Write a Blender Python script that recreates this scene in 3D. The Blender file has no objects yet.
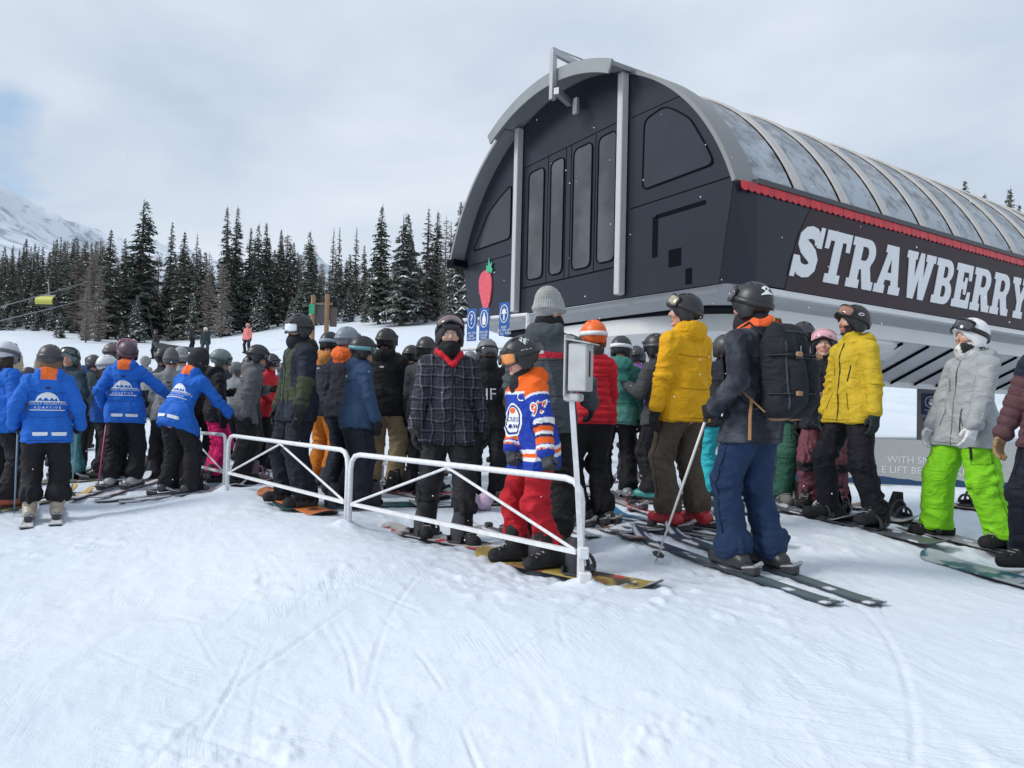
import bpy, bmesh, math, random
import numpy as np
from mathutils import Vector, Matrix

# ------------------------------------------------------------------ camera, world, sun, exposure
C = bpy.context.scene.collection
SC = bpy.context.scene
FPX, CX, CY = 740.0, 512.0, 384.0
ROLL, PITCH = math.radians(1.4), math.atan(22/740)
CAM = np.array([0.0, 0.0, 1.5])
_F = np.array([0, math.cos(PITCH), math.sin(PITCH)]); _R0 = np.array([1.0, 0, 0]); _U0 = np.cross(_R0, _F)
_R = math.cos(ROLL)*_R0 + math.sin(ROLL)*_U0
_U = -math.sin(ROLL)*_R0 + math.cos(ROLL)*_U0
cd = bpy.data.cameras.new('camera'); cam = bpy.data.objects.new('camera', cd); C.objects.link(cam)
cd.sensor_width = 36; cd.lens = FPX/1024*36; cd.clip_start = .05; cd.clip_end = 6000
M = Matrix(((_R[0], _U[0], -_F[0], CAM[0]), (_R[1], _U[1], -_F[1], CAM[1]), (_R[2], _U[2], -_F[2], CAM[2]), (0, 0, 0, 1)))
cam.matrix_world = M
SC.camera = cam
SUN_AZ, SUN_EL = math.radians(-104), math.radians(38)      # azimuth clockwise from +Y
w = bpy.data.worlds.new('World'); SC.world = w; w.use_nodes = True
nt = w.node_tree; N = nt.nodes; L = nt.links
for n in list(N): N.remove(n)
out = N.new('ShaderNodeOutputWorld'); bg = N.new('ShaderNodeBackground'); bg.inputs['Strength'].default_value = .10
sky = N.new('ShaderNodeTexSky'); sky.sky_type = 'NISHITA'; sky.sun_disc = False
sky.sun_elevation = SUN_EL; sky.sun_rotation = SUN_AZ; sky.altitude = 1800; sky.dust_density = .6
tc = N.new('ShaderNodeTexCoord'); mp = N.new('ShaderNodeMapping'); mp.inputs['Scale'].default_value = (1, 1, 2.6)
L.new(tc.outputs['Generated'], mp.inputs['Vector'])
n1 = N.new('ShaderNodeTexNoise'); n1.inputs['Scale'].default_value = 2.1; n1.inputs['Detail'].default_value = 7; n1.inputs['Roughness'].default_value = .52; n1.inputs['Distortion'].default_value = .3
L.new(mp.outputs[0], n1.inputs['Vector'])
# the break in the cloud: a direction in the sky, up and to the left
dt = N.new('ShaderNodeVectorMath'); dt.operation = 'DOT_PRODUCT'
bd = np.array([-.722, 1.0, .322]); bd = bd/np.linalg.norm(bd); dt.inputs[1].default_value = tuple(bd)
nrm = N.new('ShaderNodeVectorMath'); nrm.operation = 'NORMALIZE'; L.new(tc.outputs['Generated'], nrm.inputs[0]); L.new(nrm.outputs[0], dt.inputs[0])
def mth(op, a, b=None, c=None, clamp=False, T=nt):
    m = T.nodes.new('ShaderNodeMath'); m.operation = op; m.use_clamp = clamp
    for i, v in enumerate((a, b, c)):
        if v is None: continue
        if isinstance(v, (int, float)): m.inputs[i].default_value = v
        else: T.links.new(v, m.inputs[i])
    return m.outputs[0]
hole = mth('MULTIPLY_ADD', mth('SUBTRACT', dt.outputs['Value'], .9962), 210, mth('MULTIPLY_ADD', n1.outputs['Fac'], 5.0, -2.55), clamp=True)
rmp = N.new('ShaderNodeValToRGB'); e = rmp.color_ramp.elements
e[0].position = .33; e[0].color = (4.1, 4.8, 5.75, 1); e[1].position = .68; e[1].color = (5.9, 6.45, 7.15, 1)
L.new(n1.outputs['Fac'], rmp.inputs['Fac'])
mx = N.new('ShaderNodeMix'); mx.data_type = 'RGBA'
fac = mth('MULTIPLY', hole, .95)
skyb = N.new('ShaderNodeMix'); skyb.data_type = 'RGBA'; skyb.blend_type = 'MULTIPLY'; skyb.inputs['Factor'].default_value = 1
L.new(sky.outputs[0], skyb.inputs['A']); skyb.inputs['B'].default_value = (.15, .86, 1.15, 1)
L.new(fac, mx.inputs['Factor']); L.new(rmp.outputs[0], mx.inputs['A']); L.new(skyb.outputs['Result'], mx.inputs['B'])
L.new(mx.outputs['Result'], bg.inputs['Color']); L.new(bg.outputs[0], out.inputs[0])
sl = bpy.data.lights.new('sun', 'SUN'); sl.energy = 1.9; sl.angle = math.radians(17); sl.color = (1, .965, .92)
so = bpy.data.objects.new('sun', sl); C.objects.link(so)
sd = Vector((math.sin(SUN_AZ)*math.cos(SUN_EL), math.cos(SUN_AZ)*math.cos(SUN_EL), math.sin(SUN_EL)))
so.rotation_euler = (-sd).to_track_quat('-Z', 'Y').to_euler(); so.location = (0, 0, 60)
SC.view_settings.view_transform = 'Standard'; SC.view_settings.look = 'None'; SC.view_settings.gamma = 1
SC.view_settings.use_curve_mapping = False; SC.view_settings.exposure = 0.40
SC.cycles.max_bounces = 6; SC.cycles.diffuse_bounces = 3; SC.cycles.glossy_bounces = 3; SC.cycles.transparent_max_bounces = 6
SC.cycles.use_denoising = True

def ray(px, py): return _F + _R*(px-CX)/FPX + _U*(CY-py)/FPX
def at(px, py, Y):
    r = ray(px, py); return CAM + r*(Y/r[1])

# ------------------------------------------------------------------ materials
MATS = {}
def mat(name, col=(.5, .5, .5), rough=.6, metal=0, attr=False, bump=None, var=0.0, vscale=8, spec=.5, coat=0, trans=0, alpha=1):
    if name in MATS: return MATS[name]
    m = bpy.data.materials.new(name); m.use_nodes = True; T = m.node_tree; b = T.nodes['Principled BSDF']
    b.inputs['Roughness'].default_value = rough; b.inputs['Metallic'].default_value = metal
    b.inputs['Specular IOR Level'].default_value = spec; b.inputs['Coat Weight'].default_value = coat
    b.inputs['Transmission Weight'].default_value = trans; b.inputs['Alpha'].default_value = alpha
    src = None
    if attr:
        a = T.nodes.new('ShaderNodeAttribute'); a.attribute_name = 'Col'; src = a.outputs['Color']
    if var:
        tcn = T.nodes.new('ShaderNodeTexCoord'); nz = T.nodes.new('ShaderNodeTexNoise'); nz.inputs['Scale'].default_value = vscale; nz.inputs['Detail'].default_value = 5
        T.links.new(tcn.outputs['Object'], nz.inputs['Vector'])
        f = mth('MULTIPLY_ADD', nz.outputs['Fac'], 2*var, 1-var, T=T)
        mm = T.nodes.new('ShaderNodeMix'); mm.data_type = 'RGBA'; mm.blend_type = 'MULTIPLY'; mm.inputs['Factor'].default_value = 1
        if src is None: mm.inputs['A'].default_value = (*col, 1)
        else: T.links.new(src, mm.inputs['A'])
        cc = T.nodes.new('ShaderNodeCombineColor')
        for i in range(3): T.links.new(f, cc.inputs[i])
        T.links.new(cc.outputs[0], mm.inputs['B']); src = mm.outputs['Result']
    if src is None: b.inputs['Base Color'].default_value = (*col, 1)
    else: T.links.new(src, b.inputs['Base Color'])
    if bump:
        sc_, st_, ds_ = bump
        tcn = T.nodes.new('ShaderNodeTexCoord'); nz = T.nodes.new('ShaderNodeTexNoise'); nz.inputs['Scale'].default_value = sc_; nz.inputs['Detail'].default_value = 4
        T.links.new(tcn.outputs['Object'], nz.inputs['Vector'])
        bp = T.nodes.new('ShaderNodeBump'); bp.inputs['Strength'].default_value = st_; bp.inputs['Distance'].default_value = ds_
        T.links.new(nz.outputs['Fac'], bp.inputs['Height']); T.links.new(bp.outputs[0], b.inputs['Normal'])
    MATS[name] = m; return m
fabric = mat('fabric', attr=True, rough=.78, spec=.3, bump=(90, .5, .004), var=.22, vscale=14)
def creases(m, sc_, dist, st_):
    T = m.node_tree; b = T.nodes['Principled BSDF']; old = b.inputs['Normal'].links[0].from_socket if b.inputs['Normal'].links else None
    tcn = T.nodes.new('ShaderNodeTexCoord'); mp_ = T.nodes.new('ShaderNodeMapping'); mp_.inputs['Rotation'].default_value = (.5, .35, .8); mp_.inputs['Scale'].default_value = (1.0, 1.0, 1.9); T.links.new(tcn.outputs['Object'], mp_.inputs['Vector'])
    nz = T.nodes.new('ShaderNodeTexNoise'); nz.inputs['Scale'].default_value = sc_; nz.inputs['Detail'].default_value = 2.5; nz.inputs['Distortion'].default_value = 1.1; T.links.new(mp_.outputs[0], nz.inputs['Vector'])
    r = mth('POWER', mth('SUBTRACT', 1.0, mth('ABSOLUTE', mth('MULTIPLY_ADD', nz.outputs['Fac'], 2.6, -1.3, T=T), T=T), T=T, clamp=True), 2.4, T=T)
    bp = T.nodes.new('ShaderNodeBump'); bp.inputs['Strength'].default_value = st_; bp.inputs['Distance'].default_value = dist; T.links.new(r, bp.inputs['Height']); (T.links.new(old, bp.inputs['Normal']) if old else None); T.links.new(bp.outputs[0], b.inputs['Normal'])
creases(fabric, 5.2, .018, .42)
gloss = mat('helmet_shell', attr=True, rough=.42, var=.12, vscale=30)
lensm = mat('goggle_lens', attr=True, rough=.12, spec=.9, coat=.6)
skinm = mat('skin', attr=True, rough=.5, spec=.35)
plast = mat('plastic', attr=True, rough=.4, var=.15, vscale=40)
printm = mat('print', attr=True, rough=.7, spec=.2)
white_metal = mat('white_painted_steel', (.68, .69, .70), .45, var=.30, vscale=26, bump=(30, .25, .003))
steel = mat('dull_steel', (.42, .43, .44), .45, .55, var=.15, vscale=6)
dark_steel = mat('dark_steel', (.10, .105, .11), .5, .4, var=.15)
soft_grey = mat('grey_panel', (.50, .51, .515), .42, var=.10, vscale=2.2)
light_panel = mat('light_panel', (.66, .66, .65), .4, var=.08, vscale=1.4)

# ------------------------------------------------------------------ object helpers
def tag(o, label=None, cat=None, group=None, kind=None):
    if label: o['label'] = label
    if cat: o['category'] = cat
    if group: o['group'] = group
    if kind: o['kind'] = kind
    return o
def empty(name, loc=(0, 0, 0), rz=0.0, label=None, cat=None, group=None):
    o = bpy.data.objects.new(name, None); C.objects.link(o); o.location = tuple(loc); o.rotation_euler = (0, 0, rz); o.empty_display_size = .1
    return tag(o, label, cat, group)
def link(name, me, parent=None):
    o = bpy.data.objects.new(name, me); C.objects.link(o)
    if parent is not None: o.parent = parent
    return o
def mesh_np(name, V, Fq, m, parent=None, smooth=False, col=None):
    """V (n,3), Fq list or array of faces"""
    me = bpy.data.meshes.new(name)
    V = np.asarray(V, np.float32)
    if isinstance(Fq, np.ndarray):
        n, k = Fq.shape
        me.vertices.add(len(V)); me.vertices.foreach_set('co', V.ravel())
        me.loops.add(n*k); me.loops.foreach_set('vertex_index', Fq.astype(np.int32).ravel())
        me.polygons.add(n); me.polygons.foreach_set('loop_start', np.arange(0, n*k, k, dtype=np.int32))
        me.update(calc_edges=True); me.validate()
    else:
        me.from_pydata([tuple(map(float, v)) for v in V], [], [tuple(int(i) for i in q) for q in Fq]); me.update()
    for mm in (m if isinstance(m, (list, tuple)) else [m]): me.materials.append(mm)
    if smooth: me.polygons.foreach_set('use_smooth', np.ones(len(me.polygons), bool))
    if col is not None:
        col = np.asarray(col, np.float32)
        if col.ndim == 1: col = np.tile(col[:3], (len(V), 1))
        a = me.color_attributes.new('Col', 'FLOAT_COLOR', 'POINT')
        c4 = np.ones((len(V), 4), np.float32); c4[:, :3] = col[:, :3]; a.data.foreach_set('color', c4.ravel())
    return link(name, me, parent)
class MB:
    """collects shapes into one mesh, per-vertex colour kept along"""
    def __init__(s): s.v = []; s.f = []; s.c = []; s.mi = []
    def add(s, vs, fs, col=(.5, .5, .5), mi=0):
        b = len(s.v); s.v += [tuple(map(float, p)) for p in vs]; s.f += [tuple(b+int(i) for i in q) for q in fs]; s.c += [col]*len(vs); s.mi += [mi]*len(fs); return s
    def box(s, c, d, R=None, col=(.5, .5, .5), bev=0.0, mi=0):
        """centre c, full size d, optional 3x3 R; bev > 0 chamfers the vertical edges all round"""
        hx, hy, hz = d[0]/2, d[1]/2, d[2]/2
        if bev <= 0:
            p = np.array([(x, y, z) for z in (-hz, hz) for y in (-hy, hy) for x in (-hx, hx)])
            f = [(0, 2, 3, 1), (4, 5, 7, 6), (0, 1, 5, 4), (2, 6, 7, 3), (0, 4, 6, 2), (1, 3, 7, 5)]
        else:
            b = min(bev, hx*.49, hy*.49, hz*.49); rings = []
            for z, e in ((-hz, b), (-hz+b, 0), (hz-b, 0), (hz, b)):
                X, Y = hx-e, hy-e
                rings.append([(-X+b, -Y, z), (X-b, -Y, z), (X, -Y+b, z), (X, Y-b, z), (X-b, Y, z), (-X+b, Y, z), (-X, Y-b, z), (-X, -Y+b, z)])
            p = np.array([q for r in rings for q in r]); f = [tuple(range(7, -1, -1)), tuple(range(24, 32))]
            for r in range(3):
                for i in range(8): f.append((r*8+i, r*8+(i+1) % 8, r*8+8+(i+1) % 8, r*8+8+i))
        if R is not None: p = p @ np.asarray(R).T
        return s.add(p+np.asarray(c), f, col, mi)
    def tube(s, pts, r, n=8, col=(.5, .5, .5), cap=True, mi=0, flat=None):
        pts = [np.asarray(p, float) for p in pts]; m = len(pts); rr = r if isinstance(r, (list, tuple)) else [r]*m
        vs = []; up = None
        for i in range(m):
            t = pts[min(i+1, m-1)]-pts[max(i-1, 0)]; t = t/(np.linalg.norm(t)+1e-9)
            if up is None:
                a = np.array([0, 0, 1.]) if abs(t[2]) < .9 else np.array([1., 0, 0])
            else: a = up
            x = np.cross(a, t); x /= np.linalg.norm(x)+1e-9; y = np.cross(t, x); up = y
            for k in range(n):
                an = 2*math.pi*(k+.5)/n; vs.append(pts[i]+rr[i]*(x*math.cos(an)+y*math.sin(an)*(flat or 1)))
        fs = [(i*n+k, i*n+(k+1) % n, (i+1)*n+(k+1) % n, (i+1)*n+k) for i in range(m-1) for k in range(n)]
        if cap: fs += [tuple(range(n-1, -1, -1)), tuple(range((m-1)*n, m*n))]
        return s.add(vs, fs, col, mi)
    def prism(s, poly, o, ex, ey, ez, h, col=(.5, .5, .5), mi=0):
        """polygon (2D) in plane o+ex*x+ey*y extruded by h along ez"""
        o, ex, ey, ez = [np.asarray(q, float) for q in (o, ex, ey, ez)]; n = len(poly)
        a = [o+ex*x+ey*y for x, y in poly]; b = [p+ez*h for p in a]
        fs = [tuple(range(n-1, -1, -1)), tuple(range(n, 2*n))]+[(i, (i+1) % n, n+(i+1) % n, n+i) for i in range(n)]
        return s.add(a+b, fs, col, mi)
    def build(s, name, m, parent=None, smooth=False):
        o = mesh_np(name, s.v, s.f, m, parent, smooth, np.array(s.c) if s.c else None)
        if any(s.mi): o.data.polygons.foreach_set('material_index', np.array(s.mi, np.int32))
        bm = bmesh.new(); bm.from_mesh(o.data); bmesh.ops.recalc_face_normals(bm, faces=bm.faces); bm.to_mesh(o.data); bm.free()
        return o
def rotz(a): c, s_ = math.cos(a), math.sin(a); return np.array([[c, -s_, 0], [s_, c, 0], [0, 0, 1.]])
def rotx(a): c, s_ = math.cos(a), math.sin(a); return np.array([[1., 0, 0], [0, c, -s_], [0, s_, c]])
def roty(a): c, s_ = math.cos(a), math.sin(a); return np.array([[c, 0, s_], [0, 1., 0], [-s_, 0, c]])
def text_mesh(txt, size, align='CENTER', extrude=0.0, spacing=1.0):
    cu = bpy.data.curves.new('text', 'FONT'); cu.body = txt; cu.size = size; cu.align_x = align; cu.align_y = 'CENTER'; cu.extrude = extrude; cu.resolution_u = 3; cu.space_character = spacing
    o = bpy.data.objects.new('text', cu); C.objects.link(o); bpy.context.view_layer.update()
    me = bpy.data.meshes.new_from_object(o.evaluated_get(bpy.context.evaluated_depsgraph_get())); bpy.data.objects.remove(o); bpy.data.curves.remove(cu)
    V = np.array([v.co[:] for v in me.vertices]) if len(me.vertices) else np.zeros((0, 3)); F_ = [tuple(p.vertices) for p in me.polygons]; bpy.data.meshes.remove(me)
    return V, F_
def poly_mesh(outers, holes=(), extrude=0.0):
    cu = bpy.data.curves.new('shape', 'CURVE'); cu.dimensions = '2D'; cu.fill_mode = 'BOTH'; cu.extrude = extrude
    for pl in list(outers)+list(holes):
        sp = cu.splines.new('POLY'); sp.points.add(len(pl)-1); sp.use_cyclic_u = True
        for q, (x, y) in zip(sp.points, pl): q.co = (x, y, 0, 1)
    o = bpy.data.objects.new('shape', cu); C.objects.link(o); bpy.context.view_layer.update()
    me = bpy.data.meshes.new_from_object(o.evaluated_get(bpy.context.evaluated_depsgraph_get())); bpy.data.objects.remove(o); bpy.data.curves.remove(cu)
    V = np.array([v.co[:] for v in me.vertices]); F_ = [tuple(p.vertices) for p in me.polygons]; bpy.data.meshes.remove(me)
    return V, F_
# smooth value noise (numpy)
def _hash(i, j, k, seed):
    h = (i.astype(np.int64)*374761393+j.astype(np.int64)*668265263+k.astype(np.int64)*2147483647+seed*974634777) & 0xffffffff
    h = ((h ^ (h >> 13))*1274126177) & 0xffffffff
    return ((h ^ (h >> 16)) & 0xffff)/65535.0
def vnoise(x, y, z, seed=0):
    x, y, z = np.broadcast_arrays(np.asarray(x, float), np.asarray(y, float), np.asarray(z, float))
    i, j, k = np.floor(x), np.floor(y), np.floor(z); a, b, c = x-i, y-j, z-k
    a, b, c = a*a*(3-2*a), b*b*(3-2*b), c*c*(3-2*c); r = 0
    for di in (0, 1):
        for dj in (0, 1):
            for dk in (0, 1):
                r = r+_hash(i+di, j+dj, k+dk, seed)*(a if di else 1-a)*(b if dj else 1-b)*(c if dk else 1-c)
    return r
def fbm(x, y, z=0, seed=0, oct=4):
    r, amp, tot = 0, 1.0, 0.0
    for o in range(oct):
        r = r+amp*vnoise(np.asarray(x)*2**o, np.asarray(y)*2**o, np.asarray(z)*2**o, seed+o); tot += amp; amp *= .5
    return r/tot

# ------------------------------------------------------------------ ground
# local humps and hollows measured where people stand (x, y, dz)
RBF = []
def ground_base(x, y):
    x = np.asarray(x, float); y = np.asarray(y, float)
    yc = np.clip(y, 0, 10); xc = np.clip(x, -7, 5)
    g = .414+.033*xc+.0324*(yc-5)
    g = g-.034*np.clip(3.6-y, 0, 6)**2*np.where(y > 0, 1, .6)
    d = np.sqrt(x*x+y*y); az = np.degrees(np.arctan2(x, np.maximum(y, 1e-3)))
    sl = np.interp(az, [-60, -34, -25, -16, -8, 0, 30, 60], [.10, .126, .124, .160, .18, .19, .22, .18])
    y0 = np.interp(az, [4, 15, 42, 60], [13.5, 27, 27, 20]); t = np.clip(y-y0, 0, None); rise = np.where(t < 6, t*t/12, t-3)
    rise = np.where(rise > 78, 78+(rise-78)*.55, rise)
    g = g+np.where(y > 0, sl*rise, 0)
    return g
def ground(x, y):
    g = ground_base(x, y)
    for (a, b, c) in RBF:
        g = g+c*np.exp(-((x-a)**2+(y-b)**2)/(2*.75**2))
    return g
def gz(x, y): return float(ground(np.array(x), np.array(y)))
# ------------------------------------------------------------------ implicit surfaces -> meshes (clothes, bodies, boots, gloves)
def surface_nets(F_, xs, ys, zs):
    s = F_ < 0
    c = np.zeros(tuple(n-1 for n in s.shape), np.int8)
    for a in (0, 1):
        for b in (0, 1):
            for d in (0, 1):
                c += s[a:s.shape[0]-1+a, b:s.shape[1]-1+b, d:s.shape[2]-1+d]
    act = (c > 0) & (c < 8); I, J, K = np.nonzero(act)
    idx = np.full(act.shape, -1, np.int64); idx[I, J, K] = np.arange(len(I))
    G = [xs, ys, zs]; acc = np.zeros((len(I), 3)); cnt = np.zeros(len(I))
    for ax in range(3):
        o1, o2 = [q for q in range(3) if q != ax]
        for p in (0, 1):
            for q in (0, 1):
                a = [I.copy(), J.copy(), K.copy()]; a[o1] = a[o1]+p; a[o2] = a[o2]+q
                b = [v.copy() for v in a]; b[ax] = b[ax]+1
                fa, fb = F_[a[0], a[1], a[2]], F_[b[0], b[1], b[2]]; ok = (fa < 0) != (fb < 0)
                t = np.where(ok, fa/np.where(ok, fa-fb, 1), 0)
                P = np.empty((len(I), 3)); P[:, o1] = G[o1][a[o1]]; P[:, o2] = G[o2][a[o2]]; P[:, ax] = G[ax][a[ax]]+t*(G[ax][b[ax]]-G[ax][a[ax]])
                acc += P*ok[:, None]; cnt += ok
    V = acc/cnt[:, None]; quads = []
    for ax in range(3):
        o1, o2 = (ax+1) % 3, (ax+2) % 3
        sl0 = [slice(None)]*3; sl1 = [slice(None)]*3
        sl0[ax] = slice(0, -1); sl1[ax] = slice(1, None)
        for o in (o1, o2): sl0[o] = slice(1, -1); sl1[o] = slice(1, -1)
        a, b = s[tuple(sl0)], s[tuple(sl1)]; e = np.nonzero(a != b); inside = a[e]
        base = list(e); base[o1] = base[o1]+1; base[o2] = base[o2]+1
        def cell(d1, d2):
            r = [v.copy() for v in base]; r[o1] = r[o1]+d1; r[o2] = r[o2]+d2; return idx[r[0], r[1], r[2]]
        q = np.stack([cell(-1, -1), cell(0, -1), cell(0, 0), cell(-1, 0)], 1); q[~inside] = q[~inside][:, ::-1]; quads.append(q)
    Q = np.concatenate(quads); Q = Q[(Q >= 0).all(1)]
    return V, Q
class SDF:
    def __init__(s): s.p = []; s.cuts = []
    def cap(s, a, b, ra, rb=None, k=.02, tag_=0, frame=None, sub=False):
        """tapered capsule a-b; frame = (origin, 3x3 rows, scale3): the capsule lives in scaled local axes"""
        s.p.append((np.asarray(a, float), np.asarray(b, float), ra, ra if rb is None else rb, k, tag_, frame, sub)); return s
    def ell(s, c, r, R=None, k=.02, tag_=0, sub=False):
        R = np.eye(3) if R is None else R
        return s.cap((0, 0, 0), (0, 0, 0), 1.0, 1.0, k, tag_, (np.asarray(c, float), np.asarray(R).T, np.asarray(r, float)), sub)
    def cut(s, n, d): s.cuts.append((np.asarray(n, float), d)); return s          # keep n.p <= d
    @staticmethod
    def _one(pr, x, y, z):
        a, b, ra, rb, k, tg, fr, sub = pr
        if fr is not None:
            o, W, S = fr; dx, dy, dz = x-o[0], y-o[1], z-o[2]
            x, y, z = [(W[i][0]*dx+W[i][1]*dy+W[i][2]*dz)/S[i] for i in range(3)]
        ba = b-a; L2 = float(ba@ba); px, py, pz = x-a[0], y-a[1], z-a[2]
        if L2 > 1e-10:
            h = np.clip((px*ba[0]+py*ba[1]+pz*ba[2])/L2, 0, 1)
            d = np.sqrt((px-h*ba[0])**2+(py-h*ba[1])**2+(pz-h*ba[2])**2)-(ra+(rb-ra)*h)
        else: h = 0; d = np.sqrt(px*px+py*py+pz*pz)-ra
        if fr is not None: d = d*float(min(fr[2]))
        return d, h
    def bbox(s):
        lo, hi = np.full(3, 9e9), np.full(3, -9e9)
        for pr in s.p:
            if pr[7]: continue
            l, h = s._pb(pr); lo, hi = np.minimum(lo, l), np.maximum(hi, h)
        return lo, hi
    @staticmethod
    def _pb(pr):
        a, b, ra, rb, k, tg, fr, sub = pr; r = max(ra, rb)
        if fr is None: return np.minimum(a, b)-r, np.maximum(a, b)+r
        o, W, S = fr; lo, hi = np.minimum(a, b)-r, np.maximum(a, b)+r
        c = np.array([[X, Y, Z] for X in (lo[0], hi[0]) for Y in (lo[1], hi[1]) for Z in (lo[2], hi[2])])*S
        c = c @ W + o; return c.min(0), c.max(0)
    @staticmethod
    def _join(d, e, k, sub):
        if sub:
            e = -e; h = np.maximum(k-np.abs(d-e), 0)/max(k, 1e-6); return np.maximum(d, e)+h*h*k*.25
        h = np.maximum(k-np.abs(d-e), 0)/max(k, 1e-6); return np.minimum(d, e)-h*h*k*.25
    def val(s, P):
        x, y, z = P[:, 0], P[:, 1], P[:, 2]; d = np.full(len(P), .5)
        for pr in s.p: e, _ = s._one(pr, x, y, z); d = s._join(d, e, pr[4], pr[7])
        for n, c in s.cuts: d = np.maximum(d, P @ n - c)
        return d
    def near(s, P):
        """index of the closest primitive, its parameter and axis"""
        best = np.full(len(P), 9e9); bi = np.zeros(len(P), int); bt = np.zeros(len(P))
        for i, pr in enumerate(s.p):
            if pr[7]: continue
            e, h = s._one(pr, P[:, 0], P[:, 1], P[:, 2]); h = np.broadcast_to(h, e.shape); m = e < best
            best = np.where(m, e, best); bi = np.where(m, i, bi); bt = np.where(m, h, bt)
        return bi, bt
    def grad(s, P, e=.002):
        g = np.empty_like(P)
        for i in range(3):
            q = P.copy(); q[:, i] += e; r = P.copy(); r[:, i] -= e; g[:, i] = (s.val(q)-s.val(r))/(2*e)
        return g
    def mesh(s, h, hz=None, newton=2):
        lo, hi = s.bbox(); m = 2.5*h; lo = lo-m; hi = hi+m
        for n, c in s.cuts:
            for ax in range(3):
                if n[ax] < -.999: lo[ax] = max(lo[ax], -c-m)
                if n[ax] > .999: hi[ax] = min(hi[ax], c+m)
        xs, ys = [np.arange(lo[i], hi[i]+h, h) for i in (0, 1)]
        zs = np.arange(lo[2], hi[2]+h, h) if hz is None else hz(lo[2], hi[2])
        F_ = np.full((len(xs), len(ys), len(zs)), .2)
        for pr in s.p:
            l, q = s._pb(pr); mg = .035+pr[4]; sl = []
            for ax, g in enumerate((xs, ys, zs)):
                i0, i1 = np.searchsorted(g, l[ax]-mg), np.searchsorted(g, q[ax]+mg); sl.append(slice(max(i0-1, 0), min(i1+1, len(g))))
            if any(t.stop <= t.start for t in sl): continue
            e, _ = s._one(pr, xs[sl[0]][:, None, None], ys[sl[1]][None, :, None], zs[sl[2]][None, None, :])
            F_[tuple(sl)] = s._join(F_[tuple(sl)], e, pr[4], pr[7])
        for n, c in s.cuts:
            F_ = np.maximum(F_, xs[:, None, None]*n[0]+ys[None, :, None]*n[1]+zs[None, None, :]*n[2]-c)
        V, Q = surface_nets(F_, xs, ys, zs)
        for _ in range(newton):
            d = s.val(V); g = s.grad(V); l2 = np.maximum((g*g).sum(1), .15); V = V-np.clip(d/l2, -h, h)[:, None]*g*.8
        return V, Q
def unit(v): v = np.asarray(v, float); return v/(np.linalg.norm(v)+1e-9)
def ik(A, T, l1, l2, pole):
    A, T = np.asarray(A, float), np.asarray(T, float); d = T-A; D = np.linalg.norm(d); D = min(D, (l1+l2)*.998); d = unit(d)
    T = A+d*D; a = (l1*l1-l2*l2+D*D)/(2*D); hgt = math.sqrt(max(l1*l1-a*a, 0)); p = np.asarray(pole, float); p = unit(p-d*(p@d))
    return A+d*a+p*hgt, T
# folds of cloth: displacement along the normal
def folds(P, sdf, amp, seed, limb_tags, style='shell'):
    bi, bt = sdf.near(P); tg = np.array([pr[5] for pr in sdf.p])[bi]
    x, y, z = P.T; wob = fbm(x*6, y*6, z*6, seed, 2); D = np.zeros(len(P))
    ln = np.array([np.linalg.norm(pr[1]-pr[0]) for pr in sdf.p])[bi]
    along = bt*ln
    isl = np.isin(tg, limb_tags)
    msk = np.clip((vnoise(x*8, y*8, z*6, seed+3)-.28)*1.9, 0, 1)
    A0 = np.array([pr[0] for pr in sdf.p])[bi]; AX = np.array([unit(pr[1]-pr[0]) if np.linalg.norm(pr[1]-pr[0]) > 1e-6 else (0, 0, 1.) for pr in sdf.p])[bi]
    e1 = np.cross(AX, np.array([.3, 1., .2])); e1 /= np.linalg.norm(e1, axis=1)[:, None]+1e-9; qq = ((P-A0)*e1).sum(1)
    sw = np.where(vnoise(x*3, y*3, z*3, seed+17) > .5, 1, -1)
    ph = along*62+sw*qq*38+wob*15+vnoise(x*11, y*11, z*5, seed+8)*6
    rid = (.5+.5*np.sin(ph))**2.4
    jw = .30+.95*np.maximum(np.exp(-(along/.11)**2), np.exp(-((ln-along)/.11)**2))
    D += isl*amp*1.25*(rid-.35)*msk*jw
    nt_ = vnoise(x*6.5+z*2.2, y*6.5, z*4.0, seed+5); r2 = 1-np.abs(2*nt_-1); nt2 = vnoise(x*13-z*5, y*12, z*9+x*3, seed+6); r3 = 1-np.abs(2*nt2-1)
    D += (~isl)*amp*(1.15*(r2**5-.2)+.60*(r3**4-.2))
    D += isl*amp*(.55*(r2**3-.25)+.45*(r3**2-.3))
    if style == 'puff':
        zz = np.where(isl, along*1.0, z); q = np.abs(np.sin(math.pi*zz/.062)); D = D*.45+.013*(q**.6-.7)
    return D
LOGOS = {}
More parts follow.
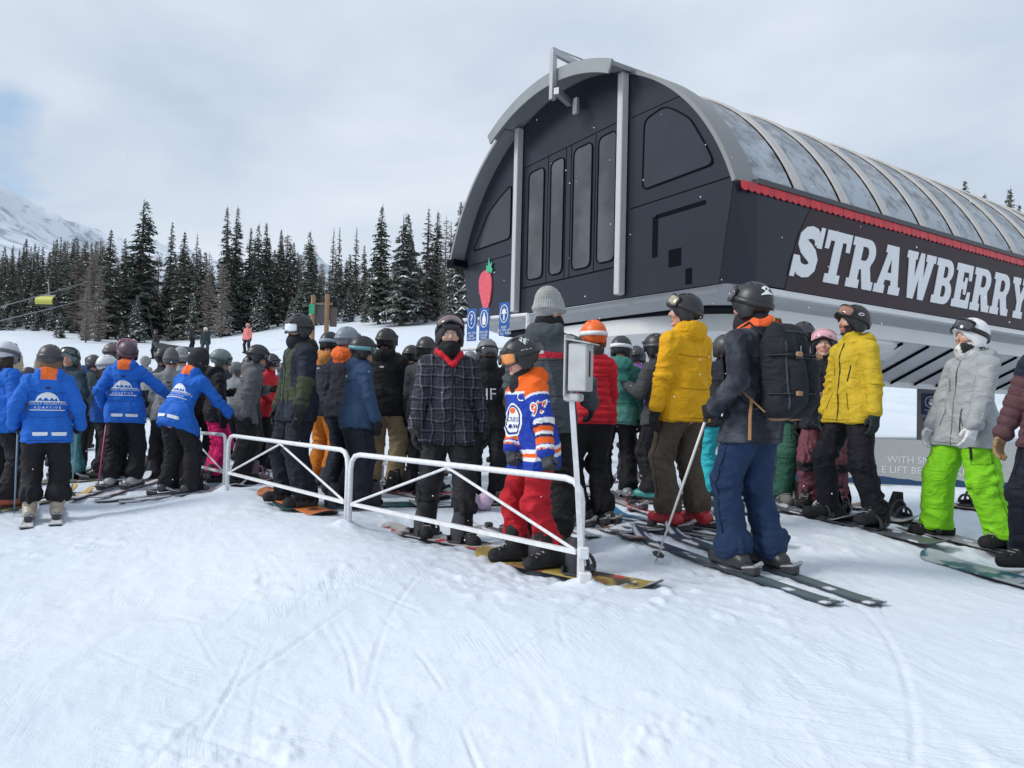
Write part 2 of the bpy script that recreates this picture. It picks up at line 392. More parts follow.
def person(lab, x, y, yaw, H=1.78, lod=1, fz=.035, lean=2, side=0, feet=None, crouch=0.0, hipoff=(0, 0), hy=0, hp=0, hroll=0, aL=None, aR=None,
           jacket=(.02, .02, .025), jfun=None, jmat=None, jstyle='shell', hem=-.14, bulk=.010, trousers=(.01, .01, .013), tfun=None, bag=.012, tlow=.07,
           helmet=(.02, .02, .022), hfun=None, helmet_kind='helmet', goggles=None, lens=(.02, .02, .02), frame=(.015, .015, .015), strap=(.02, .02, .02),
           gaiter=None, gaiter_top=-.02, hood=None, hoodc=None, gloves=(.015, .015, .016), boots=(.02, .02, .022), boot_kind='snowboard', skin=(.50, .30, .22),
           beard=None, hair=None, wd=1.0, gripL=None, gripR=None, group='people queueing for the lift', seed=None, collar=True, face=False, jdisp=.014, tdisp=.020, z=None, bare=(), hairlong=None, dry=False):
    """one skier or snowboarder. local axes: +y forward, +x to the wearer's right, origin on the snow between the feet"""
    seed = seed if seed is not None else int(abs(x*731+y*377)) % 997
    z0 = gz(x, y) if z is None else z
    k = H/1.78; hk = 1.045*k**.45
    root = empty('person', (x, y, z0), -math.radians(yaw), lab, 'person', group)
    feet = feet or [(-.13, 0, -8), (.13, 0, 8)]
    vox = (.0105, .016, .026)[lod]
    fm = np.mean([f[:2] for f in feet], 0); pel = np.array([fm[0]+hipoff[0], fm[1]+hipoff[1], fz+.945*k-crouch])
    Rt = rotx(-math.radians(lean)) @ roty(math.radians(side))
    T = lambda p: pel+Rt @ (np.asarray(p, float)*k)
    neck = T((0, -.012, .56)); shL, shR = T((-.180*wd, 0, .462)), T((.180*wd, 0, .462))
    Rh = rotz(-math.radians(hy)) @ rotx(-math.radians(hp)) @ roty(math.radians(hroll))
    hc = neck+np.array([0, .018*k, .03*k])+Rh @ np.array([0, .012, .108])*hk
    kn, an, dirs = [], [], []
    for sgn, (fx, fy, ty) in zip((-1, 1), feet):
        hip = T((sgn*.092, 0, -.01)); ang = math.radians(ty); fd = np.array([math.sin(ang), math.cos(ang), 0])
        a_ = np.array([fx, fy, fz+.095*k]); K_, A_ = ik(hip, a_, .445*k, .425*k, fd+np.array([sgn*.12, 0, 0])); kn.append((hip, K_)); an.append(np.array([fx, fy, fz+.095*k])); dirs.append(fd)
    hands = []; l1, l2 = .285*k, .255*k
    for sgn, sh, tgt in ((-1, shL, aL), (1, shR, aR)):
        if tgt is None: tgt = (sgn*.265*wd, .05, .84)
        tgt = np.array(tgt, float)*np.array([1, 1, 1]); tg = np.array([tgt[0]*k, tgt[1]*k, tgt[2]*k+fz-crouch*.9])
        E_, W_ = ik(sh, tg, l1, l2, (sgn*.45, -1, -.35)); hands.append((sh, E_, W_))
    # ---- body: one continuous surface from the soles to the crown
    B = SDF(); fr = (pel, Rt.T, np.array([1, .68, 1]))
    B.cap((0, 0, -.04*k), (0, 0, .18*k), .145*k*wd, .132*k*wd, .05, 0, fr).cap((0, 0, .2*k), (0, 0, .40*k), .14*k*wd, .15*k*wd, .05, 0, fr)
    B.cap(shL+np.array([.02, 0, -.01]), shR+np.array([-.02, 0, -.01]), .056*k, .056*k, .05).cap(T((0, -.005, .45)), hc+Rh @ np.array([0, -.02, -.05])*hk, .056*k, .052*k, .03)
    for (hip, K_), A_, d in zip(kn, an, dirs):
        B.cap(hip, K_, .072*k, .044*k, .04).cap(K_, A_, .044*k, .034*k, .03).cap(A_+np.array([0, 0, -.045*k])-d*.03, A_+np.array([0, 0, -.055*k])+d*.12*k, .036*k, .03*k, .03)
    for (sh, E_, W_) in hands: B.cap(sh, E_, .048*k, .038*k, .03).cap(E_, W_, .038*k, .027*k, .02)
    h3 = lambda p: hc+Rh @ (np.array(p)*hk)
    B.ell(h3((0, -.008, .018)), np.array([.076, .096, .098])*hk, Rh, .01, 5).ell(h3((0, .03, -.05)), np.array([.058, .058, .066])*hk, Rh, .03, 5)
    if lod < 2 or face:
        B.cap(h3((0, .084, .012)), h3((0, .104, -.022)), .009*hk, .015*hk, .012, 5).ell(h3((0, .079, -.098)), np.array([.022, .017, .014])*hk, Rh, .02, 5)
        B.cap(h3((-.04, .076, .03)), h3((.04, .076, .03)), .011*hk, .011*hk, .012, 5)
        for s_ in (-1, 1): B.ell(h3((s_*.079, -.005, -.012)), np.array([.012, .022, .034])*hk, Rh, .008, 5).ell(h3((s_*.034, .083, .008)), np.array([.015, .012, .010])*hk, Rh, .006, 5, sub=True).ell(h3((s_*.033, .076, .008)), np.array([.0125, .0125, .0125])*hk, Rh, .001, 6).ell(h3((s_*.04, .07, -.03)), np.array([.024, .02, .02])*hk, Rh, .02, 5)
        B.cap(h3((-.02, .087, -.06)), h3((.02, .087, -.06)), .007*hk, .007*hk, .006, 7).cap(h3((-.016, .086, -.071)), h3((.016, .086, -.071)), .008*hk, .008*hk, .006, 7)
    fingers = {}
    def hand(S, W_, d, n, s_, curl, th, rad, fine=True):
        d, s_ = unit(d), unit(s_ - unit(d)*(unit(d) @ s_)); n_ = np.cross(d, s_); n_ = n_ if n_ @ n > 0 else -n_
        S.cap(W_-d*.03*k, W_+d*.02*k, .03*k+rad, .032*k+rad, .015, 1)
        offs = (.031, .0105, -.0105, -.030); ln = (.92, 1.0, .95, .76)
        for o, l in zip(offs, ln):
            p = W_+s_*o*.8*k; q = W_+d*.088*k*(.97+.05*(l > .9))+s_*o*k; S.cap(p, q, .016*k+rad*.6, .0115*k+rad*.7, .012, 2); a_ = .25*curl
            for j, seg in enumerate((.046, .031, .024)):
                a_ += curl*(.9, 1.0, .7)[j]; dd = d*math.cos(a_)+n_*math.sin(a_); q2 = q+dd*seg*l*k; S.cap(q, q2, (.0105-.001*j)*k+rad*.7, (.0098-.001*j)*k+rad*.7, .004, 3); q = q2
        p = W_+d*.022*k+s_*.028*k+n_*.006*k; t1 = p+(s_*.62+d*.62+n_*.42*th)*.046*k; t2 = t1+(d*.85+s_*.1+n_*.5*th)*.033*k
        S.cap(W_+d*.01*k+s_*.012*k, p, .02*k+rad*.6, .017*k+rad*.6, .012, 2).cap(p, t1, .0135*k+rad*.7, .012*k+rad*.7, .006, 3).cap(t1, t2, .012*k+rad*.7, .0105*k+rad*.7, .004, 3)
        return W_+d*.088*k+n_*.026*k
    hold = []
    for i, (sh, E_, W_) in enumerate(hands):
        sgn = (-1, 1)[i]; g = (gripL, gripR)[i]; d = unit(W_-E_); inward = np.array([-sgn, .15, 0.])
        if g is None: d_, s_, cu, th = unit(d+np.array([0, .05, -.5])), np.array([0, 1., .1]), .42, .6
        else: d_, s_, cu, th = unit(g[0]), np.asarray(g[1], float), g[2] if len(g) > 2 else 1.15, 1.0; inward = np.asarray(g[3], float) if len(g) > 3 else inward
        S = B if i in bare else SDF()
        if i in bare: hp_ = hand(S, W_, d_, inward, s_, cu, th, 0)
        else:
            hp_ = hand(S, W_, d_, inward, s_, cu, th, .0045); S.cap(W_-d*.085*k, W_-d*.005, .049*k, .040*k, .02, 4)
            B.cap(W_, W_+d_*.04*k, .020*k, .015*k, .01)
            fingers[i] = S
        hold.append(hp_)
    hz = None
    if face: 
        def hz(a, b): return np.concatenate([np.arange(a, hc[2]-.16, .014), np.arange(hc[2]-.16, b+.006, .0062)])
    Vb, Qb = B.mesh({True: .0085, False: max(vox*1.35, .016)}[face], hz)
    bi, _ = B.near(Vb); tg = np.array([p[5] for p in B.p])[bi]; col = np.tile(np.array(skin), (len(Vb), 1)); hl = (Vb-hc) @ Rh/hk
    ch = np.exp(-((np.abs(hl[:, 0])-.042)**2+(hl[:, 2]+.035)**2)/.0007)*(hl[:, 1] > .02); col = col*(1-ch[:, None]*np.array([0, .22, .2]))
    col[tg == 7] = np.array(skin)*np.array([.85, .52, .52])
    if face:
        ey = tg == 6; col[ey] = (.62, .58, .55); ir = np.minimum(np.abs(hl[:, 0]-.033), np.abs(hl[:, 0]+.033)); col[ey & (ir < .0055) & (np.abs(hl[:, 2]-.008) < .0065)] = (.03, .018, .012)
        br = (np.abs(hl[:, 2]-.034) < .006) & (np.abs(np.abs(hl[:, 0])-.032) < .019) & (hl[:, 1] > .05); col[br] = np.array(hair or (.06, .035, .02))
    if beard is not None:
        bm_ = (hl[:, 2] < -.035) & (hl[:, 1] > -.02) & (tg != 7) & ((np.abs(hl[:, 0]) > .028) | (hl[:, 2] < -.082) | ((hl[:, 2] > -.055) & (hl[:, 2] < -.042) & (np.abs(hl[:, 0]) < .025))) & (hl[:, 2] > -.14); col[bm_] = beard
    cap_ = (hl[:, 2] > .05) & (hl[:, 1] < .085) | (hl[:, 1] < -.02) & (hl[:, 2] > -.06); col[(tg == 5) & cap_] = hair or (.05, .03, .02)
    mesh_np('body', Vb, Qb, skinm, root, True, col)
    # ---- trousers
    P = SDF(); b = bag
    P.cap((-.06*k, -.012*k, -.02*k), (.06*k, -.012*k, -.02*k), .125*k*wd+b*.5, None, .05, 0, (pel, Rt.T, np.array([1, .86, 1]))).cap((0, 0, 0), (0, 0, .10*k), .145*k*wd, .13*k*wd, .05, 0, fr)
    for i, ((hip, K_), A_, d) in enumerate(zip(kn, an, dirs)):
        P.cap(hip, K_, .098*k+b, .076*k+b, .05, 1+i).cap(K_, A_+np.array([0, 0, (tlow-.045)*k]), .074*k+b, .070*k+b*1.25, .03, 3+i)
        if boot_kind == 'ski': P.cap(A_+np.array([0, 0, tlow*k]), A_+np.array([0, 0, (tlow-.02)*k])+d*.03, .085*k+b, None, .03, 3+i)
    P.cut((0, 0, -1), -(fz+(tlow+.005)*k))
    Vt, Qt = P.mesh(vox*1.05)
    if tdisp: n_ = P.grad(Vt); n_ /= np.linalg.norm(n_, axis=1)[:, None]+1e-9; Vt = Vt+n_*folds(Vt, P, tdisp*(1, .95, .7)[lod], seed+41, (1, 2, 3, 4))[:, None]
    trous = (Vt, Qt, P)
    ct = np.tile(np.array(trousers), (len(Vt), 1))
    if tfun: bi, bt = P.near(Vt); ct = tfun(Vt, np.array([p[5] for p in P.p])[bi], bt, ct, k)
    # ---- jacket
    J = SDF(); fr = (pel, Rt.T, np.array([1, .76, 1])); bb = bulk
    J.cap((0, 0, hem*k), (0, 0, .14*k), (.168*wd+bb)*k, (.146*wd+bb)*k, .05, 0, fr).cap((0, 0, .16*k), (0, 0, .375*k), (.143*wd+bb)*k, (.152*wd+bb)*k, .06, 0, fr)
    J.cap(T((-.135*wd, -.004, .445)), T((.135*wd, -.004, .445)), (.066+bb*.7)*k, None, .05, 0).cap(T((-.07, -.01, .51)), T((.07, -.01, .51)), .048*k, None, .06, 0)
    for sgn, (hip, K_) in zip((-1, 1), kn): J.cap(hip+np.array([0, 0, .02]), hip+(K_-hip)*min(.95, (-hem+.02)/.40), (.098*k+bag+.016), (.096*k+bag+.016), .05, 0)
    for i, (sh, E_, W_) in enumerate(hands):
        d = unit(W_-E_); J.cap(sh, E_, (.058+bb*.75)*k, (.049+bb*.8)*k, .045, 1+i).cap(E_, W_-d*.03*k, (.049+bb*.8)*k, (.041+bb*.6)*k, .025, 3+i)
        J.cap(W_-d*.05*k, W_-d*.028*k, (.047+bb*.6)*k, None, .008, 3+i)
    if collar: J.cap(T((0, .0, .51)), T((0, .012, .575)), .078*k, .074*k, .03, 5)
    if hood == 'down':
        J.ell(T((0, -.095, .535)), np.array([.115, .062, .085])*k, Rt, .03, 6)
        for s_ in (-1, 1): J.cap(T((s_*.085, -.06, .565)), T((s_*.07, .05, .53)), .042*k, .036*k, .03, 6)
        J.ell(T((0, -.075, .60)), np.array([.07, .03, .03])*k, Rt, .02, 6, sub=True)
    if hood == 'up':
        J.ell(h3((0, -.035, .015)), np.array([.125, .135, .145])*hk, Rh, .03, 6).ell(h3((0, .09, -.01)), np.array([.088, .10, .115])*hk, Rh, .02, 6, sub=True)
    hn = Rt @ np.array([0, 0, -1.0]); hd_ = hn @ T((0, 0, hem))
    dep = hd_-Vt @ hn; up_ = dep > -.012
    for _ in range(2):
        q = Vt[up_]; v = J.val(q); g = J.grad(q); g /= np.linalg.norm(g, axis=1)[:, None]+1e-9; Vt[up_] = q-g*np.clip(v+.024*np.clip((dep[up_]+.012)/.03, 0, 1), 0, .12)[:, None]
    mesh_np('trousers', Vt, Qt, fabric, root, True, ct)
    J.cut(hn, hd_)
    Vj, Qj = J.mesh(vox*(.62 if jfun == 'hockey' else 1))
    n_ = J.grad(Vj); n_ /= np.linalg.norm(n_, axis=1)[:, None]+1e-9
    dis = folds(Vj, J, jdisp*(1, .95, .7)[lod], seed, (1, 2, 3, 4), jstyle); Vj = Vj+n_*dis[:, None]
    cj = np.tile(np.array(jacket), (len(Vj), 1)); bi, bt = J.near(Vj); tg = np.array([p[5] for p in J.p])[bi]
    loc = ((Vj-pel) @ Rt)/k
    if hoodc is not None: cj[tg == 6] = hoodc
    if callable(jfun): cj = jfun(loc, tg, bt, cj)
    elif jfun == 'hockey': cj = hockey(loc, tg, bt, cj)
    jo = mesh_np('jacket', Vj, Qj, jmat or fabric, root, True, cj)
    # ---- seams, zips and pockets
    if lod < 2 and jfun != 'hockey':
        dsp = lambda q: folds(q, J, jdisp*(1, .95, .7)[lod], seed, (1, 2, 3, 4), jstyle); base = cj.mean(0); dkc = tuple(base*.45); rs = random.Random(seed)
        def seam(name_, pts, sg, c, r, par, S_, T0_=T, off=.001, f_=dsp):
            P_ = []
            for i in range(len(pts)-1):
                for t in np.linspace(0, 1, 9)[(1 if i else 0):]: p = np.array(pts[i])*(1-t)+np.array(pts[i+1])*t; P_.append(T0_((p[0], 0, p[1])))
            d = Rt @ np.array([0, 1., 0])*sg; P_ = project(S_, np.array(P_)+d*.45, -d, off, f_); P_ = P_[np.abs(S_.val(P_)) < .035]; mb = MB(); return mb.tube(list(P_), r, 5, c).build(name_, fabric, par, True) if len(P_) > 2 else None
        if jmat is None:
            seam('zip', [(0, .50), (0, .15), (0, hem+.01)], 1, dkc, .0045, jo, J)
            for s_ in (-1, 1): seam('pocket_zip', [(s_*.085, .11), (s_*.12, -.03)], 1, dkc, .0045, jo, J)
            if rs.random() < .6: seam('pocket_zip', [(.07, .36), (.075, .25)], 1, dkc, .004, jo, J)
            seam('seam', [(-.16, .36), (-.08, .345), (.08, .345), (.16, .36)], -1, dkc, .003, jo, J); seam('seam', [(-.15, .10), (0, .09), (.15, .10)], -1, dkc, .0025, jo, J)
        seam('hem_band', [(-.15, hem+.025), (0, hem+.022), (.15, hem+.025)], -1, dkc, .003, jo, J); seam('hem_band', [(-.15, hem+.025), (0, hem+.022), (.15, hem+.025)], 1, dkc, .003, jo, J)
        if rs.random() < .6 and jmat is None:
            c_ = (.5, .5, .5) if base.mean() < .2 else (.03, .03, .03); q = np.array([(-.022, -.010), (.022, -.010), (.022, .010), (-.022, .010)]); dd = Rt @ np.array([0, 1., 0]); P_ = project(J, np.array([T((a_, 0, .40+b_)) for a_, b_ in q])-dd*.45, dd, .003, dsp); mb = MB(); mb.add(P_, [(0, 1, 2, 3)], c_); mb.build('patch', printm, jo)
        tro = [o for o in root.children if o.name.startswith('trousers')][0]; tb = np.array(trousers); tdk = tuple(tb*.5); tds = lambda q: folds(q, P, tdisp*(1, .95, .7)[lod], seed+41, (1, 2, 3, 4))
        for i, sgn in enumerate((-1, 1)):
            hip, K_ = kn[i]; A_ = an[i]; o_ = np.array([sgn, 0, 0.]); line = [hip+(K_-hip)*t for t in np.linspace(.45, .97, 7)]+[K_+(A_-K_)*t for t in np.linspace(.06, .72, 8)]; q = project(P, np.array(line)+o_*.3, -o_, .001, tds); q = q[np.abs(P.val(q)) < .04]; len(q) > 2 and MB().tube(list(q), .0035, 5, tdk).build('side_seam', fabric, tro, True)
            fw_ = unit(np.array([sgn*.75, .66, 0])); a_ = hip+(K_-hip)*.50; ax_ = unit(K_-hip); e_ = unit(np.cross(ax_, fw_)); rect = [a_+e_*u_*.07+ax_*v_*.085 for u_, v_ in ((-1, -1), (1, -1), (1, 1), (-1, 1), (-1, -1))]; pts = [rect[j]*(1-t)+rect[j+1]*t for j in range(4) for t in np.linspace(0, 1, 5)]; q = project(P, np.array(pts)+fw_*.3, -fw_, .001, tds); (np.abs(P.val(q)) < .04).all() and MB().tube(list(q), .0032, 5, tdk).build('cargo_pocket', fabric, tro, True)
    # ---- gloves, boots
    for i, S in fingers.items():
        if lod == 2: Vg, Qg = S.mesh(.013, newton=1)
        else: Vg, Qg = S.mesh((.0058, .0075)[lod], newton=1)
        mesh_np('glove', Vg, Qg, fabric, root, True, np.array(gloves))
    for i, (A_, d) in enumerate(zip(an, dirs)):
        S = SDF(); K_ = kn[i][1]; up = unit(K_-A_); gnd = np.array([A_[0], A_[1], fz]); rr = (1.0 if boot_kind == 'ski' else 1.10)*k**.6
        if boot_kind == 'ski':
            S.cap(gnd-d*.085*rr+np.array([0, 0, .045]), gnd+d*.165*rr+np.array([0, 0, .04]), .056*rr, .048*rr, .03, 0).cap(gnd-d*.02+np.array([0, 0, .08]), A_+up*.19*k, .063*rr, .070*rr, .03, 1)
            S.cap(gnd+d*.06+np.array([0, 0, .065]), A_+up*.08+d*.03, .05*rr, .05*rr, .03, 1)
        else:
            S.cap(gnd-d*.075*rr+np.array([0, 0, .05]), gnd+d*.155*rr+np.array([0, 0, .042]), .058*rr, .050*rr, .03, 0).cap(gnd-d*.02+np.array([0, 0, .07]), A_+up*.17*k, .066*rr, .072*rr, .03, 1)
            S.cap(gnd+d*.05+np.array([0, 0, .06]), A_+up*.06+d*.02, .05*rr, .052*rr, .03, 1)
        S.cut((0, 0, -1), -fz)
        Vg, Qg = S.mesh((.009, .012, .022)[lod], newton=1); cb = np.tile(np.array(boots, float), (len(Vg), 1)); cb[Vg[:, 2] < fz+.022] *= .45
        bo = mesh_np('boot', Vg, Qg, plast if boot_kind == 'ski' else fabric, root, True, cb)
        if lod < 2:
            mb = MB(); sd_ = np.cross(d, [0, 0, 1.])
            if boot_kind == 'ski':
                for q, hgt in ((.10, .085), (.045, .11)): mb.box(gnd+d*q*rr+np.array([0, 0, hgt]), (.105*rr, .022, .02), np.c_[sd_, d, [0, 0, 1]], (.35, .36, .37), .005)
                for q in (.07, .15): mb.box(A_+up*q*k+d*.055*rr, (.10*rr, .05, .022), np.c_[sd_, d, [0, 0, 1]], (.35, .36, .37), .005)
                mb.build('buckles', plast, bo)
            else:
                for q in range(5): mb.tube([gnd+d*(.13-.022*q)*rr+sd_*.035+np.array([0, 0, .088+.016*q]), gnd+d*(.13-.022*q)*rr-sd_*.035+np.array([0, 0, .088+.016*q])], .005, 6, (.30, .29, .28))
                mb.build('laces', fabric, bo)
    # ---- neck gaiter / mask
    if gaiter is not None:
        S = SDF(); S.cap(T((0, .0, .50)), h3((0, .004, -.10)), .070*k, .070*hk, .03)
        S.ell(h3((0, .004, gaiter_top-.085)), np.array([.086, .113, .095])*hk, Rh, .03)
        pn = Rh @ np.array([0, .28, .96]); S.cut(pn, pn @ h3((0, .09, gaiter_top)))
        Vg, Qg = S.mesh((.010, .014, .02)[lod]); n_ = S.grad(Vg); n_ /= np.linalg.norm(n_, axis=1)[:, None]+1e-9; Vg = Vg+n_*folds(Vg, S, .007, seed+9, ())[:, None]
        mesh_np('neck_gaiter', Vg, Qg, fabric, root, True, np.array(gaiter))
    if hairlong is not None:
        S = SDF(); rng = random.Random(seed)
        for q in range(16):
            t = -1.25+2.5*q/15; a0 = h3((.085*math.sin(t*1.1), -.06*math.cos(t)-.02, -.03)); a1 = h3((.10*math.sin(t)+rng.uniform(-.02, .02), -.085*math.cos(t)-.03, -.14)); a2 = h3((.11*math.sin(t)+rng.uniform(-.03, .03), -.10*math.cos(t)-.01+.05*abs(t), -.27+rng.uniform(-.03, .03)))
            S.cap(a0, a1, .022, .02, .012).cap(a1, a2, .02, .007, .012)
        Vg, Qg = S.mesh(.010 if lod < 2 else .018, newton=1); mesh_np('hair', Vg, Qg, fabric, root, True, np.array(hairlong))
    # ---- helmet or beanie
    ho = None
    if helmet_kind == 'helmet':
        S = SDF(); S.ell(h3((0, -.010, .026)), np.array([.107, .131, .120])*hk, Rh, .01, 0)
        for s_ in (-1, 1): S.ell(h3((s_*.088, -.012, -.042)), np.array([.024, .050, .066])*hk, Rh, .02, 1)
        S.cap(h3((-.055, .108, .058)), h3((.055, .108, .058)), .014*hk, None, .02, 0)
        S.cap((0, 0, -.10), (0, 0, 0), 1.0, 1.0, .012, 0, (h3((0, .135, -.075)), Rh.T, np.array([.105, .088, .118])*hk), True)
        S.ell(h3((0, .0, -.02)), np.array([.082, .106, .115])*hk, Rh, .004, 0, True)
        cn = Rh @ np.array([0, -.10, -.99]); S.cut(cn, cn @ h3((0, -.11, -.078)))
        if lod < 2:
            for s_ in (-1, 0, 1):
                for yy in (.04, -.03): S.cap(h3((s_*.045, yy, .14-.012*abs(s_)-(.006 if yy < 0 else .012))), h3((s_*.047, yy-.035, .146-.012*abs(s_)-.01)), .0085*hk, None, .004, 2, None, True)
        Vh, Qh = S.mesh((.0068, .009, .016)[lod]); bi, _ = S.near(Vh); th = np.array([p[5] for p in S.p])[bi]; hl = (Vh-hc) @ Rh/hk
        chh = np.tile(np.array(helmet, float), (len(Vh), 1)); chh[(th == 1)] = np.array(helmet)*.35+.004
        if hfun: chh = hfun(hl, th, chh)
        ho = mesh_np('helmet', Vh, Qh, gloss, root, True, chh)
    elif helmet_kind in ('beanie', 'balaclava'):
        S = SDF(); S.ell(h3((0, -.006, .03)), np.array([.094, .115, .115])*hk, Rh, .01, 0)
        if helmet_kind == 'beanie':
            S.ell(h3((0, -.02, .10)), np.array([.075, .09, .085])*hk, Rh, .03, 0).ell(h3((0, -.004, .022)), np.array([.104, .126, .040])*hk, Rh, .01, 1)
            cn = Rh @ np.array([0, .25, -.96]); S.cut(cn, cn @ h3((0, .0, -.02)))
        else:
            S.ell(h3((0, .0, -.05)), np.array([.085, .10, .10])*hk, Rh, .03, 0).cap(hc, T((0, 0, .50)), .07*k, .075*k, .03)
        Vh, Qh = S.mesh((.0075, .01, .018)[lod]); hl = (Vh-hc) @ Rh/hk; n_ = S.grad(Vh); n_ /= np.linalg.norm(n_, axis=1)[:, None]+1e-9
        ang = np.arctan2(hl[:, 0], -hl[:, 1]-.02)
        if lod < 2: Vh = Vh+n_*(.0035*np.sin(ang*34))[:, None]
        chh = np.tile(np.array(helmet, float), (len(Vh), 1)); chh *= (.82+.18*np.sin(ang*34))[:, None]
        if hfun: chh = hfun(hl, np.zeros(len(hl)), chh)
        ho = mesh_np('beanie' if helmet_kind == 'beanie' else 'balaclava', Vh, Qh, fabric, root, True, chh)
    # ---- goggles: frame and strap with the lens as sub-part
    if goggles:
        tilt = {'eyes': 0.0, 'up': 34.0, 'high': 46.0}[goggles]; Rg = Rh @ rotx(math.radians(tilt))
        off = {'eyes': (0, .004, .006), 'up': (0, -.006, .020), 'high': (0, -.008, .026)}[goggles]; rx, ry = (.100, .118) if goggles == 'eyes' else (.112, .136)
        cg = h3(off); nn = 15 if lod < 2 else 9; rows = []
        G = lambda a_, z_, r_: cg+Rg @ (np.array([rx*r_*math.sin(a_), ry*r_*math.cos(a_), z_])*hk)
        def outline(a_): 
            u_ = a_/1.05; top = .040*(1-.18*u_**4); bot = -.042*(1-.30*u_**4)+.013*math.exp(-(u_/.22)**2); return top, bot
        lv, lf = [], []
        for i in range(nn):
            a_ = -1.02+2.04*i/(nn-1); top, bot = outline(a_)
            for j in range(5): q = j/4; lv.append(G(a_, bot+(top-bot)*q, 1.045+.035*math.sin(math.pi*q)))
        for i in range(nn):
            a_ = -1.02+2.04*i/(nn-1); top, bot = outline(a_)
            for j in range(5): q = j/4; lv.append(G(a_, bot+(top-bot)*q, .97))
        o2 = nn*5
        for i in range(nn-1):
            for j in range(4):
                lf.append((i*5+j, (i+1)*5+j, (i+1)*5+j+1, i*5+j+1)); lf.append((o2+i*5+j, o2+i*5+j+1, o2+(i+1)*5+j+1, o2+(i+1)*5+j))
        for i in range(nn-1): lf += [(i*5, o2+i*5, o2+i*5+5, i*5+5), (i*5+4, i*5+9, o2+i*5+9, o2+i*5+4)]
        for j in range(4): lf += [(j, j+1, o2+j+1, o2+j), (o2-5+j, 2*o2-5+j, 2*o2-4+j, o2-4+j)]
        mb = MB(); ring = []
        for i in range(nn): a_ = -1.05+2.1*i/(nn-1); ring.append(G(a_, outline(a_)[0]+.004, 1.03))
        for i in range(nn-1, -1, -1): a_ = -1.05+2.1*i/(nn-1); ring.append(G(a_, outline(a_)[1]-.004, 1.03))
        ring.append(ring[0]); mb.tube(ring, .0085*hk, 6, frame)
        # strap: a band round the helmet from one side of the frame to the other
        sr = 1.085 if ho is not None and helmet_kind == 'helmet' else 1.02; sx, sy = .107*sr, .131*sr; ns = 26; sv = []
        for i in range(ns+1):
            a_ = 1.0+(2*math.pi-2.0)*i/ns; lift = .0
            c_ = h3((0, -.010, .016)); Rs = Rh @ rotx(math.radians(tilt*.55))
            zc = .006+.02*math.sin((a_-1)/(2*math.pi-2)*math.pi)*(0 if goggles == 'eyes' else -.6)
            for zz, r_ in ((-.019, .985), (-.019, 1.0), (.019, 1.0), (.019, .985)):
                zt = zc+zz; sq = math.sqrt(max(1-(zt/.125)**2, .3)); sv.append(c_+Rs @ (np.array([sx*r_*math.sin(a_)*sq, sy*r_*math.cos(a_)*sq, zt])*hk))
        sf = [(i*4+j, i*4+(j+1) % 4, i*4+4+(j+1) % 4, i*4+4+j) for i in range(ns) for j in range(4)]
        mb.add(sv, sf, strap); go = mb.build('goggles', plast, root, True)
        lo_ = mesh_np('lens', lv, lf, lensm, go, True, np.array(lens))
    info = dict(root=root, J=J, jo=jo, T=T, Rt=Rt, pel=pel, k=k, hold=hold, hc=hc, Rh=Rh, hk=hk, h3=h3, helmet=ho, z0=z0, yaw=yaw, an=an, dirs=dirs, P=P, x=x, y=y, seed=seed, jd=jdisp*(1, .95, .7)[lod], jstyle=jstyle, hands=hands, fz=fz)
    return info
def W(info, p):
    """a point of the person's own axes in world axes"""
    return rotz(-math.radians(info['yaw'])) @ np.asarray(p, float)+np.array([info['x'], info['y'], info['z0']])
def project(sdf, P0, d, off, dispf=None):
    """slides points along d until they lie on the surface, then lifts them by off"""
    P = P0.copy(); d = unit(d)
    for _ in range(45): P = P+d*(np.clip(sdf.val(P), -.05, .05)*.75)[:, None]
    n = sdf.grad(P); n /= np.linalg.norm(n, axis=1)[:, None]+1e-9
    o = off if dispf is None else off+dispf(P)
    return P+n*(o if np.isscalar(o) else o[:, None])
def grid_shape(pred, w, h, step):
    """fine grid of small quads inside the shape where pred(u, v) holds"""
    us = np.arange(-w/2, w/2+step, step); vs = np.arange(-h/2, h/2+step, step); idx = {}; V = []; Fq = []
    for i in range(len(us)-1):
        for j in range(len(vs)-1):
            if pred((us[i]+us[i+1])/2, (vs[j]+vs[j+1])/2):
                q = []
                for a, b in ((i, j), (i+1, j), (i+1, j+1), (i, j+1)):
                    if (a, b) not in idx: idx[(a, b)] = len(V); V.append((us[a], vs[b]))
                    q.append(idx[(a, b)])
                Fq.append(tuple(q))
    return np.array(V), Fq
def decal(info, items, back=True, name='print'):
    """items: (V2, F, colour, (u0, v0)) in metres on the jacket's back (or chest)"""
    T, Rt, k = info['T'], info['Rt'], info['k']; mb = MB(); sg = -1 if back else 1
    ex = Rt @ np.array([1.0 if back else -1.0, 0, 0]); ez = Rt @ np.array([0, 0, 1.0]); d = Rt @ np.array([0, -sg, 0.])
    for ii, (V2, F_, c, (u0, v0)) in enumerate(items):
        V2 = np.asarray(V2, float)[:, :2]; P0 = info['pel']+ex*(V2[:, :1]+u0)+ez*(V2[:, 1:2]+v0)-d*.35
        P = project(info['J'], P0, d, .0035+.0011*ii, lambda q: folds(q, info['J'], info['jd'], info['seed'], (1, 2, 3, 4), info['jstyle'])); mb.add(P, F_, c)
    return mb.build(name, printm, info['jo'], True)
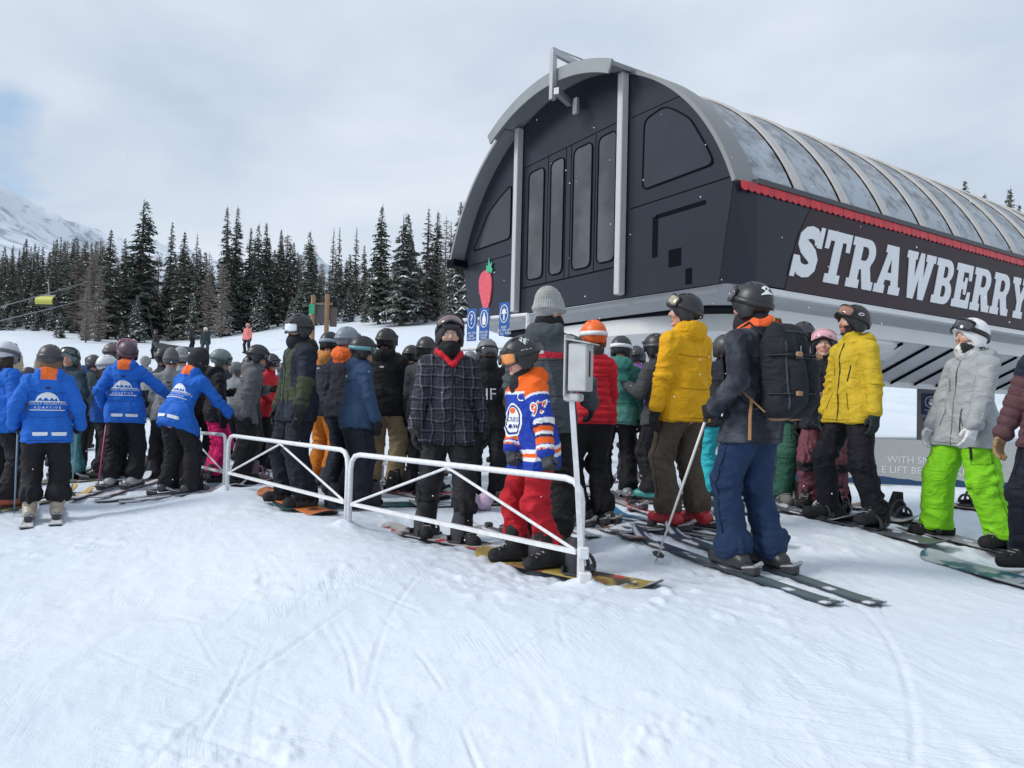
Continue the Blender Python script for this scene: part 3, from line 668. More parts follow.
def head_decal(info, V2, F_, c, yaw, pitch, name='print', r=1.0):
    """small mark on the helmet shell, centred in direction (yaw, pitch) of the head's axes"""
    a, b = math.radians(yaw), math.radians(pitch); Rh, hk = info['Rh'], info['hk']; S = SDF(); S.ell(info['h3']((0, -.010, .026)), np.array([.107, .131, .120])*hk, Rh, .01, 0)
    o = np.array([math.sin(a)*math.cos(b), math.cos(a)*math.cos(b), math.sin(b)]); ex = np.array([-math.cos(a), math.sin(a), 0]); ey = np.cross(o, ex); ey = ey if ey[2] > 0 else -ey
    V2 = np.asarray(V2, float)[:, :2]; P0 = info['h3']((0, -.010, .026))+(Rh @ (o[:, None]*.25+ex[:, None]*V2[:, 0]+ey[:, None]*V2[:, 1])).T
    P = project(S, P0, Rh @ -o, .004); mb = MB(); mb.add(P, F_, c); return mb.build(name, printm, info['helmet'], False)
# ------------------------------------------------------------------ snow ground: one sheet out to the horizon
def build_ground():
    az = np.concatenate([np.linspace(-180, -62, 24)[:-1], np.linspace(-62, -40, 40)[:-1], np.linspace(-40, 40, 420), np.linspace(40, 62, 40)[1:], np.linspace(62, 180, 24)[1:-1]])
    rr = np.concatenate([[.0], np.geomspace(.35, 1.4, 14)[:-1], np.geomspace(1.4, 24, 470)[:-1], np.geomspace(24, 130, 90)[:-1], np.geomspace(130, 900, 24)])
    A = np.radians(az); X = np.outer(rr, np.sin(A)); Y = np.outer(rr, np.cos(A)); Z = ground(X, Y)
    near = (X**2+Y**2 < 30**2)
    n = np.zeros_like(Z); x, y = X[near], Y[near]
    h = .022*(fbm(x*1.1, y*1.1, 0, 3, 3)-.5)+.009*(fbm(x*3.2, y*3.2, 1, 9, 3)-.5)
    crumb = np.clip(fbm(x*11, y*11, 2, 21, 3)-.56, 0, 1)*np.clip((fbm(x*.9, y*.9, 5, 33, 2)-.42)*5, 0, 1); h = h+.075*crumb
    sc = fbm(x*5+y*2, y*2.2-x*1.2, 3, 71, 3); h = h+.005*(1-np.abs(2*sc-1))**4+.007*(fbm(x*14, y*14, 6, 91, 3)-.5)+.006*(fbm(x*6.5, y*6.5, 7, 95, 3)-.5)
    rng = np.random.RandomState(5)
    for i in range(230):
        cx, cy = rng.uniform(-6, 5), rng.uniform(1.2, 8); a = rng.normal(math.radians(118), .35) if rng.rand() < .75 else rng.uniform(0, math.pi)
        ca, sa = math.cos(a), math.sin(a); u = (x-cx)*ca+(y-cy)*sa; v = -(x-cx)*sa+(y-cy)*ca; ln = rng.uniform(.35, 2.2); cur = rng.normal(0, .10)
        wd_ = rng.uniform(.006, .014); dep = rng.uniform(.0025, .007); v2 = v-cur*u*u; brk = np.clip((vnoise(x*3.5+i, y*3.5, 0, 7)-.3)*2.5, 0, 1); e = brk*np.exp(-(v2/wd_)**2)*np.clip(1.3*(1-(u/ln)**2), 0, 1); rim = np.exp(-((np.abs(v2)-wd_*2)/(wd_*.9))**2)*np.clip(1-(u/ln)**2, 0, 1); h = h-dep*e+dep*.5*rim*brk
    for i in range(240):                                   # boot scuffs and clods
        cx, cy = rng.uniform(-5, 5), rng.uniform(1.6, 9); q = ((x-cx)**2+(y-cy)**2); s_ = rng.uniform(.035, .11); dz = rng.uniform(-.011, .009); h = h+dz*np.exp(-q/s_**2)*(.6+.8*vnoise(x*26, y*26, 0, 5))
    for px_, py_ in ((584, 588), (348, 527), (226, 490)):        # snow banked against the barrier feet
        p_ = gpt(px_, py_); q = (x-p_[0])**2+(y-p_[1])**2; h = h+.055*np.exp(-q/.11**2)*(.5+fbm(x*18, y*18, 0, 6, 2))
    for sp_ in SPOT.values():                              # trodden snow round the standing skiers
        q = (x-sp_[0])**2+(y-sp_[1])**2; h = h+.030*np.exp(-q/.55**2)*(fbm(x*9, y*9, 0, 61, 3)-.5)*2
    d = np.sqrt(x*x+y*y); n[near] = h*np.clip((30-d)/10, 0, 1)
    far = ~near; n[far] = .25*(fbm(X[far]*.12, Y[far]*.12, 0, 8, 3)-.5)
    Z = Z+n; nr, na = Z.shape
    V = np.stack([X, Y, Z], -1).reshape(-1, 3)
    i, j = np.meshgrid(np.arange(1, nr-1), np.arange(na), indexing='ij'); j2 = (j+1) % na
    Q = np.stack([i*na+j, i*na+j2, (i+1)*na+j2, (i+1)*na+j], -1).reshape(-1, 4)[:, ::-1]
    c = np.arange(na); tri = np.stack([np.zeros(na, int), na+c, na+(c+1) % na, na+(c+1) % na], 1)
    m = bpy.data.materials.new('snow'); m.use_nodes = True; T = m.node_tree; b = T.nodes['Principled BSDF']
    b.inputs['Roughness'].default_value = .62; b.inputs['Specular IOR Level'].default_value = .25
    tcn = T.nodes.new('ShaderNodeTexCoord'); nz = T.nodes.new('ShaderNodeTexNoise'); nz.inputs['Scale'].default_value = .55; nz.inputs['Detail'].default_value = 6; T.links.new(tcn.outputs['Object'], nz.inputs['Vector'])
    rp = T.nodes.new('ShaderNodeValToRGB'); rp.color_ramp.elements[0].position = .3; rp.color_ramp.elements[0].color = (.60, .665, .745, 1); rp.color_ramp.elements[1].position = .7; rp.color_ramp.elements[1].color = (.70, .745, .805, 1)
    T.links.new(nz.outputs['Fac'], rp.inputs['Fac']); T.links.new(rp.outputs[0], b.inputs['Base Color'])
    n2 = T.nodes.new('ShaderNodeTexNoise'); n2.inputs['Scale'].default_value = 34; n2.inputs['Detail'].default_value = 6; n2.inputs['Roughness'].default_value = .65; T.links.new(tcn.outputs['Object'], n2.inputs['Vector'])
    bp = T.nodes.new('ShaderNodeBump'); bp.inputs['Strength'].default_value = .5; bp.inputs['Distance'].default_value = .011; T.links.new(n2.outputs['Fac'], bp.inputs['Height']); last = bp.outputs[0]
    for rot, sc_, sd_ in ((1.25, (.050, 1.1, 1), 1.3), (.35, (.042, .9, 1), 2.7), (1.95, (.060, 1.4, 1), 4.1)):     # fine scratches of edges running three ways
        mp_ = T.nodes.new('ShaderNodeMapping'); mp_.vector_type = 'TEXTURE'; mp_.inputs['Rotation'].default_value = (0, 0, rot); mp_.inputs['Scale'].default_value = sc_; mp_.inputs['Location'].default_value = (sd_, -sd_, 0); T.links.new(tcn.outputs['Object'], mp_.inputs['Vector'])
        n3 = T.nodes.new('ShaderNodeTexNoise'); n3.inputs['Scale'].default_value = 1.0; n3.inputs['Detail'].default_value = 3; n3.inputs['Distortion'].default_value = .25; T.links.new(mp_.outputs[0], n3.inputs['Vector'])
        r_ = mth('POWER', mth('SUBTRACT', 1.0, mth('ABSOLUTE', mth('MULTIPLY_ADD', n3.outputs['Fac'], 5.0, -2.5, T=T), T=T), T=T, clamp=True), 5.0, T=T)
        n4 = T.nodes.new('ShaderNodeTexNoise'); n4.inputs['Scale'].default_value = .9+.2*sd_; n4.inputs['Detail'].default_value = 2; T.links.new(tcn.outputs['Object'], n4.inputs['Vector']); mk = mth('MULTIPLY_ADD', n4.outputs['Fac'], 6.0, -3.2, clamp=True, T=T)
        b2 = T.nodes.new('ShaderNodeBump'); b2.invert = True; b2.inputs['Strength'].default_value = .35; b2.inputs['Distance'].default_value = .007; T.links.new(mth('MULTIPLY', r_, mk, T=T), b2.inputs['Height']); T.links.new(last, b2.inputs['Normal']); last = b2.outputs[0]
    T.links.new(last, b.inputs['Normal'])
    V = np.delete(V, np.s_[1:na], 0); Q = np.where(Q == 0, 0, Q-(na-1)); tri = np.where(tri == 0, 0, tri-(na-1))
    me_ = mesh_np('snow_ground', V, [tuple(q) for q in Q]+[tuple(q[:3]) for q in tri], m, None, True)
    tag(me_, kind='structure')

def build_mountains():
    # far snowy peaks as real relief: a broad ridge field from 500 m to 1500 m
    az = np.linspace(-58, 20, 230); rr = np.geomspace(260, 1500, 90); A = np.radians(az)
    X = np.outer(rr, np.sin(A)); Y = np.outer(rr, np.cos(A))
    prof = np.interp(az, [-58, -44, -39, -34.6, -31, -27.5, -24, -21, -18.5, -15.5, -13, -10, -7, -4, 0, 20], [120, 165, 182, 154, 132, 118, 112, 108, 116, 122, 112, 98, 90, 84, 70, 50])
    t = np.clip((rr-260)/(1050-260), 0, 1.25); s = t**1.35
    Z = 10+prof[None, :]*s[:, None]*(1050/760)
    nz_ = fbm(X*.006, Y*.006, 0, 4, 5); rg = 1-np.abs(2*nz_-1); Z = Z+(rg-.55)*44*s[:, None]**.8+10*(fbm(X*.03, Y*.03, 0, 14, 4)-.5)*s[:, None]
    Z = np.where(rr[:, None] > 1150, Z-(rr[:, None]-1150)*.5, Z)
    nr, na = Z.shape; V = np.stack([X, Y, Z], -1).reshape(-1, 3); i, j = np.meshgrid(np.arange(nr-1), np.arange(na-1), indexing='ij')
    Q = np.stack([i*na+j, i*na+j+1, (i+1)*na+j+1, (i+1)*na+j], -1).reshape(-1, 4)[:, ::-1]
    m = bpy.data.materials.new('mountain_snow'); m.use_nodes = True; T = m.node_tree; b = T.nodes['Principled BSDF']; b.inputs['Roughness'].default_value = .8
    tcn = T.nodes.new('ShaderNodeTexCoord'); nz = T.nodes.new('ShaderNodeTexNoise'); nz.inputs['Scale'].default_value = .028; nz.inputs['Detail'].default_value = 9; nz.inputs['Roughness'].default_value = .72; nz.inputs['Distortion'].default_value = .6; T.links.new(tcn.outputs['Object'], nz.inputs['Vector'])
    sx = T.nodes.new('ShaderNodeSeparateXYZ'); T.links.new(tcn.outputs['Object'], sx.inputs[0])
    f = mth('ADD', nz.outputs['Fac'], mth('MULTIPLY', sx.outputs['Z'], .00022, T=T), T=T)
    rp = T.nodes.new('ShaderNodeValToRGB'); ee = rp.color_ramp.elements; ee[0].position = .44; ee[0].color = (.33, .37, .43, 1); ee[1].position = .54; ee[1].color = (.66, .71, .78, 1)  # rock and snow greyed in the colour, standing in for distance haze
    T.links.new(f, rp.inputs['Fac']); T.links.new(rp.outputs[0], b.inputs['Base Color'])
    tag(mesh_np('mountain', V, Q, m, None, True), kind='structure')

# ------------------------------------------------------------------ conifers
needle = mat('needles', (.030, .042, .036), .8, attr=True, spec=.2)
bark = mat('bark', (.085, .066, .054), .9, var=.3, vscale=12)
tsnow = mat('tree_snow', (.78, .81, .86), .7)
twig = mat('dead_twigs', (.24, .205, .185), .9)
def conifer_mesh(seed, hgt, rad, dens, snow, bare=0.0, tint=(.030, .042, .036)):
    """a crown: whorls of drooping boughs, each a fan of small needle sprays; snow lies on part of them"""
    rng = np.random.RandomState(seed); V, Fq, MI, Cc = [], [], [], []
    z = hgt*rng.uniform(.05, .10); lean_ = rng.normal(0, .012, 2)
    while z < hgt*.985:
        t = z/hgt; r = rad*((1-t)**.78)*(1.0 if t > .12 else .75+2*t)+.05; n = int(rng.randint(5, 8)*dens*(1.0 if t < .85 else .7))+2
        for q in range(n):
            if rng.rand() < .12: continue
            a = rng.uniform(0, 2*math.pi); L_ = r*rng.uniform(.55, 1.15); zz = z+rng.uniform(-.12, .12)*hgt*.05; droop = rng.uniform(.15, .55)*(1-.55*t); w0 = max(.10, L_*rng.uniform(.26, .42))
            ca, sa = math.cos(a), math.sin(a); base = np.array([lean_[0]*zz, lean_[1]*zz, zz]); ns = max(3, int(L_/.22)); sh = rng.uniform(.6, 1.45)
            for i in range(ns):
                s0, s1 = i/ns, (i+1.35)/ns; w = w0*(1-abs(2*s0-.75)**2*.55)*rng.uniform(.6, 1.2)
                p0 = base+np.array([ca*L_*s0, sa*L_*s0, -droop*L_*s0**1.4+.10*L_*s0]); p1 = base+np.array([ca*L_*s1, sa*L_*s1, -droop*L_*s1**1.4+.10*L_*s1-rng.uniform(0, .10)])
                side = np.array([-sa, ca, 0.]); tw = rng.uniform(-.5, .5)
                for sg in (-1, 1):
                    tip = p1+side*sg*w+np.array([0, 0, -w*rng.uniform(.15, .75)+tw*.1]); b = len(V)
                    V += [p0, p0+(p1-p0)*.55+side*sg*w*.35, tip, p1]; Fq.append((b, b+1, b+2, b+3)); sn = rng.rand() < .75*snow*(.35+.65*s0); MI.append(1 if sn else 0); Cc += [np.array(tint)*sh*rng.uniform(.8, 1.2)]*4
                if rng.rand() < .5:
                    b = len(V); dn = np.array([0, 0, -rng.uniform(.12, .30)*min(1, L_)]); V += [p0, p1, p1+dn*.6, p0+dn]; Fq.append((b, b+1, b+2, b+3)); MI.append(0); Cc += [np.array(tint)*sh*.8]*4
        z += hgt*rng.uniform(.016, .030)*(1.25 if t < .7 else .9)/max(dens, .5)
    b = len(V); V += [np.array([lean_[0]*hgt-.04, 0, hgt*.95]), np.array([lean_[0]*hgt+.04, 0, hgt*.95]), np.array([lean_[0]*hgt, .01, hgt*1.02]), np.array([lean_[0]*hgt, .03, hgt*.96])]; Fq.append((b, b+1, b+2, b+3)); MI.append(0); Cc += [np.array(tint)]*4
    me = bpy.data.meshes.new('crown'); me.from_pydata([tuple(v) for v in V], [], Fq); me.materials.append(needle); me.materials.append(tsnow); me.polygons.foreach_set('material_index', np.array(MI, np.int32))
    at_ = me.color_attributes.new('Col', 'FLOAT_COLOR', 'POINT'); c4 = np.ones((len(V), 4), np.float32); c4[:, :3] = np.array(Cc); at_.data.foreach_set('color', c4.ravel()); me.update()
    return me
def bare_mesh(seed, hgt, rad):
    """larch without needles: a fuzz of fine grey-brown twigs"""
    rng = np.random.RandomState(seed); mb = MB(); z = hgt*.08
    while z < hgt*.97:
        t = z/hgt; r = rad*(1-t)**.7+.08
        for q in range(rng.randint(4, 8)):
            a = rng.uniform(0, 6.28); L_ = r*rng.uniform(.4, 1.1); up = rng.uniform(-.15, .35); p0 = np.array([0, 0, z]); d = np.array([math.cos(a), math.sin(a), up]); p1 = p0+d*L_; mb.tube([p0, p1], [.030, .012], 3, cap=False)
            for s_ in range(int(3+L_*5)):
                u_ = rng.uniform(.25, 1); q0 = p0+d*L_*u_; dd = np.array([math.cos(a+rng.normal(0, 1)), math.sin(a+rng.normal(0, 1)), rng.uniform(-.4, .7)])*rng.uniform(.12, .34); mb.tube([q0, q0+dd], [.017, .010], 3, cap=False)
        z += hgt*rng.uniform(.014, .028)
    me = mb.build('crown', twig).data; o = [o for o in C.objects if o.data == me][0]; bpy.data.objects.remove(o); return me
def trunk_mesh(hgt, r):
    mb = MB(); mb.tube([(0, 0, -.6), (0, 0, hgt*.35), (0, 0, hgt*.75), (0, 0, hgt)], [r, r*.78, r*.4, .015], 7); o = mb.build('trunk', bark); me = o.data; bpy.data.objects.remove(o); return me
def build_trees():
    kinds = {}
    specs = [('spruce', 12.0, 1.75, 1.4, .09), ('spruce', 11.0, 1.5, 1.45, .10), ('spruce', 13.0, 1.6, 1.3, .09), ('spruce', 10.0, 2.0, 1.4, .30), ('spruce', 9.0, 1.45, 1.2, .20), ('spruce', 12.0, 1.35, 1.0, .20), ('spruce', 6.5, 1.5, 1.2, .38)]
    protos = [(conifer_mesh(50+i, s[1], s[2], s[3], s[4], tint=((.092, .118, .096), (.108, .126, .096), (.096, .112, .092), (.112, .128, .112), (.128, .128, .108), (.122, .122, .104), (.110, .126, .102))[i]), trunk_mesh(s[1]*.99, .19), s[1]) for i, s in enumerate(specs)]
    larch = [(bare_mesh(80+i, h, r), trunk_mesh(h, .12), h) for i, (h, r) in enumerate(((10, 1.5), (11.5, 1.2), (8.5, 1.6)))]
    rng = random.Random(11)
    def tree(kind, idx, px, d, top=None, hgt=None, label=None, group='conifers at the edge of the slope', sx=1.0):
        pr = (protos if kind == 'spruce' else larch)[idx]; x = (px-512)/FPX*d; y = d; z = gz(x, y)
        if hgt is None:
            r = ray(px, top); hgt = CAM[2]+r[2]*d/r[1]-z
        s = hgt/pr[2]; e = empty('spruce_tree' if kind == 'spruce' else 'larch_tree', (x, y, z-.05), rng.uniform(0, 6.28), label, 'tree', group); e.scale = (s*sx, s*sx, s)
        link('crown', pr[0], e); link('trunk', pr[1], e); return e
    # the trees one can pick out, from left to right: image column, distance, row of the top, proportions
    named = [(137, 68, 197, 0, 1.35, 'tallest dark spruce of the left slope, broad and pointed, above the blue jackets'),
             (105, 66, 228, 1, 1.25, 'dark pointed spruce just left of the tallest spruce'), (120, 69, 236, 2, 1.0, 'spruce with brownish top tucked against the left side of the tallest spruce'),
             (166, 70, 220, 2, .8, 'slim spruce right of the tallest spruce, with a thin spire'), (179, 66, 230, 1, 1.15, 'full dark spruce second to the right of the tallest one'),
             (192, 72, 232, 5, .8, 'thin sparse spruce between full trees at the edge of the slope, behind the bent instructor'),
             (222, 66, 205, 2, .9, 'left one of the twin dark spires above the red-jacketed skiers'), (231, 67, 204, 0, .8, 'right one of the twin dark spires above the red-jacketed skiers'),
             (245, 68, 226, 2, .95, 'spruce with even dark cone just right of the twin spires'), (254, 67, 222, 0, .95, 'dark spruce above the pink-topped skier, shoulder to shoulder with its left neighbour'),
             (262, 68, 221, 2, 1.0, 'broad dark spruce behind the trail map posts, left of a gap'), (276, 69, 228, 1, .85, 'single narrow spruce cone standing left of the leaning dead top'),
             (290, 70, 241, 4, .9, 'shorter greyish spruce left of the leaning dead top'), (306, 64, 229, 0, 1.1, 'dark spruce under the leaning dead top above the trail map board'),
             (329, 74, 227, 5, .75, 'left one of two thin grey spires right of the trail map board'), (335, 73, 225, 5, .7, 'right one of two thin grey spires right of the trail map board'),
             (352, 74, 226, 5, .8, 'thin pale spire between the trail map board and the large frosted spruce'), (361, 76, 244, 4, .8, 'short thin spruce left of the large frosted spruce'),
             (377, 60, 203, 0, 1.1, 'tall thick spruce with dark top left of the frosted pair'), (399, 57, 212, 3, 1.15, 'snow-dusted broad spruce standing alone on the snow in front of the others'), (406, 60, 222, 1, .9, 'dark narrow spruce touching the right side of the snow-dusted one'),
             (424, 59, 206, 5, 1.2, 'tall sparse spruce with frosty branches nearest the station on its left'), (433, 62, 209, 0, 1.0, 'dark spire behind the sparse frosty spruce by the station'), (447, 62, 220, 5, .9, 'thin open spruce by the left eave of the station'),
             (460, 55, 200, 3, .9, 'spruce half hidden behind the curved left eave of the station')]
    for px, d, top, i, sx, lab in named: tree('spruce', i, px, d, top, None, lab, sx=sx)
    for px, d, top, i, lab in ((96, 62, 262, 0, 'bare grey-brown larch with open twigs by the chairlift line'), (205, 63, 250, 1, 'bare grey larch between dark spruces behind the bent instructor'), (219, 62, 262, 2, 'low bare larch below the twin dark spires'), (442, 60, 215, 1, 'bare pale larch beside the left eave of the station'), (318, 68, 262, 2, 'bare brown larch behind the trail map board'), (84, 60, 285, 2, 'small bare larch at the left foot of the forest'), (455, 63, 214, 0, 'bare larch against the sky next to the curved eave')): tree('larch', i, px, d, top, None, lab)
    for i in range(130):                                    # the belt of lower trees behind
        px = 60+(i*7.3) % 398+rng.uniform(-4, 4); d = rng.uniform(70, 96); top = 256-10*math.sin(px*.03)+rng.uniform(-16, 24)
        kd = 'spruce' if rng.random() < .62 else 'larch'
        tree(kd, rng.choice((0, 1, 2, 4, 5)) if kd == 'spruce' else rng.randrange(3), px, d, top, None, 'lower conifer packed in the dark belt behind the front row of trees', 'packed conifers behind the front row', sx=rng.uniform(1.0, 1.5))
    for i in range(60):                                    # smaller grey trees at the far left
        px = -16+i*1.8+rng.uniform(-3, 3); d = rng.uniform(84, 118); top = 249+rng.uniform(-14, 18)
        tree('spruce', rng.choice((1, 4, 5, 2)), px, d, top, None, 'greyish distant conifer of the thick stand behind the yellow chair', 'conifers behind the yellow chair')
    for i in range(62):                                    # low firs and shrubs along the foot of the forest
        px = rng.uniform(-8, 470); d = rng.uniform(62, 69) if px > 50 else rng.uniform(78, 84)
        tree('spruce', 6, px, d, None, rng.uniform(1.2, 4.6), 'small snow-dusted fir at the foot of the forest', 'young firs along the forest foot')
    for px, d, top, lab in ((963, 46, 178, 'spruce top poking above the arched roof, left of its pair'), (1010, 44, 186, 'pointed spruce top above the far end of the arched roof'), (1019, 52, 203, 'thin spruce top at the right edge above the roof'), (984, 50, 192, 'faint sparse treetop between the two spruce tops above the roof')): tree('spruce' if px != 982 else 'larch', 1 if px != 982 else 0, px, d, top, None, lab, 'treetops behind the roof')
    # the far forest on the mountain foot: one mass of little cones
    V, Fq, Cc = [], [], []; r2 = np.random.RandomState(3); mdeps = {}
    for i in range(2600):
        a = math.radians(r2.uniform(-37, -2)); d = r2.uniform(150, 420)*(1 if r2.rand() < .7 else 1.6); x, y = d*math.sin(a), d*math.cos(a)
        if d > 400 and vnoise(x*.012, y*.012, 0, 5) < .5: continue
        if d < 255: z = gz(x, y)
        else: z = None
        mdeps.setdefault('p', []).append((x, y, z, d))
    mo = bpy.data.objects['mountain']; dg = bpy.context.evaluated_depsgraph_get(); dg.update()
    for x, y, z, d in mdeps['p']:
        ok, loc, nn, fi = mo.ray_cast((x, y, 900), (0, 0, -1)); zm = loc[2] if ok else -99; z = max(zm, gz(x, y) if d < 255 else -99)
        if z < -50: continue
        h = r2.uniform(5, 11)*(1 if d < 300 else .8); w = h*r2.uniform(.10, .16); b = len(V); c = np.array([.045, .055, .062])*r2.uniform(.7, 1.5)
        for lv in range(3):
            zb, zt, ww = z+h*(.08+.27*lv), z+h*(.50+.26*lv), w*(1-.27*lv); b = len(V)
            for q in range(5): an = q*1.2566+r2.uniform(0, .4); V.append((x+ww*math.cos(an)*r2.uniform(.7, 1.2), y+ww*math.sin(an), zb-r2.uniform(0, .08)*h)); Cc.append(c*r2.uniform(.8, 1.3))
            V.append((x, y, zt)); Cc.append(c)
            for q in range(5): Fq.append((b+q, b+(q+1) % 5, b+5))
    tag(mesh_np('forest', V, Fq, needle, None, False, np.array(Cc)), 'grey conifer forest thinning out up the snowy mountainside', 'forest', kind='stuff')
# ------------------------------------------------------------------ lift station
SA = math.radians(33.5)
SU = np.array([math.sin(SA), -math.cos(SA), 0]); SV = np.array([math.cos(SA), math.sin(SA), 0]); UPZ = np.array([0, 0, 1.])
SR = at(733, 176, 11.0); SR[2] = 0
def SP(s, v, z): return SR+SU*s+SV*v+UPZ*z
AC, AZ, AR = -4.05, 3.49, 4.35
def arc(t, r=AR): return AC+r*math.cos(t), AZ+r*math.sin(t)
T0, T1 = math.radians(19.8), math.radians(160.2)
def navy(name, c, rough=.32):
    return mat(name, c, rough, var=.25, vscale=.9, spec=.28)
def rounded(pts, r=.06, n=5):
    """rounds the corners of a polygon"""
    o = []; m = len(pts)
    for i in range(m):
        p, a, b = np.array(pts[i], float), np.array(pts[i-1], float), np.array(pts[(i+1) % m], float); ra = min(r, np.linalg.norm(a-p)*.45, np.linalg.norm(b-p)*.45); p0, p1 = p+unit(a-p)*ra, p+unit(b-p)*ra
        for q in range(n+1): t = q/n; o.append(tuple((1-t)**2*p0+2*t*(1-t)*p+t*t*p1))
    return o
def inset(pts, d):
    o = []; m = len(pts); ar = sum(pts[i][0]*pts[(i+1) % m][1]-pts[(i+1) % m][0]*pts[i][1] for i in range(m)); sg = 1 if ar > 0 else -1
    for i in range(m):
        p, a, b = [np.array(q, float) for q in (pts[i], pts[i-1], pts[(i+1) % m])]; e1, e2 = unit(p-a), unit(b-p); n1_, n2_ = np.array([-e1[1], e1[0]])*sg, np.array([-e2[1], e2[0]])*sg; bi = n1_+n2_; bi = bi/max(bi@bi, .3)*2*.5*2/2
        o.append(tuple(p+bi*d))
    return o
def build_station():
    root = empty('lift_station', SP(-4, 6, 0), 0, 'large dark navy chairlift terminal with arched ribbed glass roof and white strawberry lettering', 'lift station')
    off = SP(-4, 6, 0)
    def B(mb, name, m, par=None, sm=False):
        mb.v = [tuple(np.array(p)-off) for p in mb.v]; return mb.build(name, m, root if par is None else par, sm)
    navm, navd = navy('navy_cladding', (.018, .022, .033), .30), mat('seam_black', (.004, .005, .008), .9, spec=.08)
    # facade: arch-topped plate with a recessed seam pattern; lower right edge slopes in
    def plate(poly, v0, th, col=(.5,)*3):
        mb = MB(); mb.prism(poly, SP(0, v0, 0), SU, UPZ, SV, th, col); return mb
    arcp = [arc(T0+(T1-T0)*i/40, AR-.05) for i in range(41)]
    body = arcp+[(-8.10, 4.80), (-7.72, 3.47), (-.24, 3.45), (.0, 4.9)]
    B(plate(body, 0, .12), 'facade', navm)
    # panel seams: thin black strips standing 3 mm proud
    mb = MB()
    def strip(p, q, wd_=.022, v=-.003, th=.003):
        p, q = np.array(p), np.array(q); t = unit(q-p); n_ = np.array([-t[1], t[0]])*wd_/2; mb.prism([tuple(p+n_), tuple(p-n_), tuple(q-n_), tuple(q+n_)], SP(0, v, 0), SU, UPZ, SV, th)
    strip((-8.05, 4.80), (-5.83, 4.80)); strip((-2.25, 5.0), (-.05, 5.03)); strip((-5.58, 4.0), (-2.52, 4.03), .03); strip((-5.58, 6.58), (-2.52, 6.66), .02); strip((-2.25, 6.62), (-1.05, 6.62), .016)
    for s_ in (-5.56, -2.54): strip((s_, 4.0), (s_, 6.6), .02)
    for s_ in (-4.72, -4.12, -3.96, -3.22): strip((s_, 4.03), (s_, 6.62), .022)
    strip((-1.62, 4.05), (-1.62, 4.74), .13); strip((-1.62, 4.73), (-.52, 4.75), .075); mb.prism([(-1.30, 3.83), (-1.02, 3.83), (-1.02, 4.12), (-1.30, 4.12)], SP(0, -.004, 0), SU, UPZ, SV, .004); mb.prism([(-.92, 3.5), (-.78, 3.5), (-.78, 3.76), (-.92, 3.76)], SP(0, -.004, 0), SU, UPZ, SV, .004)
    B(mb, 'panel_seams', navd)
    # windows: pane glass sunk behind a rounded black gasket
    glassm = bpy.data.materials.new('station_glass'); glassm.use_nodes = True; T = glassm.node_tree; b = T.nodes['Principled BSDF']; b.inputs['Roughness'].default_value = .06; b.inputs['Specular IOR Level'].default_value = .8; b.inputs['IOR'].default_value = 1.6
    tcn = T.nodes.new('ShaderNodeTexCoord'); nz = T.nodes.new('ShaderNodeTexNoise'); nz.inputs['Scale'].default_value = .8; nz.inputs['Detail'].default_value = 4; nz.inputs['Roughness'].default_value = .6; T.links.new(tcn.outputs['Object'], nz.inputs['Vector']); rp = T.nodes.new('ShaderNodeValToRGB'); rp.color_ramp.elements[0].position = .42; rp.color_ramp.elements[0].color = (.012, .017, .020, 1); rp.color_ramp.elements[1].position = .62; rp.color_ramp.elements[1].color = (.05, .058, .063, 1); T.links.new(nz.outputs['Fac'], rp.inputs['Fac']); T.links.new(rp.outputs[0], b.inputs['Base Color'])  # mottled base colour stands in for reflections in the panes
    dkglass = mat('dark_side_glass', (.020, .025, .036), .14, spec=.5, var=.4, vscale=1.3)
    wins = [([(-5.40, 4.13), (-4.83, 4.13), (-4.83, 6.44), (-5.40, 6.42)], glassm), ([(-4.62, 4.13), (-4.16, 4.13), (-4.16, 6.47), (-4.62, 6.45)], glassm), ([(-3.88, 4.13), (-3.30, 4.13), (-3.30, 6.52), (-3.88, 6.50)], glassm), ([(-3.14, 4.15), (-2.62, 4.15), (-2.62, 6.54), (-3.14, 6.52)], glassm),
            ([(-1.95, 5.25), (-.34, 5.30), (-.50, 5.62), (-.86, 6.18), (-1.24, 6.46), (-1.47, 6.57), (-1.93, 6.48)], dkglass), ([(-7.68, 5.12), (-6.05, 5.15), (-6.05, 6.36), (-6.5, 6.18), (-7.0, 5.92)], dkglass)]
    for poly, gm in wins:
        rp = rounded(poly, .16 if gm is glassm else .14, 6); ip = rounded(inset(poly, .045), .13, 6)
        if sum(rp[i][0]*rp[(i+1) % len(rp)][1]-rp[(i+1) % len(rp)][0]*rp[i][1] for i in range(len(rp))) < 0: pass
        mb = MB(); n = len(rp); V = []
        for dv in (-.003, -.022):
            for pp in (rp, ip): V += [SP(p[0], dv, p[1]) for p in pp]
        fs = []
        for i in range(n):
            j = (i+1) % n; fs += [(2*n+i, 2*n+j, 3*n+j, 3*n+i), (i, 2*n+i, 2*n+j, j)[::-1], (n+i, n+j, 3*n+j, 3*n+i)]
        mb.add(V, fs); wf = B(mb, 'window', navd)
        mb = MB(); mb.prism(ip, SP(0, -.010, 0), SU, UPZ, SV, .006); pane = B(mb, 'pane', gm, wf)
    # pillars
    for s_ in (-5.70, -2.40):
        zt = AZ+math.sqrt((AR-.02)**2-(s_-AC)**2)-.05; mb = MB(); mb.box(SP(s_, -.085, (3.50+zt)/2), (.14, .15, zt-3.50), np.c_[SU, SV, UPZ], (.7,)*3, .012); B(mb, 'pillar', mat('pillar_grey', (.46, .46, .46), .4, var=.08))
    # roof: edge shell, hood between the pillars, ribs and glass bays along the length
    LEN = 17.0
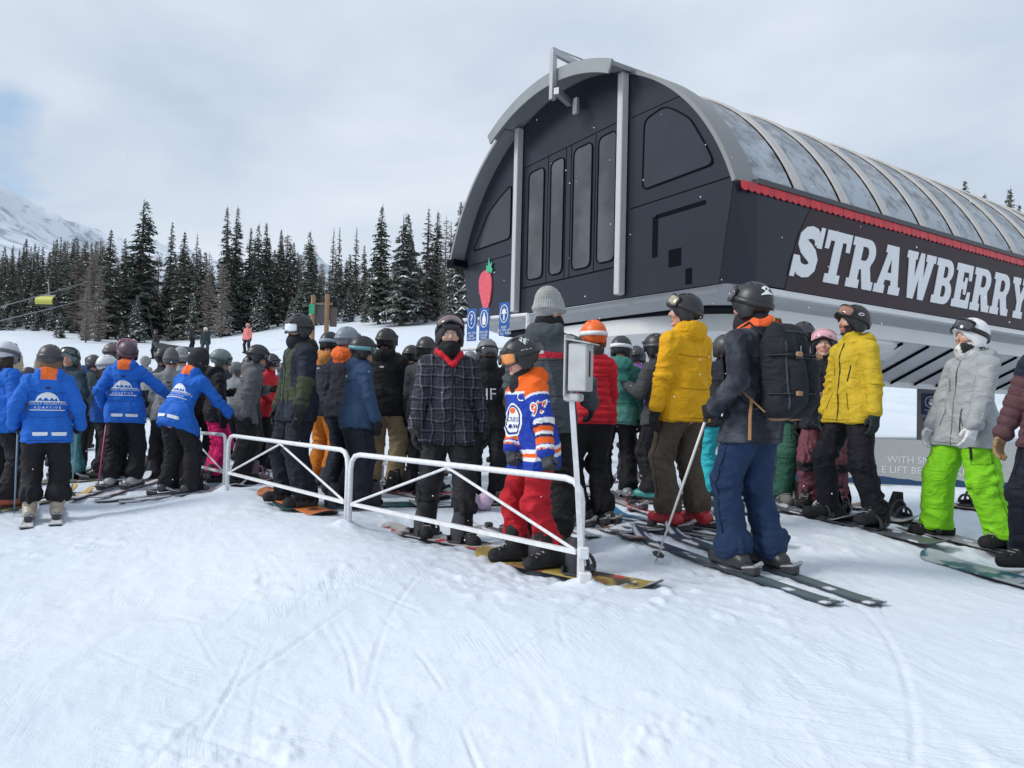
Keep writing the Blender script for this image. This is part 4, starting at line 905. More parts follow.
    def shell(ta, tb, v0, v1, r0, r1, n=36):
        mb_ = MB(); V = []; 
        for i in range(n+1):
            t = ta+(tb-ta)*i/n
            for v_ in (v0, v1):
                for r_ in (r0, r1): s_, z_ = arc(t, r_); V.append(SP(s_, v_, z_))
        fs = []
        for i in range(n): a = i*4; fs += [(a, a+1, a+5, a+4), (a+2, a+6, a+7, a+3), (a, a+4, a+6, a+2), (a+1, a+3, a+7, a+5)]
        fs += [(0, 2, 3, 1), (n*4, n*4+1, n*4+3, n*4+2)]; mb_.add(V, fs); return mb_
    edge = mat('roof_edge_grey', (.25, .26, .27), .45, .2, var=.12, vscale=1.5)
    tl = math.acos((-5.78-AC)/AR); tr = math.acos((-2.30-AC)/AR)
    B(shell(T0, tr-.003, -.015, .48, AR-.05, AR+.02, 20), 'roof_edge', mat('roof_edge_light', (.20, .21, .21), .45, .1, var=.1, vscale=1.2), sm=False)
    B(shell(tl+.02, T1, -.36, .48, AR-.05, AR+.02, 24), 'roof_edge', edge)
    hd = B(shell(tr-.02, tl+.10, -.52, .475, AR-.02, AR+.05, 30), 'hood', edge)
    B(shell(tr-.026, tl+.106, -.56, -.522, AR-.17, AR+.07, 30), 'hood_fascia', mat('hood_fascia_grey', (.24, .26, .265), .45, .25, var=.15, vscale=2), hd)
    mb = MB(); s_, z_ = arc(T1, AR); mb.box(SP(s_+.05, .05, z_-.10), (.34, .86, .16), np.c_[SU, SV, UPZ]); B(mb, 'eave_block', navd)
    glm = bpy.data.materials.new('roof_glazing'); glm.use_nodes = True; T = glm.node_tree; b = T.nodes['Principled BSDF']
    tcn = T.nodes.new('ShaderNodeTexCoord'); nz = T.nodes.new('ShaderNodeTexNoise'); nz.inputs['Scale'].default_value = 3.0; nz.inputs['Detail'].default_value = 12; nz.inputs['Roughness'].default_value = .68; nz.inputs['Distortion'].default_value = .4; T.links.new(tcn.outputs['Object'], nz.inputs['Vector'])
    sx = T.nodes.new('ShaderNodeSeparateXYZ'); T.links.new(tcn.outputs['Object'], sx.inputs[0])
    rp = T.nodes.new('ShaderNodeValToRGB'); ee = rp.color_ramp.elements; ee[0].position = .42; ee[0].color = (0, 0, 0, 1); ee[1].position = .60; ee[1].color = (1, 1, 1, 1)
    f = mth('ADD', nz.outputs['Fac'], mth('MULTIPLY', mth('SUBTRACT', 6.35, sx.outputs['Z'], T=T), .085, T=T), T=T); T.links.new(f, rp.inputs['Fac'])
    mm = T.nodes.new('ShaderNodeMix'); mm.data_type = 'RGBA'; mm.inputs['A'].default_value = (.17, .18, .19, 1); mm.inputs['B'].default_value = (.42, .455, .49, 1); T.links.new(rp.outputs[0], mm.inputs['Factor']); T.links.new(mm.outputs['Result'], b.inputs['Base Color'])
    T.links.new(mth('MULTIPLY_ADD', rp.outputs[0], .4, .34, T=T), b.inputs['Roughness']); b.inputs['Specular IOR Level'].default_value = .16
    gl = B(shell(T0-.005, T1, .485, LEN, AR-.10, AR-.06, 40), 'roof_glazing', glm, sm=False)
    ribm = mat('rib_beige', (.50, .48, .46), .5, var=.12, vscale=2)
    for i in range(13):
        v_ = 1.60+1.29*i
        if v_ > LEN: break
        rb = B(shell(T0-.012, T1, v_, v_+.21, AR-.065, AR-.018, 40), 'roof_rib', ribm); B(shell(T0+.03, T1, v_-.05, v_-.002, AR-.065, AR-.052, 40), 'rib_gasket', navd, rb)
    # fascia along the side, with its start raked back to the facade
    fz0, fz1 = 3.42, 4.93
    mb = MB(); P_ = [SP(.10, .42, fz0+.03), SP(.10, LEN, fz0), SP(.10, LEN, fz1), SP(.06, .02, fz1), SP(-.02, .02, 4.9), SP(-.24, .02, 3.452)]
    mb.prism([(.45, fz0+.02), (LEN, fz0), (LEN, fz1), (.45, fz1)], SP(.10, 0, 0), SV, UPZ, -SU, .10); B(mb, 'side_fascia', navy('fascia_navy', (.017, .020, .030), .30))
    mb = MB(); mb.add([SP(.10, .45, fz0+.02), SP(.10, .45, fz1), SP(.02, .0, fz1+.02), SP(-.235, .0, 3.45), SP(-.05, .44, fz0+.02), SP(-.05, .44, fz1)], [(0, 1, 2, 3), (4, 3, 2, 5), (0, 3, 4), (1, 5, 2), (0, 4, 5, 1)]); B(mb, 'corner_panel', navm)
    mb = MB(); mb.prism([(1.12, fz0+.005), (LEN, fz0+.005), (LEN, 4.80), (1.75, 4.80), (1.42, 4.3)], SP(.104, 0, 0), SV, UPZ, SU, .004); B(mb, 'sign_panel', mat('sign_brown', (.034, .020, .023), .55, spec=.3, var=.35, vscale=1.1))
    mb = MB(); mb.box(SP(.09, LEN/2+.2, 5.0), (.12, LEN-.4, .08), np.c_[SU, SV, UPZ]); B(mb, 'gutter', mat('gutter_dark', (.05, .05, .055), .5))
    # scalloped red trim: overlapping rounded tabs
    mb = MB(); v_ = .05; i = 0
    while v_ < LEN-.2:
        n = 7; tab = [(v_, 4.955), (v_, 4.875)]+[(v_+.082-.082*math.cos(math.pi*q/n), 4.875-.062*math.sin(math.pi*q/n)) for q in range(1, n)]+[(v_+.164, 4.875), (v_+.164, 4.955)]; sh = (.58, .46, .53)[i % 3]; mb.prism(tab, SP(.112+.0035*(i % 2), 0, 0), SV, UPZ, SU, .012, (sh, .020, .032)); v_ += .152; i += 1
    B(mb, 'scalloped_trim', plast)
    # lettering: slanted slab-serif capitals
    def bez_arc(cx, cy, rx, ry, a0, a1, n=9): return [(cx+rx*math.cos(math.radians(a0+(a1-a0)*i/n)), cy+ry*math.sin(math.radians(a0+(a1-a0)*i/n))) for i in range(n+1)]
    S_sp = [(.70, .66), (.685, .80), (.57, .865), (.42, .88), (.27, .85), (.17, .76), (.17, .66), (.26, .575), (.42, .52), (.58, .45), (.68, .34), (.67, .22), (.56, .135), (.41, .12), (.25, .14), (.14, .22), (.115, .34)]
    sp_ = np.array(S_sp); sp_ = np.array([sp_[0]]+[(sp_[i]*.5+sp_[i-1]*.25+sp_[i+1]*.25) for i in range(1, len(sp_)-1)]+[sp_[-1]]); tg_ = np.gradient(sp_, axis=0); nn = np.c_[-tg_[:, 1], tg_[:, 0]]/np.linalg.norm(tg_, axis=1)[:, None]; wv = np.interp(np.arange(len(sp_)), [0, 3, 8, 13, 16], [.10, .12, .15, .12, .10])
    S_out = [tuple(p) for p in sp_+nn*wv[:, None]]+[tuple(p) for p in (sp_-nn*wv[:, None])[::-1]]
    LT = {'S': (.86, [S_out], [], [[(.66, .60), (.83, .60), (.83, 1.0), (.70, 1.0)], [(0, 0), (.14, 0), (.19, .40), (0, .40)]]),
          'T': (.88, [[(0, 1), (.88, 1), (.88, .64), (.74, .64), (.72, .81), (.58, .81), (.58, .17), (.70, .17), (.70, 0), (.18, 0), (.18, .17), (.30, .17), (.30, .81), (.16, .81), (.14, .64), (0, .64)]], [], []),
          'R': (.98, [[(0, 0), (.46, 0), (.46, .17), (.38, .17), (.38, .38), (.46, .38), (.62, 0), (.98, 0), (.98, .17), (.89, .17), (.77, .44)]+bez_arc(.56, .715, .33, .285, -48, 90)+[(0, 1), (0, .83), (.09, .83), (.09, .17), (0, .17)]], [[(.38, .56), (.54, .56)]+bez_arc(.54, .70, .10, .13, -80, 80, 6)+[(.54, .84), (.38, .84)]], []),
          'A': (1.02, [[(0, 0), (.40, 0), (.40, .17), (.34, .17), (.37, .28), (.61, .28), (.64, .17), (.58, .17), (.58, 0), (1.02, 0), (1.02, .17), (.93, .17), (.70, 1), (.22, 1), (.22, .84), (.30, .84), (.09, .17), (0, .17)]], [[(.41, .43), (.57, .43), (.49, .74)]], []),
          'W': (1.26, [[(0, 1), (.44, 1), (.44, .84), (.37, .84), (.44, .44), (.56, 1), (.73, 1), (.83, .44), (.90, .84), (.83, .84), (.83, 1), (1.26, 1), (1.26, .84), (1.18, .84), (.98, 0), (.74, 0), (.635, .46), (.54, 0), (.29, 0), (.08, .84), (0, .84)]], [], []),
          'B': (.88, [[(0, 0), (.52, 0)]+bez_arc(.54, .27, .32, .27, -90, 62)+bez_arc(.52, .745, .30, .255, -52, 90)+[(0, 1), (0, .83), (.09, .83), (.09, .17), (0, .17)]], [[(.38, .16), (.50, .16)]+bez_arc(.50, .285, .085, .125, -80, 80, 6)+[(.50, .41), (.38, .41)], [(.38, .585), (.50, .585)]+bez_arc(.50, .71, .08, .125, -80, 80, 6)+[(.50, .84), (.38, .84)]], []),
          'E': (.85, [[(0, 0), (.83, 0), (.83, .38), (.69, .38), (.65, .18), (.38, .18), (.38, .42), (.48, .42), (.49, .31), (.61, .31), (.61, .70), (.49, .70), (.48, .59), (.38, .59), (.38, .82), (.63, .82), (.67, .64), (.81, .64), (.81, 1), (0, 1), (0, .83), (.09, .83), (.09, .17), (0, .17)]], [], []),
          'Y': (1.02, [[(0, 1), (.44, 1), (.44, .84), (.37, .84), (.52, .58), (.66, .84), (.58, .84), (.58, 1), (1.02, 1), (1.02, .84), (.94, .84), (.67, .40), (.67, .17), (.78, .17), (.78, 0), (.26, 0), (.26, .17), (.38, .17), (.38, .40), (.08, .84), (0, .84)]], [], [])}
    word = 'STRAWBERRY'; tot = sum(LT[c][0] for c in word)+.07*9; mb = MB(); cur = 0; HT, VA, VB = .885, 1.20, 9.42; sc_ = (VB-VA)/tot
    for c in word:
        wd_, outs, holes, extra = LT[c]
        def put(V2, F_, lift):
            P = [SP(.112+lift+.012*(1 if z_ > 0 else 0), VA+(cur+x)*sc_+y*HT*.33, 3.655+y*HT) for x, y, z_ in V2]; mb.add(P, F_, (.70, .71, .72))
        V2, F_ = poly_mesh(outs, holes, .5); put(V2, F_, 0)
        for ex_ in extra: V2, F_ = poly_mesh([ex_], [], .5); put(V2, F_, .003)
        cur += wd_+.07
    B(mb, 'lettering', plast)
    # strawberry emblem on the facade
    Ts = np.array([(0, .46), (.14, .44), (.25, .34), (.30, .16), (.27, -.06), (.16, -.32), (.02, -.52), (-.08, -.56), (-.16, -.50), (-.24, -.20), (-.30, .08), (-.27, .30), (-.16, .43)])*np.array([.95, 1.0]); Rm = np.array([[.985, -.17], [.17, .985]])
    berry = [tuple(Rm @ p*np.array([1.0, .95])+np.array([-7.02, 4.16])) for p in Ts]
    mb = MB(); mb.prism(rounded(berry, .06, 3), SP(0, -.03, 0), SU, UPZ, SV, .028, (.62, .075, .11))
    rng = random.Random(4)
    for i in range(26):
        p = Rm @ np.array([rng.uniform(-.2, .2), rng.uniform(-.36, .36)])+np.array([-7.02, 4.16]); mb.prism([(p[0]+.012*math.cos(q), p[1]+.02*math.sin(q)) for q in np.arange(0, 6.2, 1.05)], SP(0, -.034, 0), SU, UPZ, SV, .003, (.75, .25, .22))
    sb = B(mb, 'strawberry_emblem', plast); mb = MB()
    mb.prism([(-6.98, 4.55), (-6.99, 4.70), (-6.93, 4.66), (-6.88, 4.86), (-6.83, 4.70), (-6.74, 4.74), (-6.77, 4.62), (-6.71, 4.56), (-6.78, 4.48), (-6.83, 4.54), (-6.90, 4.50)], SP(0, -.042, 0), SU, UPZ, SV, .010, (.05, .36, .19)); B(mb, 'strawberry_leaves', plast, sb)
    # underside: stepped light belly and curved mechanism cover, soffit slats, column
    def loft(rings, m, name, close=True):
        mb_ = MB(); V = []; n = len(rings[0][0])
        for pl, z_ in rings: V += [SP(a, b_, z_) for a, b_ in pl]
        fs = [(r*n+i, r*n+(i+1) % n, (r+1)*n+(i+1) % n, (r+1)*n+i) for r in range(len(rings)-1) for i in range(n)]; fs += [tuple(range(n)), tuple(range((len(rings)-1)*n, len(rings)*n))[::-1]]; mb_.add(V, fs); return B(mb_, name, m)
    def plan(a0, a1, b0, b1, ch): return [(a0+ch, b0), (a1-ch, b0), (a1, b0+ch), (a1, b1), (a0, b1), (a0, b0+ch)]
    loft([(plan(-7.75, -.14, .06, LEN, .05), 3.44), (plan(-7.66, -.20, .12, LEN, .18), 3.34), (plan(-7.55, -.36, .34, LEN, .40), 3.20)], mat('belly_grey', (.30, .31, .32), .4, var=.15, vscale=1.5), 'belly')
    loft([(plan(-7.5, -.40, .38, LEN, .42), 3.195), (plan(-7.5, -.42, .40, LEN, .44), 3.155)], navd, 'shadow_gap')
    n = 48
    def egg(a, b_, z_):
        o_ = []
        for i in range(n):
            t = 2*math.pi*i/n; c_, s2 = math.cos(t), math.sin(t); q = 3.2; o_.append((-3.95+a*math.copysign(abs(c_)**(2/q), c_), 3.9+b_*math.copysign(abs(s2)**(2/q), s2)))
        return (o_, z_)
    loft([egg(3.52, 3.5, 3.15), egg(3.50, 3.48, 2.86), egg(3.2, 3.2, 2.60), egg(2.4, 2.4, 2.44)], light_panel, 'wheel_cover')
    mb = MB(); mb.box(SP(.02, LEN/2+.3, 3.37), (.14, LEN-.6, .09), np.c_[SU, SV, UPZ]); B(mb, 'soffit_edge', light_panel)
    mb = MB(); mb.box(SP(-.42, LEN/2+.6, 3.10), (.06, LEN-1.2, .34), np.c_[SU, SV, UPZ]); B(mb, 'soffit_beam', light_panel)
    mb = MB(); mb.prism([(-.03, 3.33), (-.03, 3.30), (-.40, 3.24), (-.40, 3.27)], SP(0, .7, 0), SU, UPZ, SV, LEN-.8); B(mb, 'soffit_lip', steel)
    # sloping white panels between thin dark ribs, falling away inwards
    mb = MB(); mb.prism([(-.46, 2.99), (-.46, 2.95), (-1.80, 2.26), (-1.80, 2.30)], SP(0, 3.2, 0), SU, UPZ, SV, LEN-3.3); B(mb, 'soffit_panel', mat('soffit_white', (.56, .56, .55), .5, var=.22, vscale=1.6))
    for i in range(15):
        v_ = 3.6+.98*i
        if v_ > LEN-.3: break
        mb = MB(); mb.prism([(-.47, 2.943), (-.47, 2.89), (-1.79, 2.20), (-1.79, 2.253)], SP(0, v_, 0), SU, UPZ, SV, .05); B(mb, 'soffit_rib', navd)
    mb = MB(); mb.box(SP(-1.85, LEN/2+1.6, 2.22), (.08, LEN-3.2, .16), np.c_[SU, SV, UPZ]); B(mb, 'soffit_beam', light_panel)
    cm = mat('concrete', (.34, .33, .32), .85, var=.2, vscale=5, bump=(18, .3, .01)); p = SP(-2.3, 11.1, 0); g0 = gz(p[0], p[1])
    for s_, v_ in ((-2.3, 11.1),):
        mb = MB(); mb.box(SP(s_, v_, (g0-.3+3.0)/2), (1.0, 1.2, 3.0-g0+.3), np.c_[SU, SV, UPZ], (.5,)*3, .05); B(mb, 'column', cm)
    p = SP(-4.05, 3.9, 0); g0 = gz(p[0], p[1]); mb = MB(); mb.tube([SP(-4.05, 3.9, g0-.4), SP(-4.05, 3.9, 2.5)], .55, 24); B(mb, 'front_column', cm, sm=False)
    # maintenance davit on the hood
    mb = MB(); b0, b1 = SP(-3.78, -.62, 7.30), SP(-3.78, -.62, 8.28); mb.box((b0+b1)/2, (.10, .10, .98), np.c_[SU, SV, UPZ]); mb.tube([b1-UPZ*.07, SP(-3.4, .25, 7.84)], .07, 4); mb.tube([b1, SP(-3.0, .75, 7.76)], .018, 5); mb.box(SP(-3.72, -.42, 7.38), (.10, .62, .12), np.c_[SU, SV, UPZ] @ rotz(.5)); mb.box(SP(-3.60, -.20, 7.22), (.12, .06, .3), np.c_[SU, SV, UPZ]); B(mb, 'roof_davit', steel)
    return root
# ------------------------------------------------------------------ where people stand: image column of the feet, row of the soles, height in pixels, real height
PL = dict(pack=(752, 574, 296, 1.88), kid=(533, 577, 236, 1.58), plaid=(444, 547, 231, 1.86), green=(295, 507, 195, 1.93), inst1=(43, 522, 176, 1.72), inst2=(121, 489, 147, 1.74),
          inst3=(178, 497, 151, 1.72), yelL=(684, 530, 238, 1.88), yelR=(851, 524, 222, 1.88), white=(968, 547, 230, 1.84), maroon=(1058, 580, 279, 1.85), beanie=(541, 549, 262, 1.92), orange=(590, 527, 206, 1.75))
SPOT = {}
POSTS = [(584, 588, 4.2), (348, 527, 6.05), (226, 490, 8.1), (466, 556, 5.0)]
def _solve_spots():
    pts, res = [], []
    for k_, (px, py, sz, H) in PL.items():
        d = FPX*H/sz; r = ray(px, py); p = CAM+r*(d/(r @ _F)); SPOT[k_] = (p[0], p[1], H); pts.append(p[:2]); res.append(p[2]-float(ground_base(p[0], p[1])))
    for px, py, d in POSTS: r = ray(px, py); p = CAM+r*(d/(r @ _F)); pts.append(p[:2]); res.append(p[2]-float(ground_base(p[0], p[1])))
    pts = np.array(pts); A = np.exp(-((pts[:, None]-pts[None])**2).sum(-1)/(2*.75**2))+np.eye(len(pts))*.06; c = np.linalg.solve(A, np.array(res))
    for p, q in zip(pts, c): RBF.append((p[0], p[1], float(q)))
_solve_spots()
def gpt(px, py):
    """where the ray through an image point meets the snow"""
    r = ray(px, py); t = 1.0
    for _ in range(4000):
        p = CAM+r*t
        if p[2] < gz(p[0], p[1]): break
        t *= 1.004
    return p
def headspot(px, top, H):
    """a standing person of height H whose crown is seen at (px, top)"""
    r = ray(px, top); best = None
    for t in np.geomspace(4, 90, 700):
        p = CAM+r*t; g = gz(p[0], p[1]); e = p[2]-g-H
        if best is None or abs(e) < best[0]: best = (abs(e), p)
    return best[1][0], best[1][1]
def at_dist(px, d):
    """a point on the snow in image column px at distance d"""
    r = ray(px, 420); return float(r[0]/r[1]*d), d

# ------------------------------------------------------------------ equipment
boardm = mat('board_top', attr=True, rough=.38, var=.25, vscale=9)
dustm = mat('snow_dust', (.74, .77, .82), .8)
def seat_on_snow(x, y, ang, L_, lift=0.0, dx=0.0):
    """matrix for a long object lying on the snow, +y along ang (clockwise from +Y)"""
    d2 = np.array([math.sin(ang), math.cos(ang)]); a = np.array([x, y])+d2*L_*.36; b = np.array([x, y])-d2*L_*.36; za, zb, zc = gz(*a), gz(*b), gz(x, y)
    fw = unit(np.array([d2[0]*L_*.72, d2[1]*L_*.72, za-zb])); rt = unit(np.cross(fw, [0, 0, 1.])); up = np.cross(rt, fw)
    z = max((za+zb)/2, zc)+lift
    return Matrix(((rt[0], fw[0], up[0], x), (rt[1], fw[1], up[1], y), (rt[2], fw[2], up[2], z), (0, 0, 0, 1)))
def plank(name, x, y, ang, L_, wfun, tip, th, cfun, label, cat, group, tail=0.0, lift=.006, m=None):
    n, k = 64, 7; V, Cc, Fq = [], [], []
    for i in range(n+1):
        u = -1+2*i/n; w_ = max(wfun(u), .004); z = tip*max(0, (u-.78)/.22)**2+tail*max(0, (-u-.80)/.20)**2
        for j in range(k):
            q = -1+2*j/(k-1); V.append((w_*q, u*L_/2, z+th)); Cc.append(cfun(u, q))
        for j in range(k):
            q = -1+2*j/(k-1); V.append((w_*q, u*L_/2, z)); Cc.append((.03, .03, .035))
    r = 2*k
    for i in range(n):
        for j in range(k-1): Fq += [(i*r+j, i*r+j+1, (i+1)*r+j+1, (i+1)*r+j), (i*r+k+j, (i+1)*r+k+j, (i+1)*r+k+j+1, i*r+k+j+1)]
        Fq += [(i*r, (i+1)*r, (i+1)*r+k, i*r+k), (i*r+k-1, i*r+2*k-1, (i+1)*r+2*k-1, (i+1)*r+k-1)]
    for i in (0, n): Fq += [(i*r+j, i*r+j+1, i*r+k+j+1, i*r+k+j) for j in range(k-1)]
    o = mesh_np(name, V, Fq, m or boardm, None, False, np.array(Cc)); bm = bmesh.new(); bm.from_mesh(o.data); bmesh.ops.recalc_face_normals(bm, faces=bm.faces); bm.to_mesh(o.data); bm.free()
    o.matrix_world = seat_on_snow(x, y, ang, L_, lift); tag(o, label, cat, group); return o
def snowboard(x, y, ang, cols, label, L_=1.54, stance=.50, bind=(.03, .03, .035), group='snowboards on the snow', seed=0, toe=90, tipc=None, snow=.0, bindings=(-1, 1)):
    """toe: which way the bindings point, relative to the board"""
    def wf(u):
        e = abs(u); s = .128+.022*min(e, .82)**2; return s*math.sqrt(max(0, 1-max(0, (e-.82)/.18)**2))
    rng = random.Random(seed); bl = [(rng.uniform(-1, 1), rng.uniform(-1, 1), rng.uniform(.05, .3), rng.randrange(len(cols))) for _ in range(26)]
    def cf(u, q):
        c = cols[0]
        for bu, bq, br, ci in bl:
            if abs(u-bu)*2.2+abs(q-bq)*.5 < br*1.6: c = cols[ci]
        if tipc is not None and u > .62: c = tipc
        if snow and vnoise(u*7, q*2, 0, seed) > 1-snow: c = (.70, .73, .78)
        return c
    o = plank('snowboard', x, y, ang, L_, wf, .055, .011, cf, label, 'snowboard', group, .055)
    for s_ in bindings:
        mb = MB(); c = np.array([0, s_*stance/2, .012]); a = math.radians(toe+s_*-9); f = np.array([math.sin(a), math.cos(a), 0]); sd_ = np.array([f[1], -f[0], 0]); Rm = np.c_[sd_, f, [0, 0, 1]]
        mb.box(c+np.array([0, 0, .010]), (.115, .25, .018), Rm, bind, .006)
        for t in (-1, 1): mb.box(c+sd_*t*.062+np.array([0, 0, .035])-f*.03, (.012, .20, .045), Rm, bind, .005)
        n = 9; V = []
        for i in range(n):
            t = -1.1+2.2*i/(n-1)
            for z_, r_ in ((.02, .068), (.13, .074), (.235, .060*(1-.18*abs(t)))): V += [c-f*(.055+r_*math.cos(t)*.75)+sd_*r_*math.sin(t)+np.array([0, 0, z_])-f*z_*-.10, c-f*(.063+r_*math.cos(t)*.75)+sd_*(r_+.004)*math.sin(t)+np.array([0, 0, z_])-f*z_*-.10]
        fs = []
        for i in range(n-1):
            a_ = i*6
            for q in (0, 2): fs += [(a_+q, a_+q+2, a_+q+8, a_+q+6), (a_+q+1, a_+q+7, a_+q+9, a_+q+3)]
            fs += [(a_+4, a_+5, a_+11, a_+10)]
        mb.add(V, fs, bind)
        for yy, zz in ((.075, .085), (-.015, .135)):
            P = [c+f*yy+sd_*.068*math.cos(q)+np.array([0, 0, .03+zz*math.sin(q)]) for q in np.linspace(0, math.pi, 9)]; mb.tube(P, .012, 6, bind, flat=1.0)
        mb.build('binding', plast, o)
    return o
def board_under(info, ang, cols, label, shift=0.0, **k):
    """a board below both boots, its bindings where the boots stand"""
    w_ = [W(info, (a_[0], a_[1], 0)) for a_ in info['an']]; c = (w_[0]+w_[1])/2+np.array([math.sin(ang), math.cos(ang), 0])*shift; st = float(np.linalg.norm((w_[0]-w_[1])[:2])); return snowboard(c[0], c[1], ang, cols, label, stance=max(st, .3), **k)
def feet_on(yaw, ang, stance, spl=12, off=0.0):
    """boot positions along a board that points to ang, in the wearer's axes"""
    d = rotz(math.radians(yaw)) @ np.array([math.sin(ang), math.cos(ang), 0]); d = d if d[0] > 0 else -d
    return [(-d[0]*stance/2, -d[1]*stance/2+off, -spl), (d[0]*stance/2, d[1]*stance/2+off, spl)]
def line_ang(p, q): a, b = gpt(*p), gpt(*q); return math.atan2((b-a)[0], (b-a)[1])
def ski(x, y, ang, cols, label, L_=1.72, w_=.054, group='skis on the snow', seed=0, snow=.25, boot=0.0, lift=.010, bind=True):
    def wf(u):
        s = w_*(.82+.34*u*u if u > 0 else .82+.22*u*u); e = max(0, (u-.84)/.16); return s*math.sqrt(max(0, 1-e*e))
    def cf(u, q):
        c = cols[0] if u < .35 else cols[-1]
        if abs(q) > .7: c = cols[min(1, len(cols)-1)]
        if snow and vnoise(u*9, q*1.5, 0, seed+3) > 1-snow: c = (.68, .71, .76)
        return c
    o = plank('ski', x, y, ang, L_, wf, .085, .014, cf, label, 'ski', group, .015, lift)
    if bind:
        mb = MB(); 
        for yy, sz in ((.165, (.062, .07, .05)), (-.16, (.066, .11, .062)), (.0, (.05, .26, .012))): mb.box((0, boot+yy, .016+sz[2]/2), sz, None, (.04, .04, .045) if sz[2] > .02 else (.10, .10, .11), .01)
        mb.tube([(-.03, boot-.11, .05), (-.03, boot-.21, .075), (.03, boot-.21, .075), (.03, boot-.11, .05)], .008, 6, (.35, .36, .37)); mb.tube([(0, boot-.19, .07), (0, boot-.25, .105)], .014, 6, (.30, .31, .32))
        mb.build('binding', plast, o)
    return o
def ski_pole(hand, tip, col, label, gripc=(.02, .02, .02), group='ski poles'):
    hand, tip = np.asarray(hand, float), np.asarray(tip, float); d = unit(tip-hand); top = hand-d*.06; root = empty('ski_pole', tip, 0, label, 'ski pole', group); mb = MB()
    R_ = lambda p: p-tip
    mb.tube([R_(top), R_(top+d*.5), R_(tip-d*.04)], [.0095, .009, .0065], 8, col); mb.build('shaft', plast, root, True)
    mb = MB(); mb.tube([R_(top-d*.03), R_(top-d*.02), R_(top+d*.0), R_(top+d*.06), R_(top+d*.12), R_(top+d*.13)], [.012, .019, .016, .015, .017, .011], 10, gripc); mb.build('grip', plast, root, True)
    mb = MB(); x_ = unit(np.cross(d, [.3, .8, .1])); y_ = np.cross(d, x_); b = tip-d*.07
    V = []; 
    for z_, r_ in ((-.006, .016), (.004, .045), (.010, .045), (.002, .014)):
        for i in range(14): a = 2*math.pi*i/14; V.append(R_(b-d*z_+(x_*math.cos(a)+y_*math.sin(a))*r_*(1 if i % 2 else .86)))
    mb.add(V, [(r*14+i, r*14+(i+1) % 14, ((r+1) % 4)*14+(i+1) % 14, ((r+1) % 4)*14+i) for r in range(4) for i in range(14)], (.03, .03, .03)); mb.tube([R_(tip-d*.05), R_(tip)], [.005, .002], 6, (.3, .3, .3)); mb.build('basket', plast, root); return root

# ------------------------------------------------------------------ barriers, ticket box, signs
def barrier(p0, p1, label, h0=.63, h1=.61, r=.021, group='white tube barriers of the queue lane', dens=1):
    p0, p1 = np.asarray(p0, float), np.asarray(p1, float); root = empty('queue_barrier', (p0+p1)/2, 0, label, 'barrier', group); o = (p0+p1)/2; d = unit((p1-p0)*np.array([1, 1, 0])); L_ = np.linalg.norm((p1-p0)[:2])
    z0, z1 = p0[2], p1[2]; top = lambda t: z0+h0+(z1+h1-z0-h0)*t; low = lambda t: z0+.20+(z1-z0)*t; P = lambda t, z: np.array([*(p0+(p1-p0)*t)[:2], z])-o
    rr = .13/L_; ring = [P(0, z0-.12), P(0, top(0)-.13), P(.12*rr, top(0)-.06), P(.45*rr, top(0)-.015), P(rr, top(rr)), P(1-rr, top(1-rr)), P(1-.45*rr, top(1)-.015), P(1-.12*rr, top(1)-.06), P(1, top(1)-.13), P(1, z1-.12)]
    mb = MB(); mb.tube(ring, r, 10); mb.build('frame', white_metal, root, True)
    mb = MB(); mb.tube([P(.012, low(0)), P(.988, low(1))], r*.95, 4); mb.build('lower_rail', white_metal, root)
    for a, b in ((.5, .02), (.5, .98)): mb = MB(); mb.tube([P(a, top(a)-.02), P(b, low(b)+.01)], r*.5, 8); mb.build('brace', white_metal, root)
    return root
def sheet_sign(name, c, ex, w_, h_, col, label, cat, items=(), th=.012, group=None, oval=None):
    """a flat sign panel facing the viewer: ex = direction of its right edge"""
    ex = unit(ex); n_ = np.cross(ex, UPZ); c = np.asarray(c, float); root = empty(name, c, 0, label, cat, group); mb = MB(); mb.prism(rounded([(-w_/2, -h_/2), (w_/2, -h_/2), (w_/2, h_/2), (-w_/2, h_/2)], .012, 3), (0, 0, 0), ex, UPZ, -n_, th, col); mb.build('panel', plast, root)
    mb = MB()
    for V2, F_, cc, (u, v) in items: mb.add([ex*(p[0]+u)+UPZ*(p[1]+v)+n_*.003 for p in V2], F_, cc)
    if items: mb.build('print', printm, root)
    return root
def ring_poly(rx, ry, th): 
    a = np.linspace(0, 2*math.pi, 37)[:-1]; V = [(rx*math.cos(t), ry*math.sin(t)) for t in a]+[((rx-th)*math.cos(t), (ry-th)*math.sin(t)) for t in a]; return V, [(i, (i+1) % 36, 36+(i+1) % 36, 36+i) for i in range(36)]
def fl(poly): return list(poly), [tuple(range(len(poly)))]
def tx(s_, size, **k): 
    V, F_ = text_mesh(s_, size, **k); return V[:, :2], F_
